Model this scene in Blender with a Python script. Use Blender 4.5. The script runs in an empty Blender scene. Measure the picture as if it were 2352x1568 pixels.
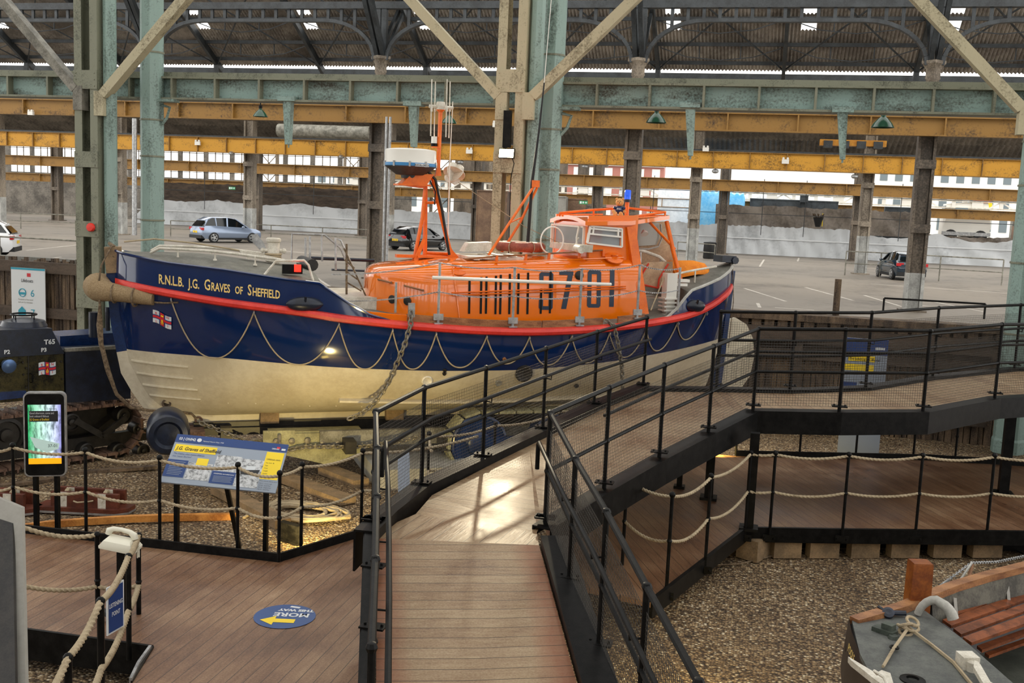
import bpy, math, random
from mathutils import Vector as V, Matrix
import mathutils
random.seed(7)
PI=math.pi
sc=bpy.context.scene
COL=sc.collection
# ---------------------------------------------------------------- camera
FPX=2400.
YAW=math.radians(13.5); PITCH=math.radians(7.4); ROLL=.042
CAMP=V((0,0,4.1))
fw0=V((-math.sin(YAW),math.cos(YAW),0)); rt0=V((math.cos(YAW),math.sin(YAW),0)); up0=V((0,0,1))
FW=fw0*math.cos(PITCH)-up0*math.sin(PITCH); up1=up0*math.cos(PITCH)+fw0*math.sin(PITCH)
RT=(rt0*math.cos(ROLL)+up1*math.sin(ROLL)).normalized(); UP=(up1*math.cos(ROLL)-rt0*math.sin(ROLL)).normalized()
cd=bpy.data.cameras.new('camera'); cam=bpy.data.objects.new('camera',cd); COL.objects.link(cam)
cd.sensor_width=36; cd.lens=36*FPX/2352; cd.clip_end=600
cam.matrix_world=Matrix.Translation(CAMP)@Matrix((RT,UP,-FW)).transposed().to_4x4()
sc.camera=cam
# ---------------------------------------------------------------- light and exposure
sc.view_settings.view_transform='Standard'; sc.view_settings.look='None'
sc.view_settings.gamma=1; sc.view_settings.use_curve_mapping=False
sc.view_settings.exposure=0.12
w=bpy.data.worlds.new('daylight'); sc.world=w; w.use_nodes=True
w.node_tree.nodes['Background'].inputs[0].default_value=(1,.985,.95,1)
w.node_tree.nodes['Background'].inputs[1].default_value=2.3
def lamp(name,kind,loc,aim,energy,color,size=.3,angle=60,blend=.6):
    l=bpy.data.lights.new(name,kind); l.energy=energy; l.color=color
    if kind=='SPOT': l.spot_size=math.radians(angle); l.spot_blend=blend; l.shadow_soft_size=size
    if kind=='AREA': l.size=size
    o=bpy.data.objects.new(name,l); COL.objects.link(o); o.location=loc
    o.rotation_euler=(V(aim)-V(loc)).to_track_quat('-Z','Y').to_euler(); return o
# ---------------------------------------------------------------- pixels of the 2352x1568 frame to points of the place
def ray(x,y): return FW+RT*((x-1176.)/FPX)-UP*((y-784.)/FPX)
def P(x,y,z): d=ray(x,y); return CAMP+d*((z-CAMP.z)/d.z)
def PY(x,y,Y): d=ray(x,y); return CAMP+d*((Y-CAMP.y)/d.y)
def PD(x,y,dd): return CAMP+ray(x,y)*dd
def proj(p): q=V(p)-CAMP; z=q.dot(FW); return (1176+FPX*q.dot(RT)/z,784-FPX*q.dot(UP)/z)
# ---------------------------------------------------------------- mesh helpers
class MB:
    def __init__(s): s.v=[]; s.f=[]; s.m=[]
    def add(s,vs,fs,m=0):
        o=len(s.v); s.v+=[tuple(v) for v in vs]
        for f in fs: s.f.append(tuple(i+o for i in f)); s.m.append(m)
        return s
    def box(s,c,d,rz=0,m=0,R=None):
        c=V(c); hx,hy,hz=d[0]/2,d[1]/2,d[2]/2
        R=R or Matrix.Rotation(rz,3,'Z')
        vs=[c+R@V((a*hx,b*hy,e*hz)) for a in(-1,1) for b in(-1,1) for e in(-1,1)]
        return s.add(vs,[(0,1,3,2),(4,6,7,5),(0,4,5,1),(2,3,7,6),(0,2,6,4),(1,5,7,3)],m)
    def beam(s,p,q,w,h,up=(0,0,1),m=0):
        p=V(p);q=V(q);d=(q-p).normalized();u=V(up)
        a=d.cross(u)
        if a.length<1e-4: a=d.cross(V((1,0,0)))
        a.normalize();b=a.cross(d).normalized()
        vs=[e+a*(x*w/2)+b*(y*h/2) for e in(p,q) for x in(-1,1) for y in(-1,1)]
        return s.add(vs,[(0,1,3,2),(4,6,7,5),(0,4,5,1),(2,3,7,6),(0,2,6,4),(1,5,7,3)],m)
    def ring(s,c,a,b,r,n,ph=0): return [c+a*(r*math.cos(2*PI*i/n+ph))+b*(r*math.sin(2*PI*i/n+ph)) for i in range(n)]
    def tube(s,p,q,r,n=8,r2=None,m=0,cap=True):
        p=V(p);q=V(q);d=(q-p).normalized();a=d.orthogonal().normalized();b=d.cross(a)
        vs=s.ring(p,a,b,r,n)+s.ring(q,a,b,r if r2 is None else r2,n)
        fs=[(i,(i+1)%n,n+(i+1)%n,n+i) for i in range(n)]
        if cap: fs+=[tuple(range(n))[::-1],tuple(range(n,2*n))]
        return s.add(vs,fs,m)
    def wire(s,p,q,r):
        p=V(p);q=V(q);d=(q-p).normalized();a=d.orthogonal().normalized();b=d.cross(a)
        return s.add(s.ring(p,a,b,r,3)+s.ring(q,a,b,r,3),[(0,1,4,3),(1,2,5,4),(2,0,3,5)])
    def path(s,pts,r,n=8,closed=False,m=0,twist=0,lobes=0,cap=True):
        pts=[V(p) for p in pts];N=len(pts);vs=[];prev=None;L=0
        for i,p in enumerate(pts):
            if closed: d=pts[(i+1)%N]-pts[i-1]
            else: d=pts[min(i+1,N-1)]-pts[max(i-1,0)]
            d.normalize()
            if prev is None: a=d.orthogonal().normalized()
            else:
                a=prev-d*prev.dot(d)
                a=a.normalized() if a.length>1e-5 else d.orthogonal().normalized()
            prev=a;b=d.cross(a)
            if i: L+=(pts[i]-pts[i-1]).length
            ri=r[i] if isinstance(r,(list,tuple)) else r
            for k in range(n):
                t=2*PI*k/n
                rr=ri*(1+(.2*math.cos(lobes*t-twist*L*1.6) if lobes else 0))
                vs.append(p+a*(rr*math.cos(t))+b*(rr*math.sin(t)))
        fs=[];M_=N if closed else N-1
        for i in range(M_):
            for k in range(n):
                j=(i+1)%N;fs.append((i*n+k,i*n+(k+1)%n,j*n+(k+1)%n,j*n+k))
        if not closed and cap: fs+=[tuple(range(n))[::-1],tuple(range((N-1)*n,N*n))]
        return s.add(vs,fs,m)
    def lathe(s,prof,c=(0,0,0),ax=(0,0,1),n=16,m=0,cap=True):
        c=V(c);ax=V(ax).normalized();a=ax.orthogonal().normalized();b=ax.cross(a);vs=[]
        for r,h in prof: vs+=s.ring(c+ax*h,a,b,max(r,1e-4),n)
        fs=[(i*n+k,i*n+(k+1)%n,(i+1)*n+(k+1)%n,(i+1)*n+k) for i in range(len(prof)-1) for k in range(n)]
        if cap: fs+=[tuple(range(n))[::-1],tuple(range((len(prof)-1)*n,len(prof)*n))]
        return s.add(vs,fs,m)
    def ball(s,c,r,n=10,m=0,sq=(1,1,1)):
        c=V(c);k=n//2;vs=[]
        for i in range(1,k):
            t=PI*i/k
            for j in range(n): vs.append(c+V((sq[0]*r*math.sin(t)*math.cos(2*PI*j/n),sq[1]*r*math.sin(t)*math.sin(2*PI*j/n),sq[2]*r*math.cos(t))))
        vs+=[c+V((0,0,r*sq[2])),c-V((0,0,r*sq[2]))];T=len(vs)-2
        fs=[(i*n+j,i*n+(j+1)%n,(i+1)*n+(j+1)%n,(i+1)*n+j)[::-1] for i in range(k-2) for j in range(n)]
        fs+=[(T,j,(j+1)%n) for j in range(n)]+[(T+1,(k-2)*n+(j+1)%n,(k-2)*n+j) for j in range(n)]
        return s.add(vs,fs,m)
    def torus(s,c,R,r,ax=(0,0,1),n=24,k=8,m=0,sx=1,sy=1):
        ax=V(ax).normalized();a=ax.orthogonal().normalized();b=ax.cross(a)
        return s.path([V(c)+a*(R*sx*math.cos(2*PI*i/n))+b*(R*sy*math.sin(2*PI*i/n)) for i in range(n)],r,k,closed=True,m=m)
    def poly(s,pts,ext,m=0):
        # polygon pts extruded by vector ext
        pts=[V(p) for p in pts];e=V(ext);n=len(pts)
        return s.add(pts+[p+e for p in pts],[tuple(range(n)),tuple(range(n,2*n))[::-1]]+[(i,i+n,(i+1)%n+n,(i+1)%n) for i in range(n)],m)
    def loft(s,rings,closed=True,cap=True,m=0,mf=None):
        n=len(rings[0]);vs=[p for r in rings for p in r];o=len(s.v);s.v+=[tuple(v) for v in vs]
        for i in range(len(rings)-1):
            for k in range(n if closed else n-1):
                s.f.append(tuple(o+x for x in (i*n+k,i*n+(k+1)%n,(i+1)*n+(k+1)%n,(i+1)*n+k)));s.m.append(mf(i,k) if mf else m)
        if cap and closed:
            s.f.append(tuple(o+x for x in range(n))[::-1]);s.m.append(m)
            s.f.append(tuple(o+x for x in range((len(rings)-1)*n,len(rings)*n)));s.m.append(m)
        return s
    def xf(s,M_): s.v=[tuple(M_@V(v)) for v in s.v]; return s
    def join(s,o,m=None):
        k=len(s.v);s.v+=o.v;s.f+=[tuple(i+k for i in f) for f in o.f];s.m+=o.m if m is None else [m]*len(o.f);return s
def obj(name,mb,mat,parent=None,label=None,smooth=40,origin=None):
    vs=[V(v) for v in mb.v]
    if parent is not None: off=V(parent['_o'])
    elif origin is not None: off=V(origin)
    else:
        xs=[v.x for v in vs];ys=[v.y for v in vs];zs=[v.z for v in vs]
        off=V(((min(xs)+max(xs))/2,(min(ys)+max(ys))/2,min(zs)))
    me=bpy.data.meshes.new(name);me.from_pydata([tuple(v-off) for v in vs],[],mb.f)
    mats=mat if isinstance(mat,(list,tuple)) else [mat]
    for m_ in mats: me.materials.append(m_)
    if len(mats)>1: me.polygons.foreach_set('material_index',mb.m)
    if smooth:
        me.polygons.foreach_set('use_smooth',[True]*len(me.polygons))
        me.update()
        try: me.set_sharp_from_angle(angle=math.radians(smooth))
        except Exception: pass
    me.update()
    o=bpy.data.objects.new(name,me);COL.objects.link(o);o['_o']=tuple(off)
    if parent is not None: o.parent=parent
    else: o.location=off
    if parent is not None: o['_o']=tuple(off)
    if label: o['label']=label
    return o
def tag(o,label,cat,group=None,kind=None):
    if label: o['label']=label
    if cat: o['category']=cat
    if group: o['group']=group
    if kind: o['kind']=kind
    return o
def thing(name,label,cat,loc=(0,0,0),group=None,kind=None):
    o=bpy.data.objects.new(name,None);COL.objects.link(o);o.location=loc;o['_o']=tuple(loc);o.empty_display_size=.1
    return tag(o,label,cat,group,kind)
def struct(name,mb,mat,smooth=40):
    o=obj(name,mb,mat,smooth=smooth);o['kind']='structure';return o
def dup(root,loc,rz=0,label=None,group=None,scale=None):
    r=root.copy();COL.objects.link(r);r.location=loc;r.rotation_euler=(0,0,rz)
    if scale: r.scale=(scale,)*3
    if label: r['label']=label
    if group: r['group']=group
    for ch in list(root.children):
        c=ch.copy();COL.objects.link(c);c.parent=r
        for g in ch.children:
            d=g.copy();COL.objects.link(d);d.parent=c
    return r
_fc={}
def text_mb(s,size=1,ex=.0,bold=0,sx=1,align='LEFT',shear=0):
    c=bpy.data.curves.new('t','FONT');c.body=s;c.size=size;c.align_x=align;c.offset=bold;c.shear=shear;c.resolution_u=2
    o=bpy.data.objects.new('t',c);COL.objects.link(o)
    dg=bpy.context.evaluated_depsgraph_get();me=bpy.data.meshes.new_from_object(o.evaluated_get(dg))
    mb=MB();mb.add([(v.co.x*sx,v.co.y,0) for v in me.vertices],[tuple(p.vertices) for p in me.polygons])
    bpy.data.objects.remove(o);bpy.data.curves.remove(c);bpy.data.meshes.remove(me);return mb
def place2d(mb,o,ex,ey,nrm=None,off=0):
    # flat mesh -> plane spanned by ex, ey at o
    o=V(o);ex=V(ex);ey=V(ey);nn=(nrm or ex.cross(ey)).normalized()
    mb.v=[tuple(o+ex*v[0]+ey*v[1]+nn*(off+v[2])) for v in mb.v];return mb
def rect2(x0,y0,x1,y1,m=0): return MB().add([(x0,y0,0),(x1,y0,0),(x1,y1,0),(x0,y1,0)],[(0,1,2,3)],m)
# ---------------------------------------------------------------- materials
def srgb(h):
    if isinstance(h,str):
        h=h.lstrip('#');c=[int(h[i:i+2],16)/255 for i in(0,2,4)]
        return tuple(((x+.055)/1.055)**2.4 if x>.04045 else x/12.92 for x in c)+(1,)
    return tuple(h)+(1,)
def mat0(name,r=.5,m=0,spec=None,coat=0):
    mt=bpy.data.materials.new(name);mt.use_nodes=True;nt=mt.node_tree;b=nt.nodes['Principled BSDF']
    b.inputs['Roughness'].default_value=r;b.inputs['Metallic'].default_value=m
    if coat: b.inputs['Coat Weight'].default_value=coat;b.inputs['Coat Roughness'].default_value=.05
    return mt,nt,b
def N(nt,t,**k):
    n=nt.nodes.new('ShaderNode'+t)
    for a,v in k.items():
        if a.startswith('i_'): n.inputs[a[2:].replace('_',' ')].default_value=v
        else: setattr(n,a,v)
    return n
def ramp(nt,fac,stops):
    r=N(nt,'ValToRGB');nt.links.new(fac,r.inputs[0]);e=r.color_ramp.elements
    while len(e)<len(stops): e.new(.5)
    for i,(p,c) in enumerate(stops): e[i].position=p;e[i].color=srgb(c)
    return r.outputs[0]
def M(name,c,c2=None,r=.5,m=0,sc_=3,amt=.5,bump=0,fine=True,coat=0,stretch=None,em=0,grit=.5):
    mt,nt,b=mat0(name,r,m,coat=coat)
    if em:
        b.inputs['Emission Color'].default_value=srgb(c);b.inputs['Emission Strength'].default_value=em
    if c2 is None: b.inputs['Base Color'].default_value=srgb(c);return mt
    g=N(nt,'NewGeometry');v=g.outputs['Position']
    if stretch:
        mp=N(nt,'Mapping');mp.inputs['Scale'].default_value=stretch;nt.links.new(v,mp.inputs[0]);v=mp.outputs[0]
    n1=N(nt,'TexNoise',i_Scale=sc_,i_Detail=6.,i_Roughness=.65);nt.links.new(v,n1.inputs['Vector'])
    lo,hi=.5-.22*(1-amt)-.03,.5+.22*(1-amt)+.05
    k=(amt-.5)*.3
    ng=N(nt,'TexNoise',i_Scale=sc_*11,i_Detail=4.,i_Roughness=.7);nt.links.new(g.outputs['Position'],ng.inputs['Vector'])
    mm=N(nt,'Math',operation='MULTIPLY_ADD');nt.links.new(ng.outputs[0],mm.inputs[0]);mm.inputs[1].default_value=grit;nt.links.new(n1.outputs[0],mm.inputs[2])
    ms=N(nt,'Math',operation='SUBTRACT');nt.links.new(mm.outputs[0],ms.inputs[0]);ms.inputs[1].default_value=grit*.5
    col=ramp(nt,ms.outputs[0],[(max(0,.38+k),c),(min(1,.64+k),c2)])
    nt.links.new(col,b.inputs['Base Color'])
    if bump:
        n2=N(nt,'TexNoise',i_Scale=sc_*8,i_Detail=3.);nt.links.new(v,n2.inputs['Vector'])
        bp=N(nt,'Bump',i_Strength=bump,i_Distance=.01);nt.links.new(n2.outputs[0],bp.inputs['Height']);nt.links.new(bp.outputs[0],b.inputs['Normal'])
    return mt
def planks(name,ang,wd,cs,r=.45,gap=.045,bump=.35,patch=None):
    # boards running along direction ang (degrees from X), in world coordinates
    mt,nt,b=mat0(name,r);L=nt.links.new
    g=N(nt,'NewGeometry');mp=N(nt,'Mapping',vector_type='POINT');mp.inputs['Rotation'].default_value=(0,0,-math.radians(ang));L(g.outputs['Position'],mp.inputs[0])
    sx=N(nt,'SeparateXYZ');L(mp.outputs[0],sx.inputs[0])
    dv=N(nt,'Math',operation='DIVIDE');L(sx.outputs[1],dv.inputs[0]);dv.inputs[1].default_value=wd
    fl=N(nt,'Math',operation='FLOOR');L(dv.outputs[0],fl.inputs[0]);fr=N(nt,'Math',operation='FRACT');L(dv.outputs[0],fr.inputs[0])
    wn=N(nt,'TexWhiteNoise',noise_dimensions='1D');L(fl.outputs[0],wn.inputs['W'])
    m2=N(nt,'Mapping');m2.inputs['Scale'].default_value=(2.5,16,1);L(mp.outputs[0],m2.inputs[0])
    cb=N(nt,'CombineXYZ');L(wn.outputs[0],cb.inputs[2]);ad=N(nt,'VectorMath',operation='ADD');L(m2.outputs[0],ad.inputs[0]);L(cb.outputs[0],ad.inputs[1])
    n1=N(nt,'TexNoise',i_Scale=1.6,i_Detail=5.,i_Roughness=.6);L(ad.outputs[0],n1.inputs['Vector'])
    n2=N(nt,'TexNoise',i_Scale=.9,i_Detail=4.,i_Roughness=.6);L(g.outputs['Position'],n2.inputs['Vector'])
    nf=N(nt,'TexNoise',i_Scale=60.,i_Detail=3.);L(g.outputs['Position'],nf.inputs['Vector']);nm_=N(nt,'Math',operation='MULTIPLY_ADD');L(n1.outputs[0],nm_.inputs[0]);nm_.inputs[1].default_value=.45;nn_=N(nt,'Math',operation='MULTIPLY_ADD');L(nf.outputs[0],nn_.inputs[0]);nn_.inputs[1].default_value=.5;nn_.inputs[2].default_value=.02;L(nn_.outputs[0],nm_.inputs[2])
    a=N(nt,'Math',operation='MULTIPLY_ADD');L(wn.outputs[0],a.inputs[0]);a.inputs[1].default_value=.14;L(nm_.outputs[0],a.inputs[2])
    a2=N(nt,'Math',operation='MULTIPLY_ADD');L(n2.outputs[0],a2.inputs[0]);a2.inputs[1].default_value=.9;L(a.outputs[0],a2.inputs[2])
    sb=N(nt,'Math',operation='SUBTRACT');L(a2.outputs[0],sb.inputs[0]);sb.inputs[1].default_value=.55
    col=ramp(nt,sb.outputs[0],cs)
    for (px_,py_),(nx_,ny_) in (patch or ()):
        # red-brown worn strip along one long edge
        dt=N(nt,'VectorMath',operation='DOT_PRODUCT');L(g.outputs['Position'],dt.inputs[0]);dt.inputs[1].default_value=(nx_,ny_,0)
        d1=N(nt,'Math',operation='SUBTRACT');L(dt.outputs['Value'],d1.inputs[0]);d1.inputs[1].default_value=px_*nx_+py_*ny_
        d2=N(nt,'Math',operation='MULTIPLY_ADD');L(n2.outputs[0],d2.inputs[0]);d2.inputs[1].default_value=-.5;L(d1.outputs[0],d2.inputs[2])
        mr=N(nt,'MapRange');L(d2.outputs[0],mr.inputs['Value']);mr.inputs['From Min'].default_value=-.2;mr.inputs['From Max'].default_value=.0;mr.inputs['To Min'].default_value=.75;mr.inputs['To Max'].default_value=0
        mo=N(nt,'MixRGB');L(mr.outputs[0],mo.inputs[0]);L(col,mo.inputs[1]);mo.inputs[2].default_value=srgb('7d4020');col=mo.outputs[0]
    ga=N(nt,'Math',operation='LESS_THAN');L(fr.outputs[0],ga.inputs[0]);ga.inputs[1].default_value=gap
    mx=N(nt,'MixRGB');L(ga.outputs[0],mx.inputs[0]);L(col,mx.inputs[1]);mx.inputs[2].default_value=srgb('2a1d14');L(mx.outputs[0],b.inputs['Base Color'])
    rr=N(nt,'Math',operation='MULTIPLY_ADD');L(n2.outputs[0],rr.inputs[0]);rr.inputs[1].default_value=.5;rr.inputs[2].default_value=r-.25;L(rr.outputs[0],b.inputs['Roughness'])
    h=N(nt,'Math',operation='MULTIPLY_ADD');L(ga.outputs[0],h.inputs[0]);h.inputs[1].default_value=-2.;L(n1.outputs[0],h.inputs[2])
    bp=N(nt,'Bump',i_Strength=bump,i_Distance=.006);L(h.outputs[0],bp.inputs['Height']);L(bp.outputs[0],b.inputs['Normal'])
    return mt
def gravel_mat():
    mt,nt,b=mat0('gravel',.8);L=nt.links.new
    g=N(nt,'NewGeometry')
    v=N(nt,'TexVoronoi',i_Scale=34.);L(g.outputs['Position'],v.inputs['Vector'])
    s=N(nt,'SeparateColor');L(v.outputs['Color'],s.inputs[0])
    col=ramp(nt,s.outputs[0],[(0,'54452f'),(.25,'80694c'),(.6,'a68c69'),(.85,'c2aa82'),(1,'f6ecd2')])
    n=N(nt,'TexNoise',i_Scale=1.1,i_Detail=4.);L(g.outputs['Position'],n.inputs['Vector'])
    c2=ramp(nt,n.outputs[0],[(.3,'c8c0b4'),(.7,'ffffff')])
    d=ramp(nt,v.outputs['Distance'],[(.3,'ffffff'),(.8,'6a5a4a')])
    mx=N(nt,'MixRGB',blend_type='MULTIPLY');mx.inputs[0].default_value=1;L(col,mx.inputs[1]);L(d,mx.inputs[2])
    m3=N(nt,'MixRGB',blend_type='MULTIPLY');m3.inputs[0].default_value=1;L(mx.outputs[0],m3.inputs[1]);L(c2,m3.inputs[2]);L(m3.outputs[0],b.inputs['Base Color'])
    bp=N(nt,'Bump',i_Strength=1.,i_Distance=.02);bp.invert=True;L(v.outputs['Distance'],bp.inputs['Height']);L(bp.outputs[0],b.inputs['Normal'])
    return mt
WOODR=[(.15,'442a1a'),(.4,'6f4f38'),(.62,'8b6d52'),(.85,'a58a6c')]
WOODP=[(.15,'5c3c26'),(.38,'816649'),(.62,'9a8365'),(.88,'ad9a7c')]
mt={}
mt['gravel']=gravel_mat()
mt['deckL']=planks('boardwalk_planks',91,.14,WOODR,.42)
mt['deckR']=planks('boardwalk_planks_right',-66,.14,WOODR,.36)
mt['ramp']=planks('ramp_planks',18,.14,WOODP,.5,patch=[((-1.88,9.25),(-.94,-.342)),((-3.35,8.9),(.933,.36))])
mt['landing']=planks('landing_planks',84,.14,WOODP,.36)
mt['landing2']=planks('landing_planks_far',-9,.14,WOODP,.36)
mt['ramp2']=planks('upper_ramp_planks',-24,.14,WOODP,.42)
mt['walk']=planks('walkway_planks',100,.14,WOODP,.5)
mt['black']=M('black_paint','070707','171615',r=.42,sc_=9,bump=.06)
mt['black'].node_tree.nodes['Principled BSDF'].inputs['Specular IOR Level'].default_value=.14
mt['blackr']=M('black_rubber','101011',r=.6)
mt['wire']=M('wire','34302b',r=.45)
mt['teal']=M('weathered_teal_paint','424e45','8ea69e',r=.55,sc_=2.3,amt=.05,bump=.6,stretch=(1,1,.3),grit=.7)
mt['tealD']=M('dirty_teal_paint','3f3d31','8ba49d',r=.6,sc_=1.9,amt=.2,bump=.6,stretch=(.5,1,1.6),grit=.7)
mt['olive']=M('dirty_olive_paint','46473b','80826f',r=.6,sc_=3,amt=.0,bump=.6,grit=.8,stretch=(1,1,.5))
mt['cream']=M('dirty_cream_paint','665e46','b5ac8e',r=.6,sc_=2.5,amt=.0,bump=.6,grit=.8,stretch=(1,1,.5))
mt['greyb']=M('dirty_grey_paint','5d5a50','8f8c80',r=.6,sc_=4,bump=.4)
mt['yellow']=M('weathered_yellow_paint','5a3f18','c8912a',r=.6,sc_=1.1,amt=.0,bump=.4,stretch=(.8,1,1.6),grit=.8)
mt['yellowd']=M('rusty_brown_yellow_paint','3c2b19','8c672c',r=.6,sc_=1.1,amt=0.,bump=.4,grit=.8)
mt['brown']=M('brown_column_paint','3d352c','6f6355',r=.6,sc_=1.3,bump=.4,stretch=(1,1,.3),grit=.8)
mt['brownl']=M('pale_column_paint','5c5246','968a79',r=.6,sc_=1.3,bump=.4,stretch=(1,1,.3),grit=.8)
mt['iron']=M('dark_iron','26292b','3d4245',r=.5,sc_=2)
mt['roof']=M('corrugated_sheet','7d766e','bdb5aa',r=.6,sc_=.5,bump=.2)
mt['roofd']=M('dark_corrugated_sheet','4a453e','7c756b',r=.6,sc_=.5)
mt['paintw']=M('grey_white_column_paint','8a8a86','b5b5b0',r=.5,sc_=2)
mt['floor']=M('worn_concrete','4c453c','786f63',r=.6,sc_=.3,amt=.1,bump=.2)
mt['line']=M('worn_line_paint','a39b90','c4bdb2',r=.6,sc_=2)
mt['conc']=M('grey_concrete','75736c','99968e',r=.7,sc_=1.5,bump=.3)
mt['sheet']=M('plastic_sheeting','9fa2a5','c6c9cb',r=.35,sc_=.3,amt=0.,bump=.1)
mt['sheetd']=M('brown_sheeting','5a5047','8b8074',r=.5,sc_=.4,bump=.4)
mt['timber']=M('weathered_timber','33271e','77634d',r=.75,sc_=4,bump=.6,stretch=(1,1,.2),grit=.5)
mt['timberh']=M('dark_timber_beam','3a3027','5d4f42',r=.8,sc_=3,bump=.6,stretch=(.3,1,1))
mt['timberg']=M('grey_timber','6e5c45','92795a',r=.8,sc_=4,bump=.6)
mt['ply']=M('grey_panel','7d7a73','8f8c84',r=.6,sc_=1)
mt['rope']=M('hemp_rope','7a6b54','a6967a',r=.85,sc_=6,amt=0.)
mt['roped']=M('old_rope','4e4030','85725a',r=.9,sc_=25)
mt['ropem']=M('woven_rope','8c7454','b59c76',r=.9,sc_=60,bump=.8)
mt['galv']=M('galvanised_steel','8f9090','b9baba',r=.38,m=.6,sc_=8)
mt['chain']=M('rusty_chain','5a554c','8d8678',r=.5,m=.4,sc_=15)
mt['rust']=M('rusty_steel','4a3427','7d6150',r=.75,sc_=8,bump=.6)
mt['white']=M('white_paint','e2dfd6',r=.35)
mt['whited']=M('dirty_white_paint','b9b2a2','dcd7ca',r=.4,sc_=5)
mt['grey']=M('grey_deck_paint','5b5a52','74736a',r=.7,sc_=4,bump=.3)
mt['greyl']=M('light_grey_paint','98968e','b3b1a9',r=.5,sc_=3)
mt['blueh']=M('navy_hull_paint','0b2350',r=.12,coat=.6)
mt['blue']=M('navy_paint','14305f','0e2347',r=.25,sc_=3)
mt['hullw']=M('cream_hull_paint','bdb29a','cfc6b0',r=.4,sc_=1.2)
mt['red']=M('red_belting_paint','c02a22','d8392c',r=.4,sc_=2)
mt['orange']=M('orange_gloss_paint','f0760a',r=.16,coat=1.)
mt['orange'].node_tree.nodes['Principled BSDF'].inputs['Coat IOR'].default_value=1.5
mt['orangem']=M('orange_metalwork_paint','ee7212','d9600c',r=.3,sc_=5)
mt['varn']=M('varnished_wood','75492a','a6754a',r=.4,sc_=6,stretch=(.4,1,3))
mt['navyt']=M('navy_lettering','1b2a40',r=.3)
mt['gold']=M('gold_lettering','e3c777',r=.4)
mt['dark']=M('dark_void','0b0a09',r=.9)
mt['canvas']=M('beige_canvas','a58a6e','c4a888',r=.9,sc_=3,bump=.3)
mt['redtr']=M('red_piping','cf3a20',r=.6)
mt['glass']=None
def glass(name,tint=(.85,.9,.9),al=.25):
    m_,nt,b=mat0(name,.05);b.inputs['Base Color'].default_value=tint+(1,);b.inputs['Alpha'].default_value=al;return m_
mt['glass']=glass('window_glass',(.32,.34,.35),.6)
mt['yel']=M('yellow_print','f0d020',r=.5)
mt['bprint']=M('navy_print','173a75',r=.45)
mt['pgrey']=M('pale_grey_print','8f99a6',r=.45)
mt['wprint']=M('white_print','d2d6d8',r=.5)
mt['kprint']=M('black_print','1b1c20',r=.5)
mt['rprint']=M('red_print','c8202c',r=.5)
mt['photo']=M('grey_photo_print','202226','c9cbcc',r=.5,sc_=22,amt=.2)
mt['nblue']=M('dark_navy_machine_paint','0d1420','1a2336',r=.32,sc_=6,bump=.08)
mt['mblack']=M('grimy_black_steel','100f0e','2a2622',r=.42,sc_=8,bump=.1)
mt['brass']=M('grimy_green_gold_steel','191811','4a4426',r=.22,m=.3,sc_=5,bump=.15)
mt['lgreen']=M('green_lamp_enamel','16402c',r=.2)
mt['stripe']=M('pale_stripe','dfe1e2',r=.4)
mt['tread']=M('pale_green_cream_paint','7d7a5c','a9a57f',r=.6,sc_=5,bump=.5)
mt['transom']=M('dark_purple_brown_paint','17121a','262028',r=.4,sc_=4)
mt['oak']=M('varnished_red_wood','56290f','93502a',r=.35,sc_=5,stretch=(1,1,1))
# ================================================================ ground, floors and walls of the hall
GZ=-.4; CZ=1.0
def plane(x0,y0,x1,y1,z): return MB().add([(x0,y0,z),(x1,y0,z),(x1,y1,z),(x0,y1,z)],[(0,1,2,3)])
gb=MB()
nx,ny=90,60
random.seed(3)
vs=[];x0,x1,y0,y1=-34,16,4.9,23.3
for j in range(ny+1):
    for i in range(nx+1):
        x=x0+(x1-x0)*i/nx;y=y0+(y1-y0)*j/ny
        vs.append((x,y,GZ-.012+.022*math.sin(x*2.1+y)*math.cos(y*1.7-x)+random.uniform(-.008,.008)))
gb.add(vs,[(j*(nx+1)+i,j*(nx+1)+i+1,(j+1)*(nx+1)+i+1,(j+1)*(nx+1)+i) for j in range(ny) for i in range(nx)])
struct('ground',gb,mt['gravel'])
# unseen near wall and roof strips of the hall, added for reflections and shade
struct('ground_3',MB().add([(-70,-14,GZ),(60,-14,GZ),(60,4.9,GZ),(-70,4.9,GZ)],[(0,1,2,3)]),mt['gravel'])
def bays(name,axis,fix,a0,a1,z0,z1,zw0,zw1,mat,bay=3.4,pier=.9):
    m=MB()
    def bx_(a,b,c,d):
        m.box(((a+b)/2,fix,(c+d)/2) if axis=='x' else (fix,(a+b)/2,(c+d)/2),(b-a,.3,d-c) if axis=='x' else (.3,b-a,d-c))
    bx_(a0,a1,z0,zw0);bx_(a0,a1,zw1,z1);a=a0
    while a<a1: bx_(a,a+pier,zw0,zw1);bx_(a+pier,min(a1,a+bay),(zw0+zw1)/2-.15,(zw0+zw1)/2+.15);a+=bay
    struct(name,m,mat)
bays('wall_front','x',-14,-40,50,GZ,13,4.2,10.5,mt['roofd'])
for k in range(9):
    y=-14+k*4.6;struct('ceiling_%d'%(k+4),MB().box((0,y+1.2,12.6),(100,2.4,.15)),mt['roofd'])
struct('floor',MB().box((-20,86,CZ-.1),(180,126,.2)),mt['floor'])
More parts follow.
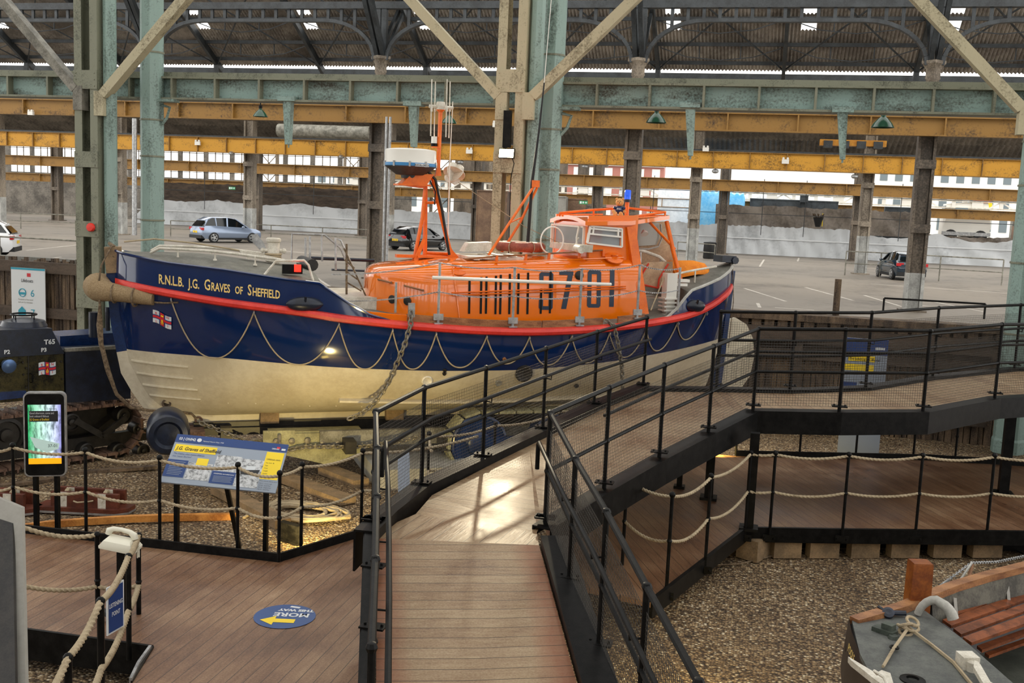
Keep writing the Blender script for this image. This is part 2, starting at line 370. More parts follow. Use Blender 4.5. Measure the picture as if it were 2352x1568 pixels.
# painted bay markings on the car park floor
fl=MB()
for (a,b) in [((1850,660),(1960,690)),((1710,662),(1805,692)),((1985,678),(2075,705)),((2130,690),(2260,716)),((2000,652),(2352,676)),((1900,600),(1940,604)),((1745,612),(1755,596)),((1832,600),(1835,592)),((2080,700),(2352,712)),((1740,696),(1745,706)),((1780,706),(1870,712)),((640,575),(800,590)),((60,575),(200,560)),((60,600),(140,590)),((700,620),(760,660))]:
    p=P(a[0],a[1],CZ);q=P(b[0],b[1],CZ);d=(q-p).normalized();n=V((-d.y,d.x,0))*.06
    fl.poly([p-n,q-n,q+n,p+n],(0,0,.004))
struct('trim_1',fl,mt['line'])
# long roof over the car park aisle: corrugated slope rising towards the camera, daylight sheets left out of it
def corr(name,y0,z0,y1,z1,x0,x1,pitch,amp,mat,holes=(),rows=8):
    mb=MB();n=int((x1-x0)/pitch*4);L=math.hypot(y1-y0,z1-z0);ny_,nz_=-(z1-z0)/L,(y1-y0)/L
    vs=[]
    for j in range(rows+1):
        t=j/rows
        for i in range(n+1):
            x=x0+(x1-x0)*i/n;a=amp*math.sin(i*PI/2)
            vs.append((x,y0+(y1-y0)*t+ny_*a,z0+(z1-z0)*t+nz_*a))
    fs=[]
    for j in range(rows):
        for i in range(n):
            x=x0+(x1-x0)*(i+.5)/n
            if any(h[0]<x<h[1] and h[2]<=j<h[3] for h in holes): continue
            fs.append((j*(n+1)+i,j*(n+1)+i+1,(j+1)*(n+1)+i+1,(j+1)*(n+1)+i))
    mb.add(vs,fs);return struct(name,mb,mat,smooth=80)
sk=[]
for k in range(-9,3):
    xc=0.9+k*5.08
    sk+=[(xc-.28,xc+.28,11,14),(xc-.28,xc+.28,15,18)]
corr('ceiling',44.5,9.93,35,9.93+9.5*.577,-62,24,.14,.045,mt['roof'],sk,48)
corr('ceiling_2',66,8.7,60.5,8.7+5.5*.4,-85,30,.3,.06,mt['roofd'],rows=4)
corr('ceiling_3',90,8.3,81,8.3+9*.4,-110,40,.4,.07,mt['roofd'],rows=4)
# roof purlins, rafters and wind bracing under the near slope
def slope(y): return 9.93+(44.5-y)*.577
t=thing('roof_framing','dark iron rafters, purlins and crossed tie rods under the corrugated roof slope','roof framing',(-20,40,10))
for y in (43.9,42.9,41.6,40.3,39.0,37.6):
    obj('purlin',MB().beam((-62,y,slope(y)-.14),(24,y,slope(y)-.14),.09,.14),mt['iron'],t)
for k in range(-12,5):
    x=k*4.99+.1
    m=MB();m.beam((x,44.4,slope(44.4)-.3),(x,35.5,slope(35.5)-.3),.14,.28)
    if k%2: m.beam((x,43.9,slope(43.9)-.9),(x,43.9,slope(43.9)-.1),.1,.2)
    obj('rafter',m,mt['iron'],t)
for k in range(-11,4):
    x=k*4.99+.1
    m=MB()
    m.beam((x,44,slope(44)-.35),(x+4.99,38.5,slope(38.5)-.35),.05,.05);m.beam((x+4.99,44,slope(44)-.35),(x,38.5,slope(38.5)-.35),.05,.05)
    for yy in(43,41.6):
        m.path([(x+.15,yy,slope(yy)-.2),(x+1.2,yy,slope(yy)-.55),(x+2.5,yy,slope(yy)-.68),(x+3.8,yy,slope(yy)-.55),(x+4.85,yy,slope(yy)-.2)],.025,4)
        m.beam((x+1.7,yy,slope(yy)-.6),(x+1.7,yy,slope(yy)-.15),.04,.04);m.beam((x+3.3,yy,slope(yy)-.6),(x+3.3,yy,slope(yy)-.15),.04,.04)
    obj('tie_rod',m,mt['iron'],t)
obj('gutter_beam',MB().beam((-62,45.2,9.69),(24,45.2,9.69),.3,.38),mt['iron'],t)
# arched cast iron girders along the column line, one span each
def arch_girder(x0,x1,Y,zt,zc,label,grp):
    t=thing('arched_girder',label,'girder',(x0,Y,zc),grp)
    obj('top_flange',MB().beam((x0,Y,zt),(x1,Y,zt),.3,.26),mt['iron'],t)
    w=x1-x0;rad=w*.21;za=zt-.56
    pts=[(x0+.25,Y,zc)]
    for i in range(1,9):
        a=PI/2*i/8;pts.append((x0+.25+rad*(1-math.cos(a)),Y,zc+(za-zc)*math.sin(a)))
    pts+=[(x0+w*.5,Y,za)]
    half=pts[:];pts+=[(x0+x1-p[0],Y,p[2]) for p in reversed(half[:-1])]
    a_=MB()
    for i in range(len(pts)-1): a_.beam(pts[i],pts[i+1],.26,.13,up=(0,1,0) if False else (0,0,1))
    obj('arch_rib',a_,mt['iron'],t)
    v=MB();n=18
    for i in range(1,n):
        x=x0+w*i/n
        # height of the rib under x
        dx=min(x-x0,x1-x)-.25
        zz=za if dx>=rad else zc+(za-zc)*math.sqrt(max(0,1-(1-dx/rad)**2))
        if dx<rad*.3: continue
        obj('web_bar',MB().beam((x,Y,zz),(x,Y,zt-.1),.09,.12),mt['iron'],t)
    for s_ in(-1,1):
        xx=x0+.12 if s_<0 else x1-.12
        m=MB();m.beam((xx,Y,zc),(xx,Y,zt),.2,.2);m.beam((xx,Y,zc),(xx-s_*rad*.55,Y,zt-.3),.12,.12) if False else None
        m.beam((xx,Y,zc+.1),(xx,Y-3.2,zc+4.2),.16,.22);m.beam((xx,Y,zc+.1),(xx,Y+2.9,zc+3.0),.12,.16)
        obj('strut',m,mt['iron'],t)
for k,(x0,x1) in enumerate([(-45,-35),(-35,-25),(-25.03,-15.04),(-15.04,-5.06),(-5.06,5.06),(5.06,15.1)]):
    arch_girder(x0,x1,39,11.5,9.45,['dark arched iron girder at the far left of the roof, partly behind the leaning brace','dark arched iron girder behind the left lattice post','dark arched iron girder between the left teal column and the mast','dark arched iron girder above the middle lattice post','dark arched iron girder above the wheelhouse and car park','dark arched iron girder at the right end of the roof'][k],'arched girders of the roof')
# brown columns
def column(x,Y,zb,zt,w,mat,label,grp,white=0,cap=False,nm='column'):
    t=thing(nm,label,'column',(x,Y,zb),grp)
    zw=zb+white
    m=MB();h0=zw if white else zb
    m.box((x,Y,(h0+zt)/2),(w*.62,w*.34,zt-h0))
    for s_ in(-1,1): m.box((x+s_*w*.42,Y,(h0+zt)/2),(w*.16,w*.9,zt-h0))
    obj('shaft',m,mat,t)
    if white:
        m=MB();m.box((x,Y,zb+white/2),(w*.62,w*.36,white))
        for s_ in(-1,1): m.box((x+s_*w*.42,Y,zb+white/2),(w*.17,w*.92,white))
        obj('painted_base',m,mt['paintw'],t,'grey-white painted foot')
    obj('base_plate',MB().box((x,Y,zb+.03),(w*1.5,w*1.3,.06)),mat,t)
    if cap:
        m=MB();m.lathe([(w*.34,-.9),(w*.36,.25),(w*.42,.3),(w*.4,.36),(w*.4,.6),(w*.48,.66),(w*.58,.76),(w*.66,.8),(w*.66,.9)],(x,Y,zt),n=4)
        obj('capital',m.xf(Matrix.Translation((x,Y,0))@Matrix.Rotation(PI/4,4,'Z')@Matrix.Translation((-x,-Y,0))),mt['brownl'],t)
    m=MB()
    for z in(6.1,3.9):
        if z<zt: m.box((x,Y-w*.46,z),(w*1.1,.05,.3))
    if m.v: obj('strap_plate',m,mat,t)
    return t
g='brown columns beside the parked cars'
for k,(x,lb) in enumerate([(-45.0,'brown roof column at the far left behind the fence'),(-35.,'brown roof column left of the left lattice post'),(-25.03,'brown roof column hidden behind the left teal column'),(-15.04,'dark brown roof column directly left of the black hatchback'),(-5.06,'dark brown roof column behind the wheelhouse beacon'),(5.06,'dark brown roof column overlapping the dark blue hatchback')]):
    column(x,39,CZ,8.7,.6,mt['brown'],lb,g,white=1.35 if k==5 else 0,cap=True)
g='pale columns of the second row'
for k in range(7):
    x=5.3-9.75*k
    column(x,64,CZ,8.9,.66,mt['brownl'],['pale column right of the black bin with white painted foot','pale column behind the stern rail of the lifeboat','pale second-row column behind the middle lattice post','pale second-row column left of the radar scanner','pale column right of the silver-blue car with white painted foot','pale column left of the left teal column with white painted foot','pale column at the far left edge with white painted foot'][k],g,white=2.2)
g='columns of the third row by the sheeting'
for k in range(9):
    x=6.4-10.0*k
    column(x,84,CZ,8.2,.8,mt['brown'],['brown third-row column right of the black bin, carrying a white box','brown third-row column just above the black bin','brown third-row column behind the wheelhouse roof','brown third-row column behind the middle teal column','brown third-row column behind the radar mast','brown third-row column left of the radar scanner','brown third-row column with a green exit sign above the silver-blue car','brown third-row column behind the left teal column','brown third-row column behind the left lattice post'][k],g)
# riveted / rolled girders running along the hall
def girder(Y,z0,z1,x0,x1,mat,label,stiff,ph=0,nm='crane_beam',depth=.35,mat2=None,rail=False,brk=None):
    t=thing(nm,label,'beam',((x0+x1)/2,Y,z0))
    h=z1-z0
    obj('web',MB().box(((x0+x1)/2,Y,(z0+z1)/2),(x1-x0,.03,h)),mat,t)
    f=MB();
    for z in(z0+.02,z1-.02): f.box(((x0+x1)/2,Y,z),(x1-x0,depth,.045))
    obj('flange',f,mat2 or mat,t)
    n=int((x1-x0)/stiff)
    s=MB()
    for i in range(n+1):
        x=x0+ph+i*stiff
        s.box((x,Y-depth*.23,(z0+z1)/2),(.05,depth*.5,h-.05))
    obj('stiffeners',s,mat2 or mat,t)
    if rail: obj('crane_rail',MB().beam((x0,Y,z1+.06),(x1,Y,z1+.06),.07,.1),mt['iron'],t)
    return t
girder(38.35,7.02,7.66,-50,20,mt['yellowd'],'dirty ochre beam running the length of the hall below the teal crane beam',2.4,.3,rail=True,mat2=mt['yellowd'])
girder(63.3,6.75,7.75,-90,26,mt['yellow'],'bright yellow crane beam, lower and farther than the ochre one',2.1,.4,rail=True,mat2=mt['yellowd'])
girder(83.2,5.9,6.75,-110,36,mt['yellowd'],'brownish yellow beam just under the bright yellow crane beam',5,.4,depth=.5)
girder(96,4.55,5.35,-120,50,mt['yellowd'],'thin ochre beam across the bright far opening',5,.4,depth=.5)
# ---- teal crane beam in the near row
tb=girder(22.6,6.24,6.76,-22,14,mt['tealD'],'weathered teal crane beam with stiffeners across the whole hall',1.12,.32,mat2=mt['olive'],depth=.42)
obj('top_rail',MB().beam((-22,22.6,6.82),(14,22.6,6.82),.12,.12),mt['olive'],tb)
# girder that closes the space above (dark edge beam)
# near columns : teal octagonal section columns
def teal_col(x,Y,zb,zt,label,w=.52):
    t=thing('octagonal_column',label,'column',(x,Y,zb),'teal columns of the near row')
    m=MB();m.lathe([(w*.56,0),(w*.56,.25),(w*.52,.3),(w*.52,zt-zb)],(x,Y,zb),n=8)
    m.xf(Matrix.Translation((x,Y,0))@Matrix.Rotation(PI/8,4,'Z')@Matrix.Translation((-x,-Y,0)))
    obj('shaft',m,mt['teal'],t,smooth=20)
    c=MB()
    for z in(2.0,3.4,4.9,5.75,7.3,8.6):
        c.lathe([(w*.55,-.02),(w*.555,0),(w*.55,.02)],(x,Y,z),n=8,cap=False)
    obj('collar',c.xf(Matrix.Translation((x,Y,0))@Matrix.Rotation(PI/8,4,'Z')@Matrix.Translation((-x,-Y,0))),mt['olive'],t)
    b=MB();b.path([(x+w*.5,Y,6.1),(x+w*.9,Y,6.05),(x+w*.75,Y,5.8),(x+w*.5,Y,5.65)],.035,6)
    b.box((x+w*.75,Y,6.2),(.5,.3,.06));obj('bracket',b,mt['teal'],t)
    return t
# ---- lattice post : two channels joined by batten plates
def lattice_post(x,Y,zb,zt,mat,label,plates,w=.6,d=.36,pipe=True):
    t=thing('lattice_post',label,'post',(x,Y,zb),'lattice posts of the near row')
    for s_ in(-1,1):
        m=MB();cx_=x+s_*w*.34
        m.box((cx_,Y-d/2,(zb+zt)/2),(w*.32,.02,zt-zb));m.box((cx_,Y+d/2,(zb+zt)/2),(w*.32,.02,zt-zb));m.box((cx_+s_*w*.15,Y,(zb+zt)/2),(.02,d,zt-zb))
        obj('channel',m,mat,t)
    for z,h in plates:
        m=MB();m.box((x,Y-d/2-.02,z),(w*1.02,.025,h));
        for a in(-1,1):
            for b in(-1,0,1): m.ball((x+a*w*.4,Y-d/2-.035,z+b*h*.34),.018,6)
            m.box((x+a*w*.5,Y,z),(.02,d,h))
        obj('batten_plate',m,mat,t)
    if pipe:
        m=MB();m.lathe([(.15,0),(.15,zt-zb)],(x+w*.5+.17,Y+.05,zb),n=8);obj('side_post',m,mt['teal'],t)
    return t
teal_col(-14.35,22.4,GZ,9.6,'weathered teal octagonal column behind the bow of the lifeboat')
teal_col(-4.75,22.4,GZ,9.6,'weathered teal octagonal column right of the floodlight')
teal_col(4.95,22.4,GZ,9.6,'weathered teal octagonal column at the right behind the walkway',.56)
lp1=lattice_post(-15.42,21.6,GZ,9.6,mt['olive'],'olive green lattice post with a red button, left of the bow',[(6.55,.42),(4.75,.36),(3.15,.36),(1.5,.4)])
lp2=lattice_post(-5.4,21.6,GZ,9.6,mt['cream'],'cream lattice post carrying the bright floodlight',[(6.65,.46),(4.98,.42),(3.1,.4),(1.4,.4)])
lp3=lattice_post(5.45,21.6,GZ,9.6,mt['olive'],'olive lattice post cut by the right edge of the picture',[(6.9,.4),(4.4,.36),(3.0,.36),(1.4,.4)],pipe=False)
def brace(px0,px1,Y,label,mat):
    a=PY(px0[0],px0[1],Y);b=PY(px1[0],px1[1],Y);d=(a-b);a=a+d*.25
    t=thing('diagonal_brace',label,'brace',tuple(b),'diagonal braces of the lattice posts')
    m=MB();m.beam(b,a,.2,.26,up=(0,1,0));obj('brace_bar',m,mat,t)
    m=MB();e=1 if a.x>b.x else -1
    m.box((b.x-e*.08,Y,b.z-.2),(.24,.24,.55));obj('foot_bracket',m,mat,t);return t
brace((415,10),(240,218),21.5,'grey-green brace rising right from the left lattice post across the teal column',mt['cream'])
brace((15,10),(178,205),21.5,'grey brace falling from the top left corner to the left lattice post',mt['greyb'])
brace((952,10),(1146,222),21.5,'cream brace falling from the top to the left side of the middle lattice post',mt['cream'])
brace((1455,0),(1225,222),21.5,'cream brace rising right from the middle lattice post over the teal column',mt['cream'])
brace((2110,0),(2345,250),21.5,'grey brace falling from the top to the right lattice post',mt['cream'])
tag(obj('emergency_button',MB().lathe([(.1,0),(.1,.05),(.085,.075),(0,.08)],PY(210,522,21.36),(0,-1,0),16),M('bright_red_plastic','e03020',r=.4)),'round red button on the batten plate of the left lattice post','button')
# hanging brackets under the teal beam
for k,(px,y0,y1) in enumerate([(663,232,332),(951,243,338),(1586,247,358),(1935,258,366)]):
    a=PY(px,y0,22.5);b=PY(px,y1,22.5)
    t=thing('drop_bracket',['teal tapered bracket hanging under the beam between the left column and the mast','teal tapered bracket hanging under the beam above the radar scanner','teal tapered bracket hanging under the beam above the stern','teal tapered bracket hanging under the beam left of the rightmost green lamp'][k],'bracket',(a.x,a.y,b.z),'hanging brackets of the teal beam')
    m=MB();w0,w1=.1,.05;m.add([(a.x-w0,22.4,a.z),(a.x+w0,22.4,a.z),(b.x+w1,22.4,b.z),(b.x-w1,22.4,b.z),(a.x-w0,22.58,a.z),(a.x+w0,22.58,a.z),(b.x+w1,22.58,b.z),(b.x-w1,22.58,b.z)],[(0,1,2,3),(7,6,5,4),(0,4,5,1),(1,5,6,2),(2,6,7,3),(3,7,4,0)])
    m.tube((b.x,22.5,b.z),(b.x,22.5,b.z-.07),.02,6);obj('hanger',m,mt['teal'],t)
    obj('clamp',MB().box((a.x,22.5,a.z+.04),(.42,.3,.1)),mt['tealD'],t)
# green enamel lamps
def green_lamp(p,r,label,Y):
    t=thing('pendant_lamp',label,'lamp',tuple(p),'green enamel lamps')
    obj('lamp_shade',MB().lathe([(r,0),(r*.97,.01),(r*.8,r*.35),(r*.45,r*.75),(r*.22,r*.95),(r*.2,r*1.15)],p,n=24,cap=False),mt['lgreen'],t)
    obj('lamp_holder',MB().lathe([(r*.24,r*1.1),(r*.24,r*1.45),(r*.1,r*1.5)],p,n=12),mt['black'],t)
    obj('stem',MB().tube((p[0],p[1],p[2]+r*1.4),(p[0],p[1],p[2]+r*2.4),.02,6),mt['black'],t)
for i,(x,y,Y,r) in enumerate([(598,268,30,.23),(1031,283,30,.23),(1507,282,26,.25),(2027,293,25.5,.26)]):
    green_lamp(PY(x,y,Y),r,['green enamel lamp between the left teal column and the hanging bracket','green enamel lamp beside the mast aerials','green enamel lamp left of the bracket above the stern','green enamel lamp rightmost under the teal beam'][i],Y)
# retaining fence of the slip in front of the car park
FY=23.0
def fence(x0,x1,ztop,label,ragged=0,lines=(),zlow=GZ-.05,gaps=()):
    t=thing('timber_fence',label,'fence',((x0+x1)/2,FY,zlow))
    m=MB();x=x0;random.seed(int(abs(x0)*10))
    while x<x1:
        w_=random.uniform(.09,.16);h=ztop+(random.uniform(-.12,.02) if ragged else 0)
        m.box((x+w_/2,FY+random.uniform(-.02,.02),(zlow+h)/2),(w_-random.uniform(.005,.03),.05,h-zlow));x+=w_
    obj('boards',m,mt['timber'],t)
    for z,h in lines: obj('rail',MB().box(((x0+x1)/2,FY-.08,z),(x1-x0,.14,h)),mt['timberh'],t)
    return t
struct('wall_back',MB().box((-14,FY+.25,.55),(66,.3,2.0)),mt['timberh'])
fence(-34,-12.6,2.28,'weathered board fence with ragged tops behind the tractor',1,[(2.05,.28),(.9,.25)])
fence(-12.6,-.5,2.0,'weathered board fence behind the lifeboat',0,[(1.9,.25)])
fr_=fence(-.5,4.6,1.3,'brown board fence with heavy horizontal timbers behind the walkway and info panel',0,[(1.62,.34),(1.2,.16),(.05,.14)])
m=MB()
for i in range(26): m.box((-.4+i*.27,FY-.05,1.86),(.2,.2,.13))
m.box((2.2,FY+.02,2.0),(6.4,.5,.14));m.box((2.2,FY+.14,1.68),(6.4,.06,.5));obj('crib_timbers',m,mt['timber'],fr_)
obj('post',MB().box((.75,FY-.16,.5),(.22,.16,1.9)),mt['timberh'],fr_)
fence(4.6,14,1.7,'brown board fence right of the right teal column',0,[(1.5,.2)])
tag(obj('wooden_post',MB().box(PY(1921,700,23.2),(.13,.14,1.1)),mt['timber']),'dark wooden post sticking up behind the board fence by the car park','post')
struct('trim_2',MB().box((-24,23.6,1.85),(22,.2,.8)),mt['conc'])
tag(obj('plywood_panel',MB().box((-15.3,FY-.2,1.0),(1.9,.04,2.0)),mt['ply']),'plain grey-beige panel leaning on the fence behind the left lattice post','panel')
# steel handrails in the car park
def handrail(pts,h,label,grp='car park handrails',every=3.,r=.035,mat=None,mid=True):
    mat=mat or mt['greyb'];t=thing('handrail',label,'handrail',pts[0],grp)
    pp=[V(p) for p in pts]
    rl=MB();rl.path([p+V((0,0,h)) for p in pp],r,6);obj('top_rail',rl,mat,t)
    if mid: obj('middle_rail',MB().path([p+V((0,0,h*.5)) for p in pp],r*.8,6),mat,t)
    for a,b in zip(pp,pp[1:]):
        n=max(1,int((b-a).length/every))
        for i in range(n+1):
            if i==0 and a is not pp[0]: continue
            q=a+(b-a)*i/n;obj('post',MB().tube(q,q+V((0,0,h)),r,6),mat,t)
handrail([P(0,520,CZ),P(48,525,CZ),P(195,530,CZ)],1.1,'thin grey handrail at the far left behind the car park entrance')
handrail([P(0,600,CZ),P(195,612,CZ)],1.0,'grey handrail in front of the white car at the left edge',mid=False)
handrail([P(250,535,CZ),P(330,540,CZ)],1.1,'short handrail between the left lattice post and the teal column')
handrail([P(392,543,CZ),P(860,566,CZ)],1.1,'grey handrail behind the silver-blue car')
handrail([P(1555,592,CZ),P(1640,600,CZ)],1.1,'short handrail beside the black bin')
handrail([P(1940,632,CZ),P(2020,636,CZ),P(2300,655,CZ)],1.35,'grey handrail behind the dark blue hatchback')
handrail([P(2028,718,CZ),P(2260,732,CZ)],.5,'low black rail at the edge of the car park behind the walkway',mat=mt['black'],mid=False)
handrail([P(1700,572,CZ)]*1+[P(1701,572,CZ)],.1,'small stub of rail by the sheeting',mid=False) if False else None
# plastic sheeting barrier across the back of the car park
def sheeting(x0,x1,Y,z0,z1,mat,label,sag=.0,stripe=True,n=60,end=0):
    t=thing('sheeting_barrier',label,'sheeting',((x0+x1)/2,Y,z0),'sheeting barriers across the hall')
    rings=[];random.seed(int(abs(x0)))
    cols=[];ph=random.uniform(0,6)
    for i in range(n+1):
        x=x0+(x1-x0)*i/n;top=z1-abs(sag*math.sin(i*PI/n*3))+random.uniform(-.06,.06)
        if end and i<4: top=z0+(z1-z0)*(.35+.65*i/4)
        cols.append([V((x,Y+.05*math.sin(i*1.7+ph+j*.6)+.08*math.sin(i*.7+j),z0+(top-z0)*j/6)) for j in range(7)])
    m=MB();m.loft(cols,closed=False,cap=False);m2=MB()
    obj('sheet',m,mat,t,smooth=60)
    if stripe: 
        s_=MB()
        for i in range(n): s_.beam(V((cols[i][3].x,Y-.16,z0+1.3)),V((cols[i+1][3].x,Y-.16,z0+1.3)),.02,.07)
        obj('stripe',s_,mt['stripe'],t)
    return t
sheeting(-58,-33,88,CZ,3.5,mt['sheet'],'grey plastic sheeting behind the silver-blue car at the left',.3,end=1)
sheeting(-33,-14,88,CZ,3.4,mt['sheet'],'grey plastic sheeting behind the radar mast',.2)
sheeting(-14,-3.9,88,CZ,3.4,mt['sheet'],'grey plastic sheeting behind the wheelhouse',.2)
sheeting(-3.9,6.0,87,CZ,3.35,mt['sheet'],'smooth pale sheeting right of the lifeboat stern',.1)
sheeting(6.0,26,87,CZ,3.3,mt['sheet'],'sagging pale sheeting behind the dark blue hatchback',.5)
sheeting(-4.5,12.5,90,2.9,5.0,mt['sheetd'],'upper brown dirty sheeting above the pale sheeting at the right',.1,stripe=False)
sheeting(12.5,30,91,2.2,3.2,mt['sheetd'],'low brown sheeting at the far right',.1,stripe=False)
sheeting(-58,-34,90.5,2.2,5.0,mt['timberh'],'dark dirty sheeting above the grey one at the left',.1,stripe=False)
# ================================================================ far end of the hall
def wall_panels(name,x0,x1,Y,z0,z1,wins,mat):
    # wall with real openings (list of x0,x1,z0,z1)
    xs=sorted({x0,x1}|{w_[0] for w_ in wins}|{w_[1] for w_ in wins});zs=sorted({z0,z1}|{w_[2] for w_ in wins}|{w_[3] for w_ in wins})
    m=MB()
    for a,b in zip(xs,xs[1:]):
        for c,d in zip(zs,zs[1:]):
            if any(w_[0]<=a and b<=w_[1] and w_[2]<=c and d<=w_[3] for w_ in wins): continue
            m.box(((a+b)/2,Y,(c+d)/2),(b-a,.2,d-c))
    return struct(name,m,mat)
wn=[]
x=-84
while x<-38: wn.append((x,x+2.6,5.6,9.2));x+=3.1
wall_panels('wall_left',-100,-36,103,CZ,13,wn,mt['roofd'])
wb=MB()
for a in wn:
    for i in(1,2): wb.box((a[0]+(a[1]-a[0])*i/3,103,7.4),(.08,.08,3.6))
    for z in(6.5,7.4,8.3): wb.box(((a[0]+a[1])/2,103,z),(2.6,.08,.08))
struct('window_1',wb,mt['brown'])
wn=[];random.seed(5)
x=-36
while x<-18:
    w_=random.uniform(.8,2.2)
    for z in(3.6,5.6,7.7):
        if random.random()<.6: wn.append((x,x+w_,z,z+random.uniform(1.,1.7)))
    x+=w_+random.uniform(.5,1.6)
wall_panels('wall_far',-36,-22,118,CZ,13,wn,mt['brown'])
# lattice stair and scaffold frames by the far windows
for k,(x,Y) in enumerate([(-62,97),(-49,97),(-40,97),(-31,97),(-26,100)]):
    m=MB()
    for s_ in(-1,1):
        m.box((x+s_*.9,Y,5.5),(.25,.25,9))
    for i in range(5):
        z=1+i*1.8;m.beam((x-.9,Y,z),(x+.9,Y,z+1.8),.08,.08);m.beam((x+.9,Y,z),(x-.9,Y,z+1.8),.08,.08);m.beam((x-.9,Y,z+1.8),(x+.9,Y,z+1.8),.08,.08)
    tag(obj('lattice_tower',m,mt['brownl']),['cross-braced frame against the bright windows at the far left','cross-braced frame behind the left teal column','cross-braced frame left of the green exit sign','cross-braced frame right of the green exit sign','cross-braced frame left of the radar scanner'][k],'frame','cross-braced frames at the far end')
# white sheds across the yard seen through the open side
def shed(x0,x1,Y,z0,z1,label,mat,rows,cols,wm):
    t=thing('yard_building',label,'building',((x0+x1)/2,Y,z0),'buildings across the yard')
    obj('wall',MB().box(((x0+x1)/2,Y+1,(z0+z1)/2),(x1-x0,2,z1-z0)),mat,t)
    dx=(x1-x0)/cols;dz=(z1-z0)/rows
    for i in range(cols):
        for j in range(rows):
            obj('window',MB().box((x0+dx*(i+.5),Y-.02,z0+dz*(j+.55)),(dx*.5,.1,dz*.5)),wm,t)
    obj('cornice',MB().box(((x0+x1)/2,Y-.2,z1-.1),(x1-x0,.5,.4)),mt['white'],t)
wl_=M('white_render','e9e9e6',r=.6);gwin=M('slate_window','6f7b80',r=.3);brk=M('pale_red_brick','b0766a',r=.8)
shed(-14,12,150,-1,13,'white yard building seen behind the wheelhouse',wl_,4,14,gwin)
shed(12,40,156,-1,12,'white yard building seen at the right behind the truck',wl_,4,14,gwin)
shed(-40,-16,160,-1,11,'pale brick yard building seen behind the mast',brk,4,10,wl_)
shed(-75,-48,165,-1,9,'white yard building seen through the far left windows',wl_,3,10,gwin)
struct('ground_2',plane(-200,112,150,260,.2),mt['conc'])
# roof steelwork of the farthest aisle: white lattice against the daylight
t=thing('white_truss',"white lattice truss and gutter across the bright opening below the yellow beams",'truss',(0,97,5.4))
m=MB();m.beam((-40,97,6.1),(45,97,6.1),.3,.14);m.beam((-40,97,5.5),(45,97,5.5),.3,.1)
obj('chords',m,mt['whited'],t)
m=MB()
for i in range(-22,24): obj('web_post',MB().box((i*1.9,97,5.8),(.3 if i%3 else .9,.2,.6)),mt['white'],t)
for i in range(-6,8): obj('web_diagonal',MB().beam((i*6.,97,5.5),(i*6.+1,97,6.1),.1,.12).beam((i*6.+2,97,5.5),(i*6.+1,97,6.1),.1,.12),mt['white'],t)
t=thing('far_handrail','dark thin wires and rail crossing behind the columns at chest height of the far aisle','rail',(0,86,4))
for z in(5.9,4.25): obj('wire',MB().beam((-60,86,z),(40,86,z),.05,.05),mt['iron'],t)
for k,px in enumerate([1500,1752,1850,2070,280,470,720]):
    p=PY(px,470,86);tag(obj('hanging_rod',MB().tube((p.x,86,2.6),(p.x,86,7.0),.03,5),mt['iron']),'thin dark rod hanging from the far beam, number %s from the left'%sorted([1500,1752,1850,2070,280,470,720]).index(px) if False else 'thin dark vertical rod '+['behind the beacon of the wheelhouse','left of the flower pot','right of the flower pot','left of the dark blue hatchback','right of the left lattice post','above the silver-blue car','left of the radar mast'][k],'rod','hanging rods of the far aisle')
# stored things behind the sheeting
def crate(name,px0,py0,px1,py1,Y,dep,mat,label,cat,parts=None):
    a=PY(px0,py1,Y);b=PY(px1,py0,Y);x0,x1=a.x,b.x;z0,z1=(a.z if name=='store_box' else CZ),b.z
    t=thing(name,label,cat,((x0+x1)/2,Y,z0))
    obj('body',MB().box(((x0+x1)/2,Y+dep/2,(z0+z1)/2),(x1-x0,dep,z1-z0)),mat,t)
    m=MB();n=max(1,int((x1-x0)/1.0))
    for i in range(n+1): m.box((x0+(x1-x0)*i/n,Y-.02,(z0+z1)/2),(.07,.06,z1-z0))
    m.box(((x0+x1)/2,Y-.02,z1),(x1-x0+.1,.1,.1));obj('frame',m,mat,t);return t
bt=M('blue_tarpaulin','4fb0ea','8fd2f6',r=.4,sc_=.5);wt=M('white_tarpaulin','c9cdd0','eceeef',r=.5,sc_=.4);bx=M('brown_board','5b4434','7a6048',r=.7,sc_=1);bl2=M('dark_store','23282c','3d4448',r=.6,sc_=1);rs=M('reddish_board','7c4a30','915a3c',r=.7,sc_=1)
def tarp(px0,px1,py0,py1,Y,mat,label,hump=1):
    a=PY(px0,py1,Y);b=PY(px1,py0,Y);n=14;rings=[]
    random.seed(px0)
    for i in range(n+1):
        x=a.x+(b.x-a.x)*i/n;h=(b.z-a.z)*(1-.18*abs(math.sin(i*hump))+random.uniform(-.05,.02))
        if i in(0,n): h*=.75
        rings.append([V((x,Y+d,a.z+h*k if k else CZ)) for d,k in((-.3,0),(-.15,.5),(.1,.92),(.8,1),(1.6,.92),(1.9,.5),(2,0))])
    m=MB();m.loft(rings,closed=True);return tag(obj('tarpaulin_stack',m,mat,smooth=50),label,'tarpaulin','covered stores behind the hall')
tarp(1590,1660,430,482,93,bt,'bright blue tarpaulin just right of the wheelhouse roof')
tarp(1652,1712,437,480,93.5,bt,'bright blue tarpaulin farther right, between two columns')
tarp(1510,1592,415,480,96,wt,'white tarpaulin behind the wheelhouse beacon',.7)
tarp(1420,1440,418,475,97,wt,'white tarpaulin sliver left of the beacon column',.7)
tarp(1712,1800,440,470,98,wt,'white tarpaulin above the brown sheeting',.5)
tarp(1760,1850,438,468,99,wt,'white tarpaulin in the middle above the dark stores',.9)
crate('store_container',1722,464,1925,486,95,3,bl2,'long dark store container above the brown sheeting','container')
crate('store_box',1838,450,1856,464,94,2,bl2,'dark cube standing on the long dark container','box')
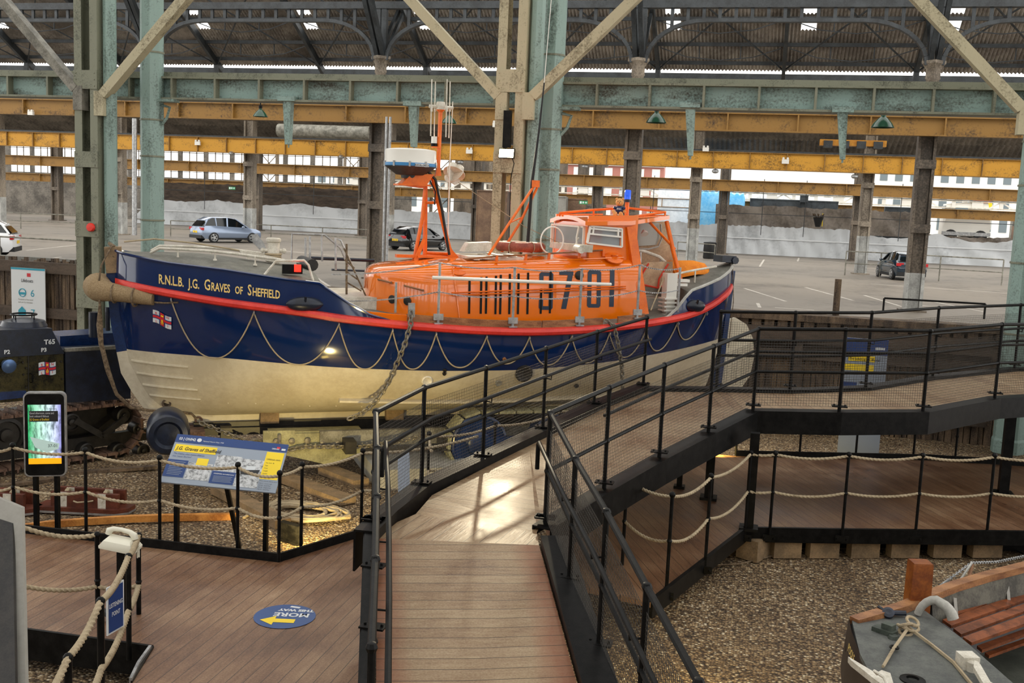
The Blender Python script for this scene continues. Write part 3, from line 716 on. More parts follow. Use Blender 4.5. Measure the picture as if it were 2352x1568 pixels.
crate('rolled_board_stack',1252,452,1300,498,82.5,1,mt['ply'],'white-grey cabinet right of the middle teal column','cabinet')
crate('board_stack',1300,458,1345,498,83.5,1,bx,'brown boards leaning behind the wheelhouse roof','boards')
crate('board_stack',1095,440,1165,490,83,1,bx,'tall dark boards leaning left of the middle lattice post','boards')
crate('board_stack',610,458,688,474,93,1,rs,'reddish board box above the sheeting right of the second pale column','boards')
crate('board_stack',700,455,780,474,93.5,2,bl2,'dark heap of stores above the sheeting left of the radar mast','boards')
crate('notice_board',2030,478,2095,520,93,1,bl2,'black notice board beyond the sheeting at the right','board')
random.seed(21)
for k in range(22):
    x=random.uniform(-12,24);z=random.uniform(2.6,3.6);w_=random.uniform(.6,2.4);h_=random.uniform(.4,1.5);Y=random.uniform(99,112)
    q=proj((x,Y,z+h_));t=thing('stored_equipment',['dark stack','grey crate','white crate','brown box'][(k//4)%4]+' in the clutter of stored equipment beyond the sheeting','equipment',(x,Y,z),'stored equipment beyond the sheeting')
    mm=[bl2,mt['greyb'],mt['whited'],bx][(k//4)%4]
    obj('box',MB().box((x,Y,z+h_/2-.6),(w_,1,h_+1.2)),mm,t);obj('frame',MB().beam((x-w_/2,Y-.55,z+h_),(x+w_/2,Y-.55,z+h_+random.uniform(-.3,.5)),.1,.1).beam((x-w_*.3,Y-.55,z),(x-w_*.3,Y-.55,z+h_+.5),.08,.08),mt['iron'],t)
# white lorry and red stall outside at the right
def lorry(px,py,Y,label):
    p=PY(px,py,Y);x,z=p.x,p.z
    t=thing('white_lorry',label,'lorry',(x,Y,z-1.6))
    rings=[]
    for dx,zt in((-1.9,1.5),(-1.7,2.7),(-.2,2.9),(1.6,2.9),(1.9,1.8)):
        rings.append([V((x+dx,Y-1.1,z-1.2)),V((x+dx,Y-1.15,z-1.2+zt*.5)),V((x+dx,Y-.9,z-1.2+zt)),V((x+dx,Y+.9,z-1.2+zt)),V((x+dx,Y+1.1,z-1.2))])
    obj('cab',MB().loft(rings),mt['white'],t)
    obj('side_window',MB().box((x-.5,Y-1.12,z+.8),(1.0,.1,.8)),gwin,t)
    obj('windscreen',MB().box((x-1.75,Y,z+.9),(.1,1.7,.9)),gwin,t)
    for s_ in(-1.2,1.2): obj('wheel',MB().lathe([(.5,-.15),(.55,0),(.5,.15)],(x+s_,Y-1.1,z-1.2),(0,1,0),14),mt['blackr'],t)
    obj('bumper',MB().box((x,Y-1.2,z-1.),(3.9,.2,.3)),mt['galv'],t)
lorry(2215,510,98,'white lorry cab beyond the sheeting at the right')
t=thing('market_stall','red and white stall with a bright sign beyond the lorry at the right','stall',tuple(PY(2260,540,101)))
a=PY(2232,535,101);b=PY(2278,460,101)
obj('frame',MB().box(((a.x+b.x)/2,101.5,(a.z+b.z)/2),(b.x-a.x,1,b.z-a.z)),mt['red'],t)
obj('panel',MB().box(((a.x+b.x)/2+.3,100.9,(a.z+b.z)/2),((b.x-a.x)*.7,.2,(b.z-a.z)*.75)),mt['white'],t)
obj('sign',MB().box(((a.x+b.x)/2+.3,100.8,b.z-.5),((b.x-a.x)*.6,.1,.5)),mt['yel'],t)
tag(obj('blue_sail',MB().poly([PY(2190,500,99),PY(2225,500,99),PY(2226,462,99)],(0,.3,0)),bt),'small blue triangular cover above the white lorry','cover')
# flower pot, bin, litter
p=P(1629,594,CZ)
t=thing('rubbish_bin','black drum-shaped bin beside the pale column behind the stern','bin',tuple(p))
obj('drum',MB().lathe([(.42,0),(.45,.1),(.43,.5),(.45,.55),(.43,1.0),(.47,1.05),(.4,1.08)],p,n=18),mt['blackr'],t)
obj('lid',MB().lathe([(.48,1.08),(.45,1.14),(0,1.2)],p,n=18),mt['black'],t)
p=PY(1878,521,86.7)
t=thing('hanging_planter','dark tapered planter with dried tuft on the pale sheeting','planter',tuple(p))
obj('pot',MB().lathe([(.18,0),(.34,.5),(.42,.75)],p,n=12),mt['blackr'],t)
m=MB();random.seed(2)
for i in range(30): a=random.uniform(0,6.28);m.wire(p+V((.1*math.cos(a),.1*math.sin(a),.7)),p+V((.45*math.cos(a),.3*math.sin(a),random.uniform(.8,1.05))),.03)
obj('foliage',m,mt['timber'],t)
tag(obj('yellow_pole',MB().tube(PY(1888,520,86.8),PY(1890,490,86.8),.04,6),mt['yel']),'short yellow pole beside the hanging planter','pole')
# emergency lights, exit signs, well-glass lamps
def emer(x,y,Y,s,label):
    p=PY(x,y,Y);t=thing('emergency_light',label,'light',tuple(p),'white emergency light units')
    obj('housing',MB().box(p,(s,.12,s*.62)),mt['white'],t)
    for e in(-.3,.3): obj('spot_head',MB().lathe([(s*.13,-.06),(s*.17,.06)],p+V((e*s,0,s*.45)),(0,-1,0),8),mt['white'],t)
emer(71,260,38.11,.24,'white twin-head emergency light on the ochre beam at the far left')
emer(454,329,63.06,.38,'white emergency light on the yellow beam right of the left teal column')
emer(1078,348,63.06,.4,'white emergency light on the yellow beam beside the mast')
emer(1140,287,38.11,.26,'white emergency light on the ochre beam left of the middle lattice post')
emer(1804,371,63.06,.4,'white emergency light under the bright yellow beam right of the stern')
emer(1621,343,63,.36,'white box on top of the pale column above the stern')
def exitsign(x,y,Y,label):
    p=PY(x,y,Y);t=thing('exit_sign',label,'sign',tuple(p),'green exit signs')
    obj('plate',MB().box(p,(.62,.05,.24)),M('exit_green','1f8a55',r=.4),t)
    m=MB();m.join(place2d(rect2(-.26,-.08,-.12,.08),p,(1,0,0),(0,0,1),V((0,-1,0)),.03));m.join(place2d(MB().add([(.1,-.02,0),(.18,-.02,0),(.18,-.08,0),(.28,0,0),(.18,.08,0),(.18,.02,0),(.1,.02,0)],[(0,1,2,3,4,5,6)]),p,(1,0,0),(0,0,1),V((0,-1,0)),.03))
    m.join(place2d(rect2(-.06,-.06,.04,.07),p,(1,0,0),(0,0,1),V((0,-1,0)),.03));obj('symbols',m,mt['wprint'],t,smooth=0)
exitsign(1340,465,76,'green exit sign with arrow right of the middle teal column')
exitsign(533,432,83.6,'small green exit sign on the dark column above the silver-blue car')
for k,(x,y) in enumerate([(532,352),(1058,372),(1343,382),(1643,393),(1963,405),(784,360)]):
    p=PY(x,y,63.3);t=thing('well_glass_lamp','round pale lamp hanging below the yellow beam '+['above the silver-blue car','beside the mast radar reflector','right of the middle teal column','right of the stern','left of the rightmost pale column','left of the dark brown column'][k],'lamp',tuple(p),'round hanging lamps below the yellow beam')
    obj('globe',MB().ball(p,.17,10,sq=(1.2,1.2,.8)),mt['galv'],t);obj('stem',MB().tube(p+V((0,0,.1)),V((p.x,p.y,6.78)),.03,5),mt['iron'],t)
# large pipes
tag(obj('silver_pipe',MB().tube(PY(309,272,60),PY(309,540,60),.16,10),mt['galv']),'bright silver vertical pipe beside the left teal column','pipe')
tag(obj('duct',MB().tube(PY(640,299,60),PY(850,306,60),.4,14),mt['greyb']),'wide grey duct between the two yellow beams left of the mast','duct')
m=MB();pc=PY(865,300,37.5)
for dx in(.35,.5): m.tube((pc.x+dx,37.6,CZ),(pc.x+dx,37.6,7.2),.05,8)
tag(obj('cable_conduit',m,mt['galv']),'pair of grey conduits on the dark brown column left of the radar','conduit')
# overhead travelling crane, orange
t=thing('travelling_crane','small orange crane trolley on the bright yellow beam at the right','crane',tuple(PY(1960,330,64)))
a=PY(1882,336,64);b=PY(2036,322,64)
obj('trolley_beam',MB().box(((a.x+b.x)/2,64,(a.z+b.z)/2),(b.x-a.x,.6,.34)),M('orange_yellow_paint','c47e16','d99a2a',r=.5,sc_=2),t)
for i in range(4): obj('wheel_box',MB().box((a.x+(b.x-a.x)*(i+.5)/4,63.8,(a.z+b.z)/2-.1),(.5,.5,.4)),mt['iron'],t)
# ================================================================ cars
def car(name,label,Lc,H,Wd,paint,loc,rz,hatch=1,plate=None):
    t=thing(name,label,'car',loc)
    x,y,z=loc;R=Matrix.Rotation(rz,4,'Z');T=Matrix.Translation(V(loc))@R
    L=Lc/2;w=Wd/2
    # nose at +x ; stations: x, half width, underside, shoulder z, top z
    st=[(-L,.72,.42,.62,.80),(-L*.97,.9,.30,.78,.98),(-L*.86,.97,.24,.86,1.05),(-L*.6,1,.22,.9,1.06),(-L*.2,1,.22,.88,1.02),(L*.2,1,.22,.85,.99),(L*.5,.99,.22,.82,.95),(L*.78,.96,.24,.76,.88),(L*.95,.84,.3,.62,.74),(L,.62,.4,.5,.6)]
    rings=[]
    for sx,hw,zb,zs,zt in st:
        hw*=w;rings.append([V((sx,-hw*.9,zb)),V((sx,-hw,(zb+zs)/2)),V((sx,-hw*.97,zs)),V((sx,-hw*.86,zt)),V((sx,hw*.86,zt)),V((sx,hw*.97,zs)),V((sx,hw,(zb+zs)/2)),V((sx,hw*.9,zb))])
    obj('body',MB().loft(rings).xf(T),paint,t,smooth=35)
    gl=[(-L*.93,.82,1.0,1.05),(-L*.80,.79,1.02,H-.22),(-L*.62,.78,1.02,H-.04),(-L*.1,.78,1.0,H-.01),(L*.14,.78,.97,H-.1),(L*.54,.80,.93,.97)]
    rings=[[V((sx,-hw*w*1.04,zb)),V((sx,-hw*w*.84,zt)),V((sx,hw*w*.84,zt)),V((sx,hw*w*1.04,zb))] for sx,hw,zb,zt in gl]
    obj('windows',MB().loft(rings).xf(T),cgl,t,smooth=30)
    rf=[[V((sx,-hw*w*.86,zt)),V((sx,-hw*w*.7,zt+.045)),V((sx,hw*w*.7,zt+.045)),V((sx,hw*w*.86,zt))] for sx,hw,zb,zt in gl[1:5]]
    obj('roof_panel',MB().loft(rf).xf(T),paint,t)
    pls=[]
    for s_ in(-1,1):
        for (xa,za,xb,zb_) in((-L*.9,1.0,-L*.76,H-.16),(L*.54,.93,L*.14,H-.1),(-L*.16,.98,-L*.14,H-.05),(-L*.5,.98,-L*.52,H-.06)):
            pls.append(MB().beam((xa,s_*w*.80,za+.01),(xb,s_*w*.66,zb_+.01),.09,.05))
    for pl in pls: obj('pillar',pl.xf(T),paint,t)
    for sx in(-L*.62,L*.62):
        for s_ in(-1,1):
            c=T@V((sx,s_*w*.93,.33));ax=(R@V((0,s_,0)))
            wh=obj('wheel',MB().lathe([(.24,-.1),(.32,-.09),(.34,-.02),(.33,.06),(.24,.08)],c,ax,20),mt['blackr'],t)
            m=MB();m.lathe([(.235,.085),(.225,.095),(.2,.085)],c,ax,20,cap=False);m.lathe([(.05,.09),(.03,.11)],c,ax,10)
            a=ax.orthogonal().normalized();b=ax.cross(a)
            for k in range(5): an=k*2*PI/5;d=a*math.cos(an)+b*math.sin(an);m.beam(c+ax*.1,c+ax*.09+d*.22,.07,.03,up=ax)
            obj('rim',m,mt['galv'],wh)
    for s_ in(-1,1):
        obj('tail_light',MB().box((-L*.955,s_*w*.74,.86),(.14,.36,.16)).xf(T),M('tail_red_'+name,'b01018',r=.2),t)
        obj('wing_mirror',MB().ball((L*.3,s_*(w+.06),1.0),.11,8,sq=(1,.8,.8)).xf(T),paint,t)
    obj('rear_bumper',MB().box((-L*.95,0,.36),(.22,Wd*.86,.2)).xf(T),mt['blackr'],t)
    obj('sill',MB().box((0,0,.26),(Lc*.62,Wd*.985,.12)).xf(T),mt['blackr'],t)
    pb=obj('number_plate',MB().box((-L*1.0,0,.66),(.03,.52,.13)).xf(T),M('plate_yellow_'+name,'e8c21c',r=.4),t)
    if plate:
        tx=text_mb(plate,.12,sx=.9,align='CENTER');tx.v=[(-L-.02,-v[0],v[1]+.615) for v in tx.v];obj('plate_text',tx.xf(T),mt['kprint'],pb,smooth=0)
    obj('rear_window',MB().add([(-L*.935,-w*.66,1.04),(-L*.935,w*.66,1.04),(-L*.81,w*.6,H-.24),(-L*.81,-w*.6,H-.24)],[(0,1,2,3)]).xf(Matrix.Translation(T.to_3x3()@V((-.02,0,.02)))@T),cgl,t)
    return t
cgl=M('car_glass','0e1316',r=.06)
def carat(name,label,Lc,H,Wd,paint,px,py,head,plate=None):
    p=P(px,py,CZ);return car(name,label,Lc,H,Wd,paint,tuple(p),math.radians(head),plate=plate)
carat('silver_blue_car','silver-blue hatchback parked behind the bow of the lifeboat',4.35,1.58,1.82,M('silver_blue_paint','8795ab',r=.2,m=.4,coat=.5),520,556,58,'EJ71')
carat('black_hatchback','shiny black hatchback parked behind the radar mast',4.3,1.5,1.75,M('black_car_paint','0b0c0e',r=.08,coat=.8),962,574,64,'WL19 ZK')
carat('dark_blue_hatchback','dark teal-blue hatchback seen from behind at the right',3.95,1.48,1.72,M('dark_blue_car_paint','0d2433',r=.1,coat=.8),2066,640,101,'BG16 XSL')
carat('white_car','rear of a white car cut by the left edge',4.2,1.55,1.8,M('white_car_paint','e6e8ea',r=.15,coat=.6),-80,587,208)
# ================================================================ boardwalks and ramps
def flat(pts,th,mat,name,parent,label=None):
    m=MB();m.poly([V(p) for p in pts],(0,0,-th));return obj(name,m,mat,parent,label,smooth=0)
def edge_bar(pts,h,w,dz,off=0):
    m=MB()
    for a,b in zip(pts,pts[1:]): m.beam(V(a)+V((0,0,dz)),V(b)+V((0,0,dz)),w,h)
    return m
LD=[P(-150,1200,0),P(640,1290,0),P(860,1222,0),V((-3.55,11.2,0)),V((-3.5,9.4,0)),V((-2.75,6.6,0)),V((-2.5,5.6,0)),V((-4.6,5.6,0)),P(300,1568,0),P(350,1487,0),P(60,1447,0),P(-150,1421,0)]
t=thing('boardwalk','low brown boardwalk with diagonal boards at the left, carrying the blue floor sticker','boardwalk',tuple(V((-5.5,9,-.05))))
flat(LD,.06,mt['deckL'],'decking',t)
kb=edge_bar([LD[0],LD[1],LD[2]],.1,.03,.05);obj('kerb',kb,mt['black'],t,'black steel kerb')
fs=edge_bar([LD[11],LD[10],LD[9]],.3,.03,-.13);fs.join(edge_bar([LD[9],LD[8]],.3,.03,-.13));fs.join(edge_bar([LD[0]+V((0,.03,0)),LD[1]+V((0,.03,0)),LD[2]+V((0,.03,0))],.3,.02,-.16));obj('fascia',fs,mt['black'],t)
obj('kerb_strip',edge_bar([P(345,1492,.0),P(318,1530,0),P(300,1568,0)],.05,.025,.02),mt['galv'],t)
RD=[V((-.94,10.7,0)),V((-.03,13.75,0)),V((1.2,14.15,0)),V((3.95,15.1,0)),V((6.5,16.0,0)),V((6.5,20,0)),P(2352,1070,0),P(2130,1056,0),P(1690,1047,0),V((-2.2,18,0)),V((-3.,14.5,0)),V((-2.0,11.0,0))]
rd=thing('boardwalk','low reddish-brown boardwalk passing under the raised walkway at the right','boardwalk',(1.5,16,-.05))
flat(RD,.06,mt['deckR'],'decking',rd)
obj('kerb',edge_bar([RD[8],RD[7],RD[6]],.1,.03,.05),mt['black'],rd,'black steel kerb')
f=edge_bar(RD[:5],.2,.05,-.07);f.join(edge_bar([RD[9],RD[8],RD[7],RD[6]],.3,.03,-.17));obj('fascia',f,mt['black'],rd)
m=MB()
for xa,xb in ((1775,1838),(1858,1925),(1953,2018),(2045,2110),(2142,2207),(2233,2300)):
    a=P(xa,1240,-.15);b=P(xb,1240,-.15);obj('bearer_block',MB().beam(V((a.x,a.y+.08,-.28)),V((b.x,b.y+.08,-.28)),.16,.24),mt['timberg'],rd)
obj('dark_gap_strip',MB().beam(V((0.2,14.35,-.28)),V((4,15.6,-.28)),.05,.24),mt['dark'],rd)  # near-black strip puts the under-deck shade into the gaps between the blocks
# ---- ramp from the foreground up to the landing
def zr(Y): return .97-(9.2-Y)*.155
t=thing('ramp','brown ramp with cross boards rising from the bottom centre to the landing','ramp',(-2.3,7,-.1))
R1=[V((-2.2,5.2,zr(5.2))),V((-.55,5.6,zr(5.6))),V((-1.88,9.25,.97)),V((-3.35,8.9,.97))]
R1[0]=V((-2.0,5.4,zr(5.4)));
flat(R1,.06,mt['ramp'],'decking',t)
e=(R1[1]-R1[2]).normalized();nr=V((-e.y,e.x,0)).normalized()
m=MB();m.beam(R1[2]+nr*.03+V((0,0,.03)),R1[1]+nr*.03+V((0,0,.03)),.03,.12)
m.beam(R1[2]+nr*.14+V((0,0,.085)),R1[1]+nr*.14+V((0,0,.085)),.26,.02);m.beam(R1[2]+nr*.27+V((0,0,-.07)),R1[1]+nr*.27+V((0,0,-.07)),.02,.3);obj('stringer',m,mt['black'],t,'black steel channel at the right side')
e=(R1[0]-R1[3]).normalized();nl=V((e.y,-e.x,0)).normalized()
m=MB();m.beam(R1[3]+nl*.03+V((0,0,.03)),R1[0]+nl*.03+V((0,0,.03)),.03,.12);m.beam(R1[3]+nl*.07+V((0,0,.085)),R1[0]+nl*.07+V((0,0,.085)),.1,.02);m.beam(R1[3]+nl*.12+V((0,0,-.07)),R1[0]+nl*.12+V((0,0,-.07)),.02,.3);obj('stringer',m,mt['black'],t,'black steel channel at the left side')
# ---- landing
F=[P(x,y,z+1.15)-V((0,0,1.15)) for x,y,z in [(865,945,.97),(975,890,.98),(1117,845,1.04),(1255,800,1.12),(1373,757,1.22),(1487,720,1.38),(1657,717,1.45),(1828,718,1.5),(2003,718,1.5),(2157,707,1.5),(2345,700,1.5)]]
for i_,dz_ in ((4,.03),(5,.06),(6,.09),(7,.1),(8,.1),(9,.1),(10,.1)): F[i_].z-=dz_
Nn=[P(x,y,z+1.15)-V((0,0,1.15)) for x,y,z in [(1264,948,.97),(1400,890,1.07),(1527,838,1.18),(1640,795,1.3),(1743,755,1.45),(1943,757,1.5),(2137,760,1.5),(2302,745,1.5)]]
F.append(V((6.4,22.0,1.4)));Nn.append(V((4.9,17.9,1.5)));Nn.append(V((6.8,19.2,1.5)))
ca=(F[0]+F[1])/2
t=thing('ramp_landing','many-sided brown landing where the two ramps meet, in front of the lifeboat','landing',(-2.8,10.3,-.1))
def inset(a,b,d): # shift a towards b by d
    return a+(b-a).normalized()*d
LA=[R1[3]+V((0,0,0)),R1[2],inset(Nn[0],F[2],.1),inset(F[3],Nn[0],.2)*1,inset(F[2],Nn[0],.16),inset(F[1],Nn[0],.16),inset(F[0],Nn[0],.14)+V((0,.25,0))]
LA[3]=inset(F[2]+(F[3]-F[2])*.75,Nn[0],.2)
sA=P(955,1180,.975);sB=P(1233,1222,.975)
obj('decking',MB().add([LA[0],LA[1],sB,sA,LA[6]],[(0,1,2,3,4)]),mt['landing'],t,smooth=0)
obj('decking',MB().add([sA,sB,LA[2],LA[3],LA[4],LA[5]],[(0,1,2,3,4,5)]),mt['landing2'],t,smooth=0)
# raised kerb along the outer edge of the landing and ramps, with the flat channel the posts stand on
def channel(pts,inn,parent,deep=.3,label=None,top=.1):
    m=MB();pts=[V(p) for p in pts]
    off=[]
    for i,p in enumerate(pts):
        a=pts[max(0,i-1)];b=pts[min(len(pts)-1,i+1)];d=(b-a);d.z=0;d.normalize();n=V((-d.y,d.x,0))*inn;off.append(n)
    w=.11
    prof=[(w,-.06),(w,top),(-w,top),(-w,-deep),(-w+.02,-deep),(-w+.02,top-.02),(w-.02,top-.02),(w-.02,-.06)]
    rings=[[p+n*u_+V((0,0,v_)) for u_,v_ in prof] for p,n in zip(pts,off)]
    m.loft(rings);return obj('edge_channel',m,mt['black'],parent,label,smooth=0)
channel([F[0]+V((.05,-.35,0)),F[0]+V((0,.35,0)),F[1],F[2]],-1,t)
# ---- upper ramp and raised walkway
t2=thing('upper_ramp','brown ramp climbing from the landing to the raised walkway in front of the stern','ramp',(-1.5,12.5,-.1))
m=MB();
FA=[LA[3]]+[inset(F[i],Nn[i],.1) for i in(4,5)];
A=[LA[3]+V((0,0,.0)),inset(F[3],Nn[1],.1),inset(F[4],Nn[3],.1),inset(F[5],Nn[4],.1)]
B=[LA[2],inset(Nn[1],F[3],.1),inset(Nn[3],F[4],.1),inset(Nn[4],F[5],.1)]
m.loft([[b,a] for a,b in zip(A,B)],closed=False,cap=False);obj('decking',m,mt['ramp2'],t2,smooth=0)
channel([F[2],F[3],F[4],F[5]],-1,t2,.25)
channel([Nn[0]+V((-.0,-.15,0)),Nn[1],Nn[2],Nn[3],Nn[4]],1,t2,.26,top=.05)
t3=thing('raised_walkway','brown raised walkway with black steel girder crossing the right half of the picture','walkway',(2,16,-.1))
A=[inset(F[i],Nn[j],.1) for i,j in((5,4),(6,4),(7,5),(8,5),(9,6),(10,7),(11,9))];B=[inset(Nn[j],F[i],.1) for i,j in((5,4),(6,4),(7,5),(8,6),(9,7),(10,8),(11,9))]
m=MB();m.loft([[b,a] for a,b in zip(A,B)],closed=False,cap=False);obj('decking',m,mt['walk'],t3,smooth=0)
channel(F[5:],-1,t3,.25,top=.06);channel(Nn[4:],1,t3,.26,top=.05)
def support(px,py,z0,parent,top,w=.12):
    p=P(px,py,z0);obj('support_post',MB().box((p.x,p.y,(z0+top)/2),(w,w,top-z0)),mt['black'],parent);obj('post_foot',MB().box((p.x,p.y,z0+.02),(w*2,w*2,.04)),mt['black'],parent)
support(1719,1215,0,t3,1.3);support(2303,1135,0,t3,1.3,.14);support(1627,1145,0,t2,1.1);support(1560,1120,0,t2,1.0,.08)
# ---- pipe railings
def railing(name,label,bases,tops=1.15,mids=(.57,),hand=None,mesh=True,inn=1,skip_mesh=(),plates=True,mz0=.06,sp=.036):
    t=thing(name,label,'railing',tuple(bases[0]),'black pipe railings of the ramps')
    bs=[V(b) for b in bases];H=V((0,0,tops))
    m=MB();m.path([b+H for b in bs],.026,8)
    for b in bs: m.ball(b+H,.038,8)
    obj('top_rail',m,mt['black'],t)
    for h in mids:
        m=MB();m.path([b+V((0,0,h)) for b in bs],.022,8)
        for b in bs: m.ball(b+V((0,0,h)),.036,8)
        obj('middle_rail',m,mt['black'],t)
    if hand:
        pts=[]
        for i,b in enumerate(bs):
            a=bs[max(0,i-1)];c=bs[min(len(bs)-1,i+1)];d=c-a;d.z=0;d.normalize();n=V((-d.y,d.x,0))*inn
            pts.append(b+n*hand[1]+V((0,0,hand[0])))
        d=(pts[0]-pts[1]).normalized();pts=[pts[0]+d*.05+V((0,0,-.28)),pts[0]+d*.05+V((0,0,-.03))]+pts if hand[2] else pts
        hr=obj('handrail',MB().path(pts,.022,8),mt['black'],t)
        k=MB()
        for i,b in enumerate(bs[1:-1]): q=pts[i+1+(2 if hand[2] else 0)];k.path([b+V((0,0,hand[0]-.06)),q+V((0,0,-.07)),q],.009,5)
        if k.v: obj('bracket',k,mt['black'],hr)
    for b in bs:
        m=MB();m.tube(b,b+H,.024,8)
        if plates:
            m.box(b+V((0,0,.115)),(.2,.13,.015))
            for a in(-.07,.07): m.ball(b+V((a,0,.13)),.014,6)
        m.ball(b+V((0,0,.17)),.03,6,sq=(1,1,.6));obj('post',m,mt['black'],t)
    if mesh:
        for i,(a,b) in enumerate(zip(bs,bs[1:])):
            if i in skip_mesh: continue
            m=MB();L_=(b-a).length;n=int(L_/sp);h0,h1=mz0+.05,tops-.16
            for k in range(n+1):
                p=a+(b-a)*k/n;m.wire(p+V((0,0,h0)),p+V((0,0,h1)),.0022)
            n=int((h1-h0)/sp)
            for k in range(n+1):
                z=V((0,0,h0+(h1-h0)*k/n));m.wire(a+z,b+z,.0022)
            obj('mesh_panel',m,mt['wire'],t,'fine square wire mesh panel',smooth=0)
    return t
railing('pipe_railing','black mesh railing along the far side of the landing, in front of the hull',[F[i]+V((0,0,.0)) for i in range(6)],hand=(.82,.09,True),inn=-1)
railing('pipe_railing','black mesh railing along the far side of the raised walkway, before the info panel',[F[i] for i in range(5,12)][1:],tops=1.25,hand=(.82,.09,False),inn=-1)
tt=railing('pipe_railing','black railing with mesh on the near side of the upper ramp and raised walkway',Nn,hand=None)
obj('handrail',MB().path([q+V((-.05,.08,.83)) for q in Nn[1:5]]+[q+V((0,.09,.83)) for q in Nn[5:]],.02,8),mt['black'],tt)
Rr=[P(x,y,z+1.15)-V((0,0,1.15)) for x,y,z in [(1264,948,.97),(1322,1055,.83),(1393,1176,.68),(1486,1348,.5),(1605,1568,.35)]]
RR=[Nn[0]]+Rr[1:]
railing('pipe_railing','black railing with mesh on the right side of the foreground ramp',[Nn[0]+V((.01,-.03,0))]+[r for r in Rr[1:]],hand=(.86,.1,True),inn=-1)
Ll=[F[0]+V((.0,-.02,0)),V((-3.13,8.25,.84)),V((-2.78,7.35,.69)),V((-2.42,6.4,.55)),V((-2.05,5.4,.4))]
railing('pipe_railing','black railing on the left side of the foreground ramp, seen almost end-on',Ll,hand=(.86,.1,True),inn=1)
obj_st=MB()
# ================================================================ rope barriers
def rope_path(a,b,sag,n=40):
    a=V(a);b=V(b);return [a+(b-a)*(i/n)-V((0,0,sag*4*(i/n)*(1-i/n))) for i in range(n+1)]
def rope(pts_list,sags,label,grp,r=.017,mat=None,nm='barrier_rope',tw=70):
    pts=[]
    for k,(a,b) in enumerate(zip(pts_list,pts_list[1:])):
        s_=sags[k] if isinstance(sags,(list,tuple)) else sags
        L_=(V(a)-V(b)).length;q=rope_path(a,b,s_,max(6,int(L_/.006)));pts+=q if k==0 else q[1:]
    return tag(obj(nm,MB().path(pts,r,12,twist=tw,lobes=3),mat or mt['rope'],smooth=60),label,'rope',grp)
def rope_post(p,h,label,grp,balls=(.5,),r=.02,out=0,foot=0,lean=(0,0)):
    p=V(p);t=thing('rope_post',label,'post',tuple(p),grp)
    obj('shaft',MB().tube(p-V((0,0,foot)),p+V((0,0,h)),r,10),mt['black'],t)
    for k,b in enumerate(list(balls)): obj('collar_ball',MB().ball(p+V((0,0,h*b)),.032,8),mt['black'],t)
    obj('finial',MB().ball(p+V((0,0,h)),.036,10),mt['black'],t)
    if out:
        m=MB();m.box(p+V((0,-.03,-.09)),(.17,.012,.09))
        for a in(-.06,.06): m.ball(p+V((a,-.04,-.09)),.02,6)
        obj('foot_plate',m,mt['black'],t)
    return p
def topz(px,py,ybase,z=0):
    return None
gl='rope posts along the left boardwalk'
LP=[]
for (xt,yt,xb,yb),lb in zip([(-60,1015,-52,1212),(27,1025,33,1214),(193,1040,198,1226),(363,1052,367,1247),(540,1068,545,1266),(640,1073,640,1290),(687,1060,691,1263),(826,1022,829,1220)],
    ['black rope post outside the left edge','black rope post at the far left, left of the display totem','black rope post just right of the display totem','black rope post at the left end of the info board','black rope post in front of the right part of the info board','black rope post at the corner of the kerb','black rope post right of the kerb corner by the floodlight','black rope post nearest the ramp railing on the left boardwalk']):
    b=P(xb,yb,.0);q=rope_post(b,1.03,lb,gl);LP.append(b)
e=V((0,0,1.0));e2=V((0,0,.52))
LPX=LP+[V((-3.5,12.9,.1))]
rope([p+e for p in LPX],[.06,.05,.07,.05,.05,.02,.05,.06],'thick tan rope through the tops of the left boardwalk posts','ropes of the left boardwalk')
rope([p+e2 for p in LPX],[.06,.06,.07,.06,.05,.02,.06,.07],'thick tan rope at half height of the left boardwalk posts','ropes of the left boardwalk')
# rope barrier round the lifeboat carriage seen through the landing mesh
BP=[]
for x,y,lb in [(1108,1170,'thin black rope post below the blue carriage wheel'),(1105,985,'thin black rope post behind the mesh left of the carriage wheel'),(1250,1000,'thin black rope post behind the mesh right of the carriage wheel')]: pass
bp=[V((-4.2,13.0,-.3)),V((-3.55,14.0,-.3)),V((-2.9,15.4,-.3)),V((-2.3,16.8,-.3))]
for k,b in enumerate(bp): rope_post(b,1.35,['thin black rope post behind the landing mesh, nearest the hull chain','thin black rope post behind the landing mesh, left of the carriage wheel','thin black rope post behind the landing mesh, right of the carriage wheel','thin black rope post behind the upper ramp mesh'][k],'rope posts in front of the carriage wheel')
rope([b+V((0,0,1.32)) for b in [V((-3.9,12.2,-.3))]+bp],.06,'pale rope behind the landing mesh, upper line','ropes in front of the carriage wheel')
rope([b+V((0,0,.85)) for b in [V((-3.9,12.2,-.3))]+bp],.06,'pale rope behind the landing mesh, lower line','ropes in front of the carriage wheel')
# right boardwalk front barrier
gr='rope posts along the right boardwalk'
RP=[]
for (xb,yb),h,lb in zip([(1429,1297),(1531,1348),(1620,1290),(1712,1218),(1768,1219),(1935,1221),(2103,1221),(2267,1220),(2440,1219)],
   [1.05]*9,
   ['black rope post on the right boardwalk seen through the ramp railing','black rope post on the right boardwalk, second from the ramp railing','black rope post on the right boardwalk, third from the ramp railing','black rope post at the outer corner of the right boardwalk','black rope post just right of the boardwalk corner','black rope post in the middle of the right boardwalk edge','black rope post right of the middle of the right boardwalk edge','black rope post near the right picture edge','black rope post beyond the right picture edge']):
    b=P(xb,yb,0.0)
    RP.append(b);rope_post(b,h,lb,gr,out=1,foot=.15)
o_=[RP[0],RP[2],RP[3],RP[4],RP[5],RP[6],RP[7],RP[8]]
o_=[RP[0]]+[RP[1]]+[RP[2]]+RP[3:]
e=V((0,0,1.03));e2=V((0,0,.53))
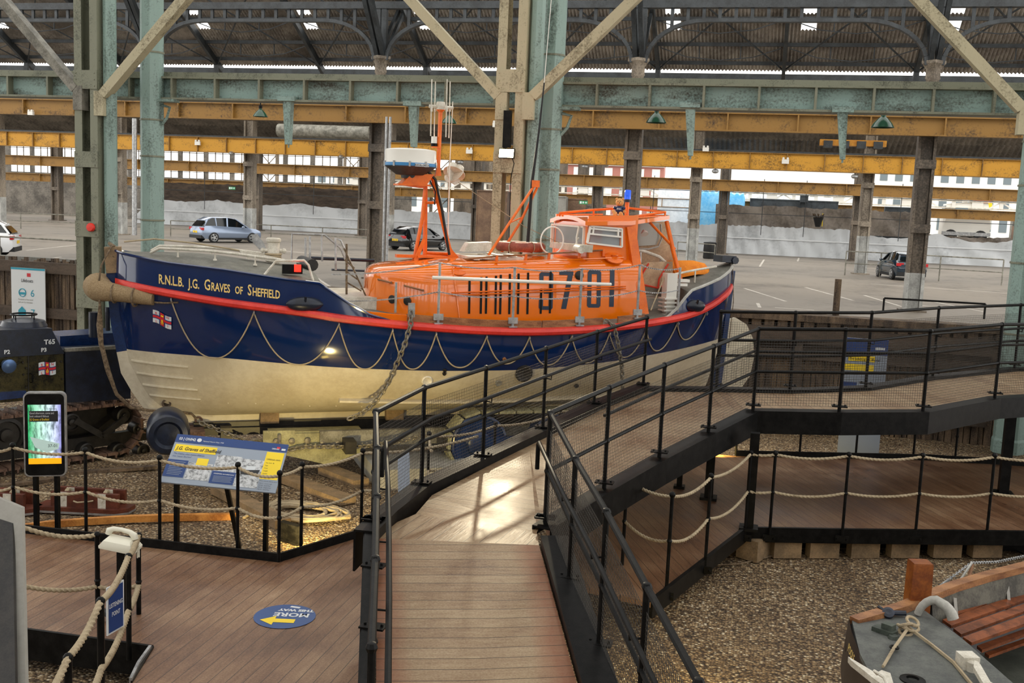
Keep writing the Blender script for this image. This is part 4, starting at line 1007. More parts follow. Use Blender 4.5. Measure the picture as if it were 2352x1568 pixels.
rope([p+e for p in o_],[.05,.07,.07,.02,.05,.05,.05,.05],'tan rope through the tops of the right boardwalk posts','ropes of the right boardwalk')
rope([p+e2 for p in o_],[.08,.1,.1,.02,.06,.05,.05,.05],'tan rope at half height of the right boardwalk posts','ropes of the right boardwalk')
# back barrier of the right boardwalk, behind the walkway
BK=[]
for (xb,yb),lb in zip([(1690,1045),(1836,1048),(1965,1050),(2097,1054),(2193,1060),(2310,1068)],['black rope post under the walkway at the yellow-lit gravel','thin black rope post under the walkway left of the info panel','thin black rope post in front of the info panel foot','thin black rope post under the walkway right of the info panel','thin black rope post under the walkway left of the right teal column','thin black rope post under the walkway at the right teal column']):
    b=P(xb,yb,0);BK.append(b);rope_post(b,.9,lb,'rope posts behind the raised walkway',balls=(.5,))
rope([p+V((0,0,.87)) for p in BK],.06,'pale rope behind the raised walkway','ropes behind the raised walkway')
# ================================================================ foreground left : phone on its stand
gz='rope posts around the telephone'
Q=[]
for (xt,yt,xb,yb,zb),lb in zip([(223,1228,240,1480,0.),(318,1230,330,1492,0.),(295,1278,300,1500,0.)],['black rope post left of the telephone','black rope post right of the telephone','black rope post just below the telephone']):
    p=PD(xt,yt,10.1 if xt!=295 else 9.3);h=p.z
    b=V((p.x,p.y,-.1));rope_post(b,h+.1,lb,gz,r=.024,balls=(.48,));Q.append(p)
nearp=[]
for (xt,yt,d),lb in zip([(231,1380,8.0),(156,1510,7.2)],['thick black rope post behind the telephone sign, nearer the camera','black rope post at the bottom left corner']):
    p=PD(xt,yt,d);b=V((p.x,p.y,-.35));rope_post(b,p.z+.35,lb,gz,r=.028,balls=(.45,));nearp.append(p)
rope([P(-60,1195,.98),P(58,1212,.96),Q[0]],[.03,.05],'tan rope from the left edge to the post left of the telephone','ropes around the telephone',r=.02)
rope([P(50,1345,.48),Q[0]-V((0,0,.52)),Q[1]-V((0,0,.5))],[.04,.03],'tan rope at half height left of the telephone','ropes around the telephone',r=.02)
rope([Q[1]+V((0,0,.0)),Q[2],nearp[0],nearp[1],PD(110,1600,6.7)],[.03,.06,.05,.02],'thick tan rope running down from the telephone to the bottom left','ropes around the telephone',r=.024)
rope([Q[1]-V((0,0,.5)),Q[2]-V((0,0,.5)),PD(233,1535,8.0),PD(205,1600,7.4)],[.03,.06,.02],'lower tan rope running down to the bottom left','ropes around the telephone',r=.024)
# telephone
pc=PD(277,1240,9.9);t=thing('telephone','cream push telephone on a black post with a listening point sign below','telephone',(pc.x,pc.y,pc.z-.1))
cr=M('cream_plastic','dedac8',r=.35)
ex=(RT*.97+UP*-.20).normalized();ey=(V((0,0,1))-ex*ex.z).normalized();ez=ex.cross(ey)   # ex: along the handset
def loc(a,b,c): return pc+ex*a+ey*b-ez*c*-1
m=MB()
rings=[]
for z_,sx,sy in ((-.075,.165,.12),(-.05,.168,.122),(.0,.13,.10),(.02,.11,.06)):
    rings.append([pc+V((0,0,z_))+ex*(a*sx)+V((fw0.x,fw0.y,0))*(b*sy) for a,b in((-1,-1),(1,-1),(1,1),(-1,1))])
m.loft(rings);obj('base',m,cr,t,smooth=30)
hb=pc+V((0,0,.055))+fw0*.03
m=MB();m.path([hb+ex*a+V((0,0,z_)) for a,z_ in((-.13,-.03),(-.12,.005),(-.08,.03),(0,.038),(.08,.03),(.12,.005),(.13,-.03))],[.03,.034,.024,.02,.024,.034,.03],10)
obj('handset',m,cr,t)
m=MB()
for i in range(3):
    for j in range(2): m.box(pc+V((0,0,.0))-fw0*.075+ex*((i-1)*.035)+V((0,0,-.02+j*.02)),(.02,.02,.01))
obj('buttons',m,mt['greyb'],t)
m=MB();pts=[]
for i in range(90): a=i*.9;q=pc+ex*(.17)+V((0,0,-.02-i*.0013));pts.append(q+RT*(.012*math.cos(a))+FW*(.012*math.sin(a)))
m.path(pts,.004,5);obj('cord',m,cr,t)
pb=V((pc.x-.0,pc.y,-.35));obj('stand',MB().box((pc.x,pc.y+.02,(pb.z+pc.z-.08)/2),(.07,.07,pc.z-.08-pb.z)),mt['black'],t)
obj('arm',MB().beam(pc+V((-.22,0,-.72)),pc+V((.2,-.05,-.86)),.05,.04),mt['iron'],t)
# sign plate, turned to the left
sd=P(269,1400,0.6);c0=PD(266,1395,8.9)
ux_=(RT*.28+FW*.96);ux_.z=0;ux_.normalize()
W_,H_=.22,.42
ts=thing('listening_point_sign','small navy and white LISTENING POINT sign turned away on the telephone post','sign',tuple(c0-V((0,0,H_/2))))
nrm=ux_.cross(V((0,0,1)));
m=MB();m.poly([c0+ux_*a+V((0,0,b)) for a,b in((-W_/2,-H_/2),(W_/2,-H_/2),(W_/2,H_/2),(-W_/2,H_/2))],-nrm*.012);obj('plate',m,mt['wprint'],ts,smooth=0)
m=place2d(rect2(-W_/2+.015,-H_/2+.015,W_/2-.015,H_/2-.015),c0,ux_,(0,0,1),nrm,.0015);m.v;obj('face',m,mt['bprint'],ts,smooth=0)
for j,(s_,dy) in enumerate([('LISTENING',.02),('POINT',-.06)]):
    tx=text_mb(s_,.054,align='CENTER',sx=.68,bold=.001);tx.v=[(v[0],v[1]+dy,0) for v in tx.v];obj('lettering',place2d(tx,c0,ux_,(0,0,1),nrm,.003),mt['wprint'],ts,smooth=0)
# dark exhibit case cut by the left edge
t=thing('leaning_display_case','dark leaning case with a pale metal frame cut by the left edge','case',tuple(P(10,1568,.0)))
a=[PD(0,1145,6.6),PD(50,1166,6.6),PD(59,1600,5.9),PD(-60,1600,5.9),PD(-60,1120,6.6)]
obj('frame',MB().poly(a,FW*.04),mt['ply'],t,smooth=0)
a=[PD(-60,1168,6.55),PD(34,1200,6.55),PD(42,1620,5.82),PD(-60,1620,5.82)]
obj('dark_panel',MB().poly(a,-FW*.03),mt['mblack'],t,smooth=0)
# floor sticker
c=P(654,1415,.004);t=thing('floor_sticker','round navy floor sticker with a yellow arrow and the words MORE THIS WAY','sticker',tuple(c))
m=MB();m.lathe([(.3,0),(.3,.002)],c,n=48);obj('disc',m,M('sticker_navy','2b4d84',r=.5),t)
m=MB().add([(-.19,0,0),(-.05,.11,0),(-.05,.045,0),(.15,.045,0),(.15,-.045,0),(-.05,-.045,0),(-.05,-.11,0)],[(0,1,2,3,4,5,6)])
th=math.radians(13);m.xf(Matrix.Translation(c+V((-.0,-.12,.0045)))@Matrix.Rotation(th,4,'Z'));obj('arrow',m,mt['yel'],t,smooth=0)
for s_,sz,dy in(('MORE',.13,0.0),('THIS WAY',.075,.1)):
    tx=text_mb(s_,sz,align='CENTER',bold=.004);tx.xf(Matrix.Translation(c+V((.04,dy+.09,.0045)))@Matrix.Rotation(th+PI,4,'Z'));obj('lettering',tx,mt['wprint'],t,smooth=0)
m=MB();m.box(c+V((0,.24,.004)),(.1,.035,.002));obj('small_emblem',m,mt['wprint'],t)
# ================================================================ info board 03 | ON942
tl=PD(384,993,12.6);
bl=P(367,1107,0);bt_=None
A_=PD(384,994,12.75);B_=PD(639,1019,12.75);C_=PD(627,1137,12.25);D_=PD(367,1106,12.25)
eX=(B_-A_);Wb=eX.length;eX.normalize();eY=(A_-D_);eY=(eY-eX*eY.dot(eX));Hb=eY.length;eY.normalize();nb=eX.cross(eY);nb=-nb if nb.dot(CAMP-A_)<0 else nb
t=thing('info_board','wide tilted info board about the lifeboat with navy header and yellow boxes on black legs','board',(D_.x,D_.y,GZ))
m=MB();m.poly([D_,D_+eX*Wb,D_+eX*Wb+eY*Hb,D_+eY*Hb],-nb*.02);pn=obj('panel',m,mt['pgrey'],t,smooth=0)
def on(mb,off=.003): return place2d(mb,D_,eX,eY,nb,off)
def R_(x0,y0,x1,y1,mat,nm,off=.003,par=None,lab=None): return obj(nm,on(rect2(x0*Wb,(1-y1)*Hb,x1*Wb,(1-y0)*Hb),off),mat,par or pn,lab,smooth=0)
def T_(s_,x,y,sz,mat,sx=.85,bold=0,shear=0,nm='lettering',off=.006):
    tx=text_mb(s_,sz,sx=sx,bold=bold,shear=shear);tx.v=[(v[0]+x*Wb,v[1]+(1-y)*Hb,0) for v in tx.v];return obj(nm,on(tx,off),mat,pn,smooth=0)
R_(0,0,1,.17,mt['bprint'],'header_band')
T_('03 | ON942',.03,.12,.057,mt['wprint'],.72,.0012);T_('National Historic Ships 1958',.245,.115,.027,mt['wprint'],.8)
obj('emblem_disc',on(MB().lathe([(.028,0),(.028,.001)],(.21*Wb,.91*Hb,0),n=24),.004),mt['wprint'],pn)
R_(.02,.21,.39,.36,mt['yel'],'title_band');T_('J.G. Graves of Sheffield',.035,.325,.072,mt['kprint'],.8,.001,.2)
T_("The Oakley class motor lifeboat",.025,.42,.034,mt['bprint'],.85,0,.15);T_("that 'never flinched'",.025,.475,.034,mt['bprint'],.85,0,.15)
R_(.0,.53,.18,.88,mt['bprint'],'text_box');R_(.19,.56,.40,.9,mt['photo'],'photograph');R_(.25,.46,.35,.6,mt['yel'],'caption_box',.004)
R_(.41,.35,.63,.68,mt['photo'],'photograph');R_(.41,.68,.63,.93,mt['bprint'],'text_box');R_(.62,.38,.83,.95,mt['photo'],'photograph',.0035)
R_(.83,.19,.985,.75,mt['yel'],'fact_box')
T_('Lifeboat stats',.845,.36,.036,mt['kprint']);
for k,s_ in enumerate(['Year built  58','Type','Crew','Length','Launch','Powered by']): T_(s_,.845,.43+k*.055,.022,mt['kprint'])
T_('Where did this lifeboat serve?',.835,.80,.021,mt['kprint'])
for k,s_ in enumerate(['1958-72   Scarborough','1975-80   Relief Fleet','1981-83   Clogherhead','1983-93   Relief Fleet']): T_(s_,.835,.85+k*.04,.02,mt['kprint'])
T_('COXSWAIN, 2nd medical doctor',.43,.745,.022,mt['wprint'],.8,.0005)
for k in range(5):
    R_(.435,.78+k*.026,.60-.01*(k%2),.788+k*.026,mt['pgrey'],'text_line',.006)
for k in range(9): R_(.03,.57+k*.032,.16-.01*(k%3),.578+k*.032,mt['pgrey'],'text_line',.006)
obj('boat_photo',on(MB().poly([(.66*Wb,.3*Hb,0),(.80*Wb,.3*Hb,0),(.815*Wb,.42*Hb,0),(.645*Wb,.38*Hb,0)],(0,0,.0005)),.006),mt['kprint'],pn,smooth=0)
obj('boat_cabin',on(rect2(.69*Wb,.4*Hb,.77*Wb,.48*Hb),.006),mt['wprint'],pn,smooth=0)
T_('Lifeboats',.865,.13,.03,mt['wprint'],.8,.0008)
def flagmb(w_,h_):
    # white wavy flag with red cross edged navy ; returns list of (mb, matname)
    def wv(x): return .06*h_*math.sin(x/w_*2*PI)
    def strip(x0,x1,y0,y1,n=10):
        m=MB();r=[]
        for i in range(n+1):
            x=x0+(x1-x0)*i/n;r.append([V((x,y0+wv(x),0)),V((x,y1+wv(x),0))])
        return m.loft(r,closed=False,cap=False)
    return [(strip(0,w_,0,h_),'wprint',0),(strip(0,w_,h_*.34,h_*.66),'bprint',.001),(strip(w_*.34,w_*.66,0,h_,4),'bprint',.001),(strip(0,w_,h_*.41,h_*.59),'rprint',.002),(strip(w_*.40,w_*.60,0,h_,4),'rprint',.002)]
def flag(o,ex_,ey_,w_,h_,parent,nrm,letters=True,off=.006):
    ex_=V(ex_);ey_=V(ey_)
    base=None
    for m,k,dz in flagmb(w_,h_):
        q=obj('flag_field' if base is None else 'flag_cross',place2d(m,o,ex_,ey_,nrm,off+dz),mt[k],parent if base is None else base,smooth=0)
        if base is None: base=q
    if letters and parent.parent is None or letters:
        tgt=base if base.parent is not None and base.parent.parent is None else base.parent
        for s_,x,y in(('R',.13,.72),('N',.72,.72),('L',.13,.08),('I',.77,.08)):
            tx=text_mb(s_,h_*.28,bold=h_*.006);tx.v=[(v[0]+x*w_,v[1]+y*h_,0) for v in tx.v]
            obj('flag_letter',place2d(tx,o,ex_,ey_,nrm,off+.002),mt['rprint'],tgt,smooth=0)
        obj('anchor',place2d(MB().add([(w_*.48,h_*.2,0),(w_*.52,h_*.2,0),(w_*.52,h_*.5,0),(w_*.48,h_*.5,0)],[(0,1,2,3)]).join(MB().torus((w_*.5,h_*.26,0),w_*.07,w_*.015,n=12,k=4)).join(MB().box((w_*.5,h_*.8,0),(w_*.1,h_*.14,.001))),o,ex_,ey_,nrm,off+.004),mt['yel'],tgt,smooth=0)
    return base
m=place2d(rect2(.905*Wb,.885*Hb,.935*Wb,.93*Hb),D_,eX,eY,nb,.005);obj('flag_emblem',m,mt['rprint'],pn,smooth=0)
obj('ship_emblem',on(rect2(.95*Wb,.86*Hb,.985*Wb,.9*Hb),.005),mt['wprint'],pn,smooth=0)
for px,py,nm in((402,1250,'leg'),(608,1275,'leg')):
    u_=(px-367)/(632-367);q=D_+eX*(Wb*u_)+eY*.05-nb*.03;obj('leg',MB().box((q.x,q.y,(q.z+GZ)/2),(.05,.05,q.z-GZ)),mt['black'],t)
q=D_+eX*(Wb*.55)+eY*.1-nb*.03;obj('brace_leg',MB().beam(q,P(541,1262,GZ)+V((0,.1,0)),.05,.05),mt['black'],t)
# ================================================================ display totem
c0=PD(103,998,12.75);tt=thing('display_totem','black digital display with a bright lit screen on two black legs','display',(c0.x,c0.y,GZ))
ux_=(RT*.98+FW*.25);ux_.z=0;ux_.normalize();nt_=ux_.cross(V((0,0,1)));uz=V((0,0,1));ux_=ux_*1.1
W_,H_=.435,.95
def rr(w_,h_,r,n=5):
    o=[]
    for cx_,cy_,a0 in((w_/2-r,h_/2-r,0),(-w_/2+r,h_/2-r,90),(-w_/2+r,-h_/2+r,180),(w_/2-r,-h_/2+r,270)):
        for i in range(n+1): a=math.radians(a0+90*i/n);o.append((cx_+r*math.cos(a),cy_+r*math.sin(a)))
    return o
lean=uz*1.1
pts=[c0+ux_*a+lean*b for a,b in rr(W_,H_,.06)]
obj('casing',MB().poly(pts,-nt_*.1),mt['galv'],tt,smooth=30)
obj('bezel',MB().poly([c0+ux_*a+lean*b+nt_*.0 for a,b in rr(W_-.03,H_-.03,.05)],nt_*.006),mt['black'],tt,smooth=0)
def scr():
    m_,nt2,b=mat0('lit_screen',.2);L=nt2.links.new;g=N(nt2,'TexCoord')
    s=N(nt2,'SeparateXYZ');L(g.outputs['Generated'],s.inputs[0])
    n=N(nt2,'TexNoise',i_Scale=7.,i_Detail=8.);L(g.outputs['Generated'],n.inputs['Vector'])
    c1=ramp(nt2,s.outputs[0],[(.0,'19a860'),(.45,'bfe8d8'),(.8,'c9d3ee'),(1,'7a78b8')])
    c2=ramp(nt2,n.outputs[0],[(.35,'103a30'),(.55,'ffffff')])
    mx=N(nt2,'MixRGB',blend_type='MULTIPLY');mx.inputs[0].default_value=.8;L(c1,mx.inputs[1]);L(c2,mx.inputs[2])
    L(mx.outputs[0],b.inputs['Emission Color']);b.inputs['Emission Strength'].default_value=1.3;b.inputs['Base Color'].default_value=(.02,.02,.02,1);return m_
sc0=c0+lean*.0
sp=obj('screen',place2d(rect2(-.17,-.33,.17,.34),sc0,ux_,lean,nt_,.009),scr(),tt,smooth=0)
obj('caption_band',place2d(rect2(-.155,.15,.14,.27),sc0,ux_,lean,nt_,.0105),mt['kprint'],sp,smooth=0)
obj('footer_band',place2d(rect2(-.17,-.33,.17,-.265),sc0,ux_,lean,nt_,.0105),M('footer_orange','f0a010',r=.4,em=.8),sp,smooth=0)
for s_,dy,mm in(('Good afternoon, come and',.235,'wprint'),('look onboard lifeboat',.2,'wprint'),('JG Graves of Sheffield',.163,'yel')):
    tx=text_mb(s_,.034,sx=.66);tx.v=[(v[0]-.15,v[1]+dy,0) for v in tx.v];obj('lettering',place2d(tx,sc0,ux_,lean,nt_,.012),mt[mm],sp,smooth=0)
tx=text_mb('37-01',.05,sx=.9);tx.v=[(v[0]+.03,v[1]-.14,0) for v in tx.v];obj('lettering',place2d(tx,sc0,ux_,lean,nt_,.012),mt['kprint'],sp,smooth=0)
tx=text_mb('Lifeboats',.03,sx=.9);tx.v=[(v[0]+.03,v[1]+.285,0) for v in tx.v];obj('lettering',place2d(tx,sc0,ux_,lean,nt_,.012),mt['kprint'],sp,smooth=0)
obj('pictured_boat',place2d(MB().add([(-.15,-.02,0),(.15,-.1,0),(.14,-.16,0),(.02,-.2,0),(-.1,-.14,0)],[(0,1,2,3,4)]),sc0,ux_,lean,nt_,.0108),M('screen_boat_grey','9fb5ae',r=.4,em=.6),sp,smooth=0)
for e in(-.11,.11): q=c0+ux_*e-nt_*.06;obj('leg',MB().box((q.x,q.y,(q.z-H_*.55+GZ)/2),(.05,.05,q.z-H_*.55-GZ)),mt['black'],tt)
# banner on the left fence
Yb=22.75;a=PY(25,613,Yb);b=PY(103,617,Yb);c=PY(100,760,Yb)
t=thing('banner','white hanging banner with teal figures 6 and 7 on the fence at the left','banner',(a.x,Yb,c.z))
w_=b.x-a.x;h_=a.z-c.z
m=MB();m.poly([(a.x,Yb,c.z),(b.x,Yb,c.z),(b.x,Yb,a.z),(a.x,Yb,a.z)],(0,.02,0));obj('cloth',m,mt['wprint'],t,smooth=0)
o=V((a.x,Yb,c.z));tealp=M('teal_print','1b93ab',r=.5)
def BB(mb,mat,nm='print',off=.006): return obj(nm,place2d(mb,o,(1,0,0),(0,0,1),V((0,-1,0)),off),mat,t,smooth=0)
BB(rect2(0,h_-.05,w_,h_),tealp,'top_band');
BB(text_mb('Lifeboats',.12,sx=.8,bold=.001).xf(Matrix.Translation((.3,h_-.36,0))),mt['kprint'],'lettering')
BB(rect2(.47,h_-.22,.58,h_-.13),mt['rprint'],'flag_emblem')
for s_,y in(('6',h_-.72),('7',h_-1.22)): BB(text_mb(s_,.26).xf(Matrix.Translation((.56,y,0))),tealp,'lettering')
BB(MB().add([(.2,h_-1.2,0),(.42,h_-1.2,0),(.42,h_-1.08,0),(.31,h_-.98,0),(.2,h_-1.08,0)],[(0,1,2,3,4)]),tealp,'house_pictogram')
BB(MB().torus((.33,h_-.63,0),.1,.012,n=16,k=4).join(rect2(.25,h_-.68,.41,h_-.62)),tealp,'boat_pictogram')
for k,s_ in enumerate(['Thousands of lives saved','each year by volunteers']): BB(text_mb(s_,.055,sx=.8).xf(Matrix.Translation((.2,h_-.82-k*.07,0))),mt['greyb'],'lettering')
for k,s_ in enumerate(['floods and tides','ready to respond']): BB(text_mb(s_,.055,sx=.8).xf(Matrix.Translation((.25,h_-1.33-k*.07,0))),mt['greyb'],'lettering')
BB(text_mb('£679',.22,sx=.9).xf(Matrix.Translation((.25,h_-1.62,0))),tealp,'lettering')
# info panel behind the walkway
Yp=20.9;a=PY(1945,775,Yp);b=PY(2042,775,Yp);z0=PY(1985,1046,Yp).z
t=thing('information_board','tall white and navy info panel with yellow bands standing on the gravel behind the walkway','board',(a.x,Yp,z0))
w_=b.x-a.x;h_=a.z-z0;o=V((a.x,Yp,z0));m=MB();m.poly([o,o+V((w_,0,0)),o+V((w_,0,h_)),o+V((0,0,h_))],(0,.04,0));obj('panel',m,mt['pgrey'],t,smooth=0)
BB2=lambda mb,mat,nm='print',off=.006: obj(nm,place2d(mb,o,(1,0,0),(0,0,1),V((0,-1,0)),off),mat,t,smooth=0)
BB2(rect2(0,h_-.3,w_,h_),mt['bprint'],'header_band');BB2(rect2(.06,h_-.44,w_*.72,h_-.33),mt['yel'],'title_band');BB2(rect2(.0,h_-.62,w_*.7,h_-.5),mt['yel'],'title_band')
BB2(text_mb('The launching of a lifeboat',.075,sx=.7,bold=.001).xf(Matrix.Translation((.08,h_-.42,0))),mt['kprint'],'lettering')
BB2(rect2(.0,h_-1.45,w_*.33,h_-.85),mt['bprint'],'text_box')
for k in range(8): BB2(rect2(.04,h_-.95-k*.055,w_*.3,h_-.935-k*.055),mt['pgrey'],'text_line',.008)
BB2(rect2(w_*.35,h_-1.6,w_*.95,h_-1.15),mt['photo'],'photograph')
BB2(MB().lathe([(.12,0),(.12,.002)],(w_*.65,h_-1.08,0),n=20),mt['timberh'],'figure_in_photograph')
BB2(rect2(w_*.45,h_-1.35,w_*.85,h_-1.22),mt['orange'],'figure_in_photograph',.009)
BB2(rect2(w_*.7,h_-.2,w_*.93,h_-.15),mt['wprint'],'small_emblem',.009)
# ================================================================ the lifeboat
B0=V((-9.95,14.47,0));BU=V((.845,.535,0)).normalized();BN=V((BU.y,-BU.x,0));BL=10.98
def bp(s,o,z): return B0+BU*s+BN*o+V((0,0,z))
def lerp(tab,x):
    if x<=tab[0][0]: return tab[0][1]
    for (a,b),(c,d) in zip(tab,tab[1:]):
        if x<=c: return b+(d-b)*(x-a)/(c-a)
    return tab[-1][1]
def smooth_tab(tab,x,h=.25): return (lerp(tab,x-h)+lerp(tab,x)*2+lerp(tab,x+h))/4
def hb(s):
    t=min(max(s/BL,0.),1.);return 1.72*(4*t*(1-t))**.6
ZK=[(0,3.1),(.02,2.7),(.08,2.0),(.22,1.24),(.37,.96),(.53,.72),(.72,.57),(1.4,.48),(3.4,.5),(9.4,.56),(10.2,.66),(10.6,.85),(10.8,1.5),(10.9,2.2),(10.98,3.1)]
ZB=[(0,2.68),(.5,2.6),(1.6,2.46),(2.7,2.36),(3.3,2.27),(4.2,2.19),(5.4,2.11),(6.3,2.08),(7,2.09),(7.9,2.13),(8.8,2.2),(9.6,2.3),(10.2,2.45),(10.6,2.62),(10.98,2.8)]
ZW=[(0,1.6),(1.6,1.57),(3.5,1.48),(4.8,1.44),(6.3,1.44),(7.4,1.5),(9.7,1.68),(10.98,1.8)]
ZT=[(0,3.16),(.1,3.12),(.76,3.02),(1.62,2.95),(2.49,2.84),(3.0,2.79),(3.2,2.66),(3.44,2.5),(3.77,2.33),(4.12,2.23),(4.3,2.2)]
zk=lambda s:lerp(ZK,s)
zb=lambda s:smooth_tab(ZB,s);zw=lambda s:smooth_tab(ZW,s)
def shp(s,z):
    # half breadth of the hull below the belting at height z
    a=zk(s);b=zb(s)
    if z<=a: return .05
    q=min(1,(z-a)/max(.05,b-a));e=min(s,BL-s);wv=max(0,1-e/3.2);wv=wv*wv*(3-2*wv)
    full=(1-(1-q)**2.8)**.62;fine=q**.72
    return max(.05,hb(s)*((1-wv)*full+wv*fine))
def hs(s,z): 
    return shp(s,z) if z<=zb(s) else hb(s)*.985
lb=thing('lifeboat','large navy and cream lifeboat with red belting and orange cabin, resting on its carriage','lifeboat',tuple(bp(5.5,0,.47)))
ss=[0,.02,.05,.08,.12,.17,.22,.3,.37,.45,.53,.62,.72,.9,1.15]+[1.4+.25*i for i in range(32)]+[9.4,9.65,9.9,10.2,10.4,10.6,10.7,10.8,10.85,10.9,10.95,10.98]
def hull_part(zlo,zhi,n,nm,mat,label=None):
    for sd in(1,-1):
        rings=[]
        for s in ss:
            a=max(zlo(s),zk(s));b=max(zhi(s),a);rings.append([bp(s,sd*shp(s,a+(b-a)*j/n) if (b-a)>1e-3 else sd*.05,a+(b-a)*j/n) for j in range(n+1)])
        m.loft(rings,closed=False,cap=False)
m=MB();hull_part(lambda s:zk(s),lambda s:zw(s),16,'',None);hull=obj('hull_bottom',m,mt['hullw'],lb,'cream hull below the waterline',smooth=50)
m=MB();hull_part(lambda s:zw(s),lambda s:zb(s),12,'',None);htop=obj('hull_topsides',m,mt['blueh'],lb,'navy blue hull side',smooth=50)
# keel and stem bar
m=MB();pts=[(s,zk(s)-.02) for s in(.37,.53,.72,1.4,2.4,3.4,5,7,9.4,10.2)]
rings=[[bp(s,o,z+dz) for o,dz in((-.07,.06),(-.07,-.09),(.07,-.09),(.07,.06))] for s,z in pts];m.loft(rings);obj('keel',m,mt['hullw'],lb)
st=[(-.03,3.2),(0.0,2.7),(.06,2.0),(.2,1.24),(.35,.96),(.5,.72),(.7,.56),(1.0,.5),(1.4,.45)]
def bar(pts,mat,nm,w=.055,dp=.15):
    rings=[]
    for i,(s,z) in enumerate(pts):
        a=V(pts[max(0,i-1)]);b=V(pts[min(len(pts)-1,i+1)]);d=(b-a).normalized();n=V((-d.y,d.x))  # outward
        if n.x>0: n=-n
        rings.append([bp(s+n.x*k,o,z+n.y*k) for o,k in((-w*1.6,-dp),(-w,.11),(w,.11),(w*1.6,-dp))])
    obj(nm,MB().loft(rings),mat,lb)
def cutz(z0): return [(a,b) for a,b in st]
bar([(-.03,3.2),(-.02,3.0),(0,2.8)],mt['timberg'],'stem_head',.09,.14);bar([(0,2.8),(0.0,2.7),(.06,2.0),(.14,1.56)],mt['blue'],'stem_upper');bar([(.14,1.56),(.2,1.24),(.35,.96),(.5,.72),(.7,.56),(1.0,.5),(1.5,.45)],mt['hullw'],'stem_lower')
obj('forefoot_hole',MB().lathe([(.07,0),(.075,.03),(.045,.03),(.04,.0)],bp(.78,hs(.78,.72)+.0,.72),BN,16),mt['timberh'],lb)
obj('shackle',MB().torus(bp(1.28,.1,.42),.05,.018,ax=BN,n=12,k=6),mt['rust'],lb)
# sternpost and rudder
m=MB();m.beam(bp(10.86,0,.7),bp(11.0,0,3.05),.1,.16,up=BN);obj('sternpost',m,mt['blue'],lb)
m=MB();R_r=[(10.98,2.1),(11.15,2.15),(11.4,2.02),(11.56,1.75),(11.62,1.4),(11.55,1.0),(11.35,.74),(11.1,.68),(10.92,.8),(10.9,1.4)]
m.poly([bp(s,.04,z) for s,z in R_r],-BN*.08);obj('rudder',m,mt['hullw'],lb,'large white rounded rudder blade')
# red belting
for sd,nm in((1,'port'),(-1,'starboard')):
    rings=[]
    for s in [.02]+[.15+.2*i for i in range(54)]+[10.95]:
        b=hb(s);z=zb(s);rings.append([bp(s,sd*(b-.04),z-.03),bp(s,sd*(b+.03),z-.065),bp(s,sd*(b+.085),z-.045),bp(s,sd*(b+.095),z),bp(s,sd*(b+.06),z+.045),bp(s,sd*(b-.04),z+.06)])
    obj('belting',MB().loft(rings),mt['red'],lb,'red rubbing belt along the hull')
# deck
m=MB();rings=[]
for s in [3.0+.25*i for i in range(30)]: rings.append([bp(s,o*hb(s)*.985,zb(s)+.05+.05*(1-o*o)) for o in(-1,-.5,0,.5,1)])
m.loft(rings,closed=False,cap=False);obj('deck',m,mt['grey'],lb)
# raised bow : sides and cambered grey deck
sb=[.0,.03,.08,.15,.25,.4,.6,.8,1,1.3,1.6,1.9,2.2,2.5,2.8,3.0,3.1,3.2,3.3,3.44,3.6,3.77,3.95,4.12,4.3]
for sd in(1,-1):
    m=MB();rings=[]
    for s in sb:
        z0=zb(s)+.02;z1=max(lerp(ZT,s),z0+.01);rings.append([bp(s,sd*hb(s)*(.985+.0*j)-sd*.02*j/4,z0+(z1-z0)*j/4) for j in range(5)])
    m.loft(rings,closed=False,cap=False);obj('bow_side',m,mt['blueh'],lb,'navy bow side carrying the gold name')
    obj('gunwale_trim',MB().path([bp(s,sd*hb(s)*.975,lerp(ZT,s)) for s in sb[1:]],.022,6),mt['blue'] if False else mt['blueh'],lb)
    obj('white_coaming',MB().path([bp(s,sd*(hb(s)*.975-.04),lerp(ZT,s)+.015) for s in sb[14:]],.014,6),mt['white'],lb)
m=MB();rings=[]
for s in [.03,.1,.25,.5,.8,1.2,1.6,2,2.4,2.8,3.05]: rings.append([bp(s,o*hb(s)*.97,lerp(ZT,s)-.005+.16*(1-o*o)*min(1,s)) for o in(-1,-.75,-.5,-.25,0,.25,.5,.75,1)])
m.loft(rings,closed=False,cap=False);obj('foredeck',m,mt['grey'],lb,'grey turtle foredeck')
m=MB();s=3.05;top=[bp(s,o*hb(s)*.97,lerp(ZT,s)-.005+.16*(1-o*o)) for o in(-1,-.75,-.5,-.25,0,.25,.5,.75,1)];bot=[bp(s+.1,o*hb(s)*.97,zb(s)) for o in(-1,-.75,-.5,-.25,0,.25,.5,.75,1)]
m.loft([top,bot],closed=False,cap=False);obj('foredeck_bulkhead',m,mt['whited'],lb)
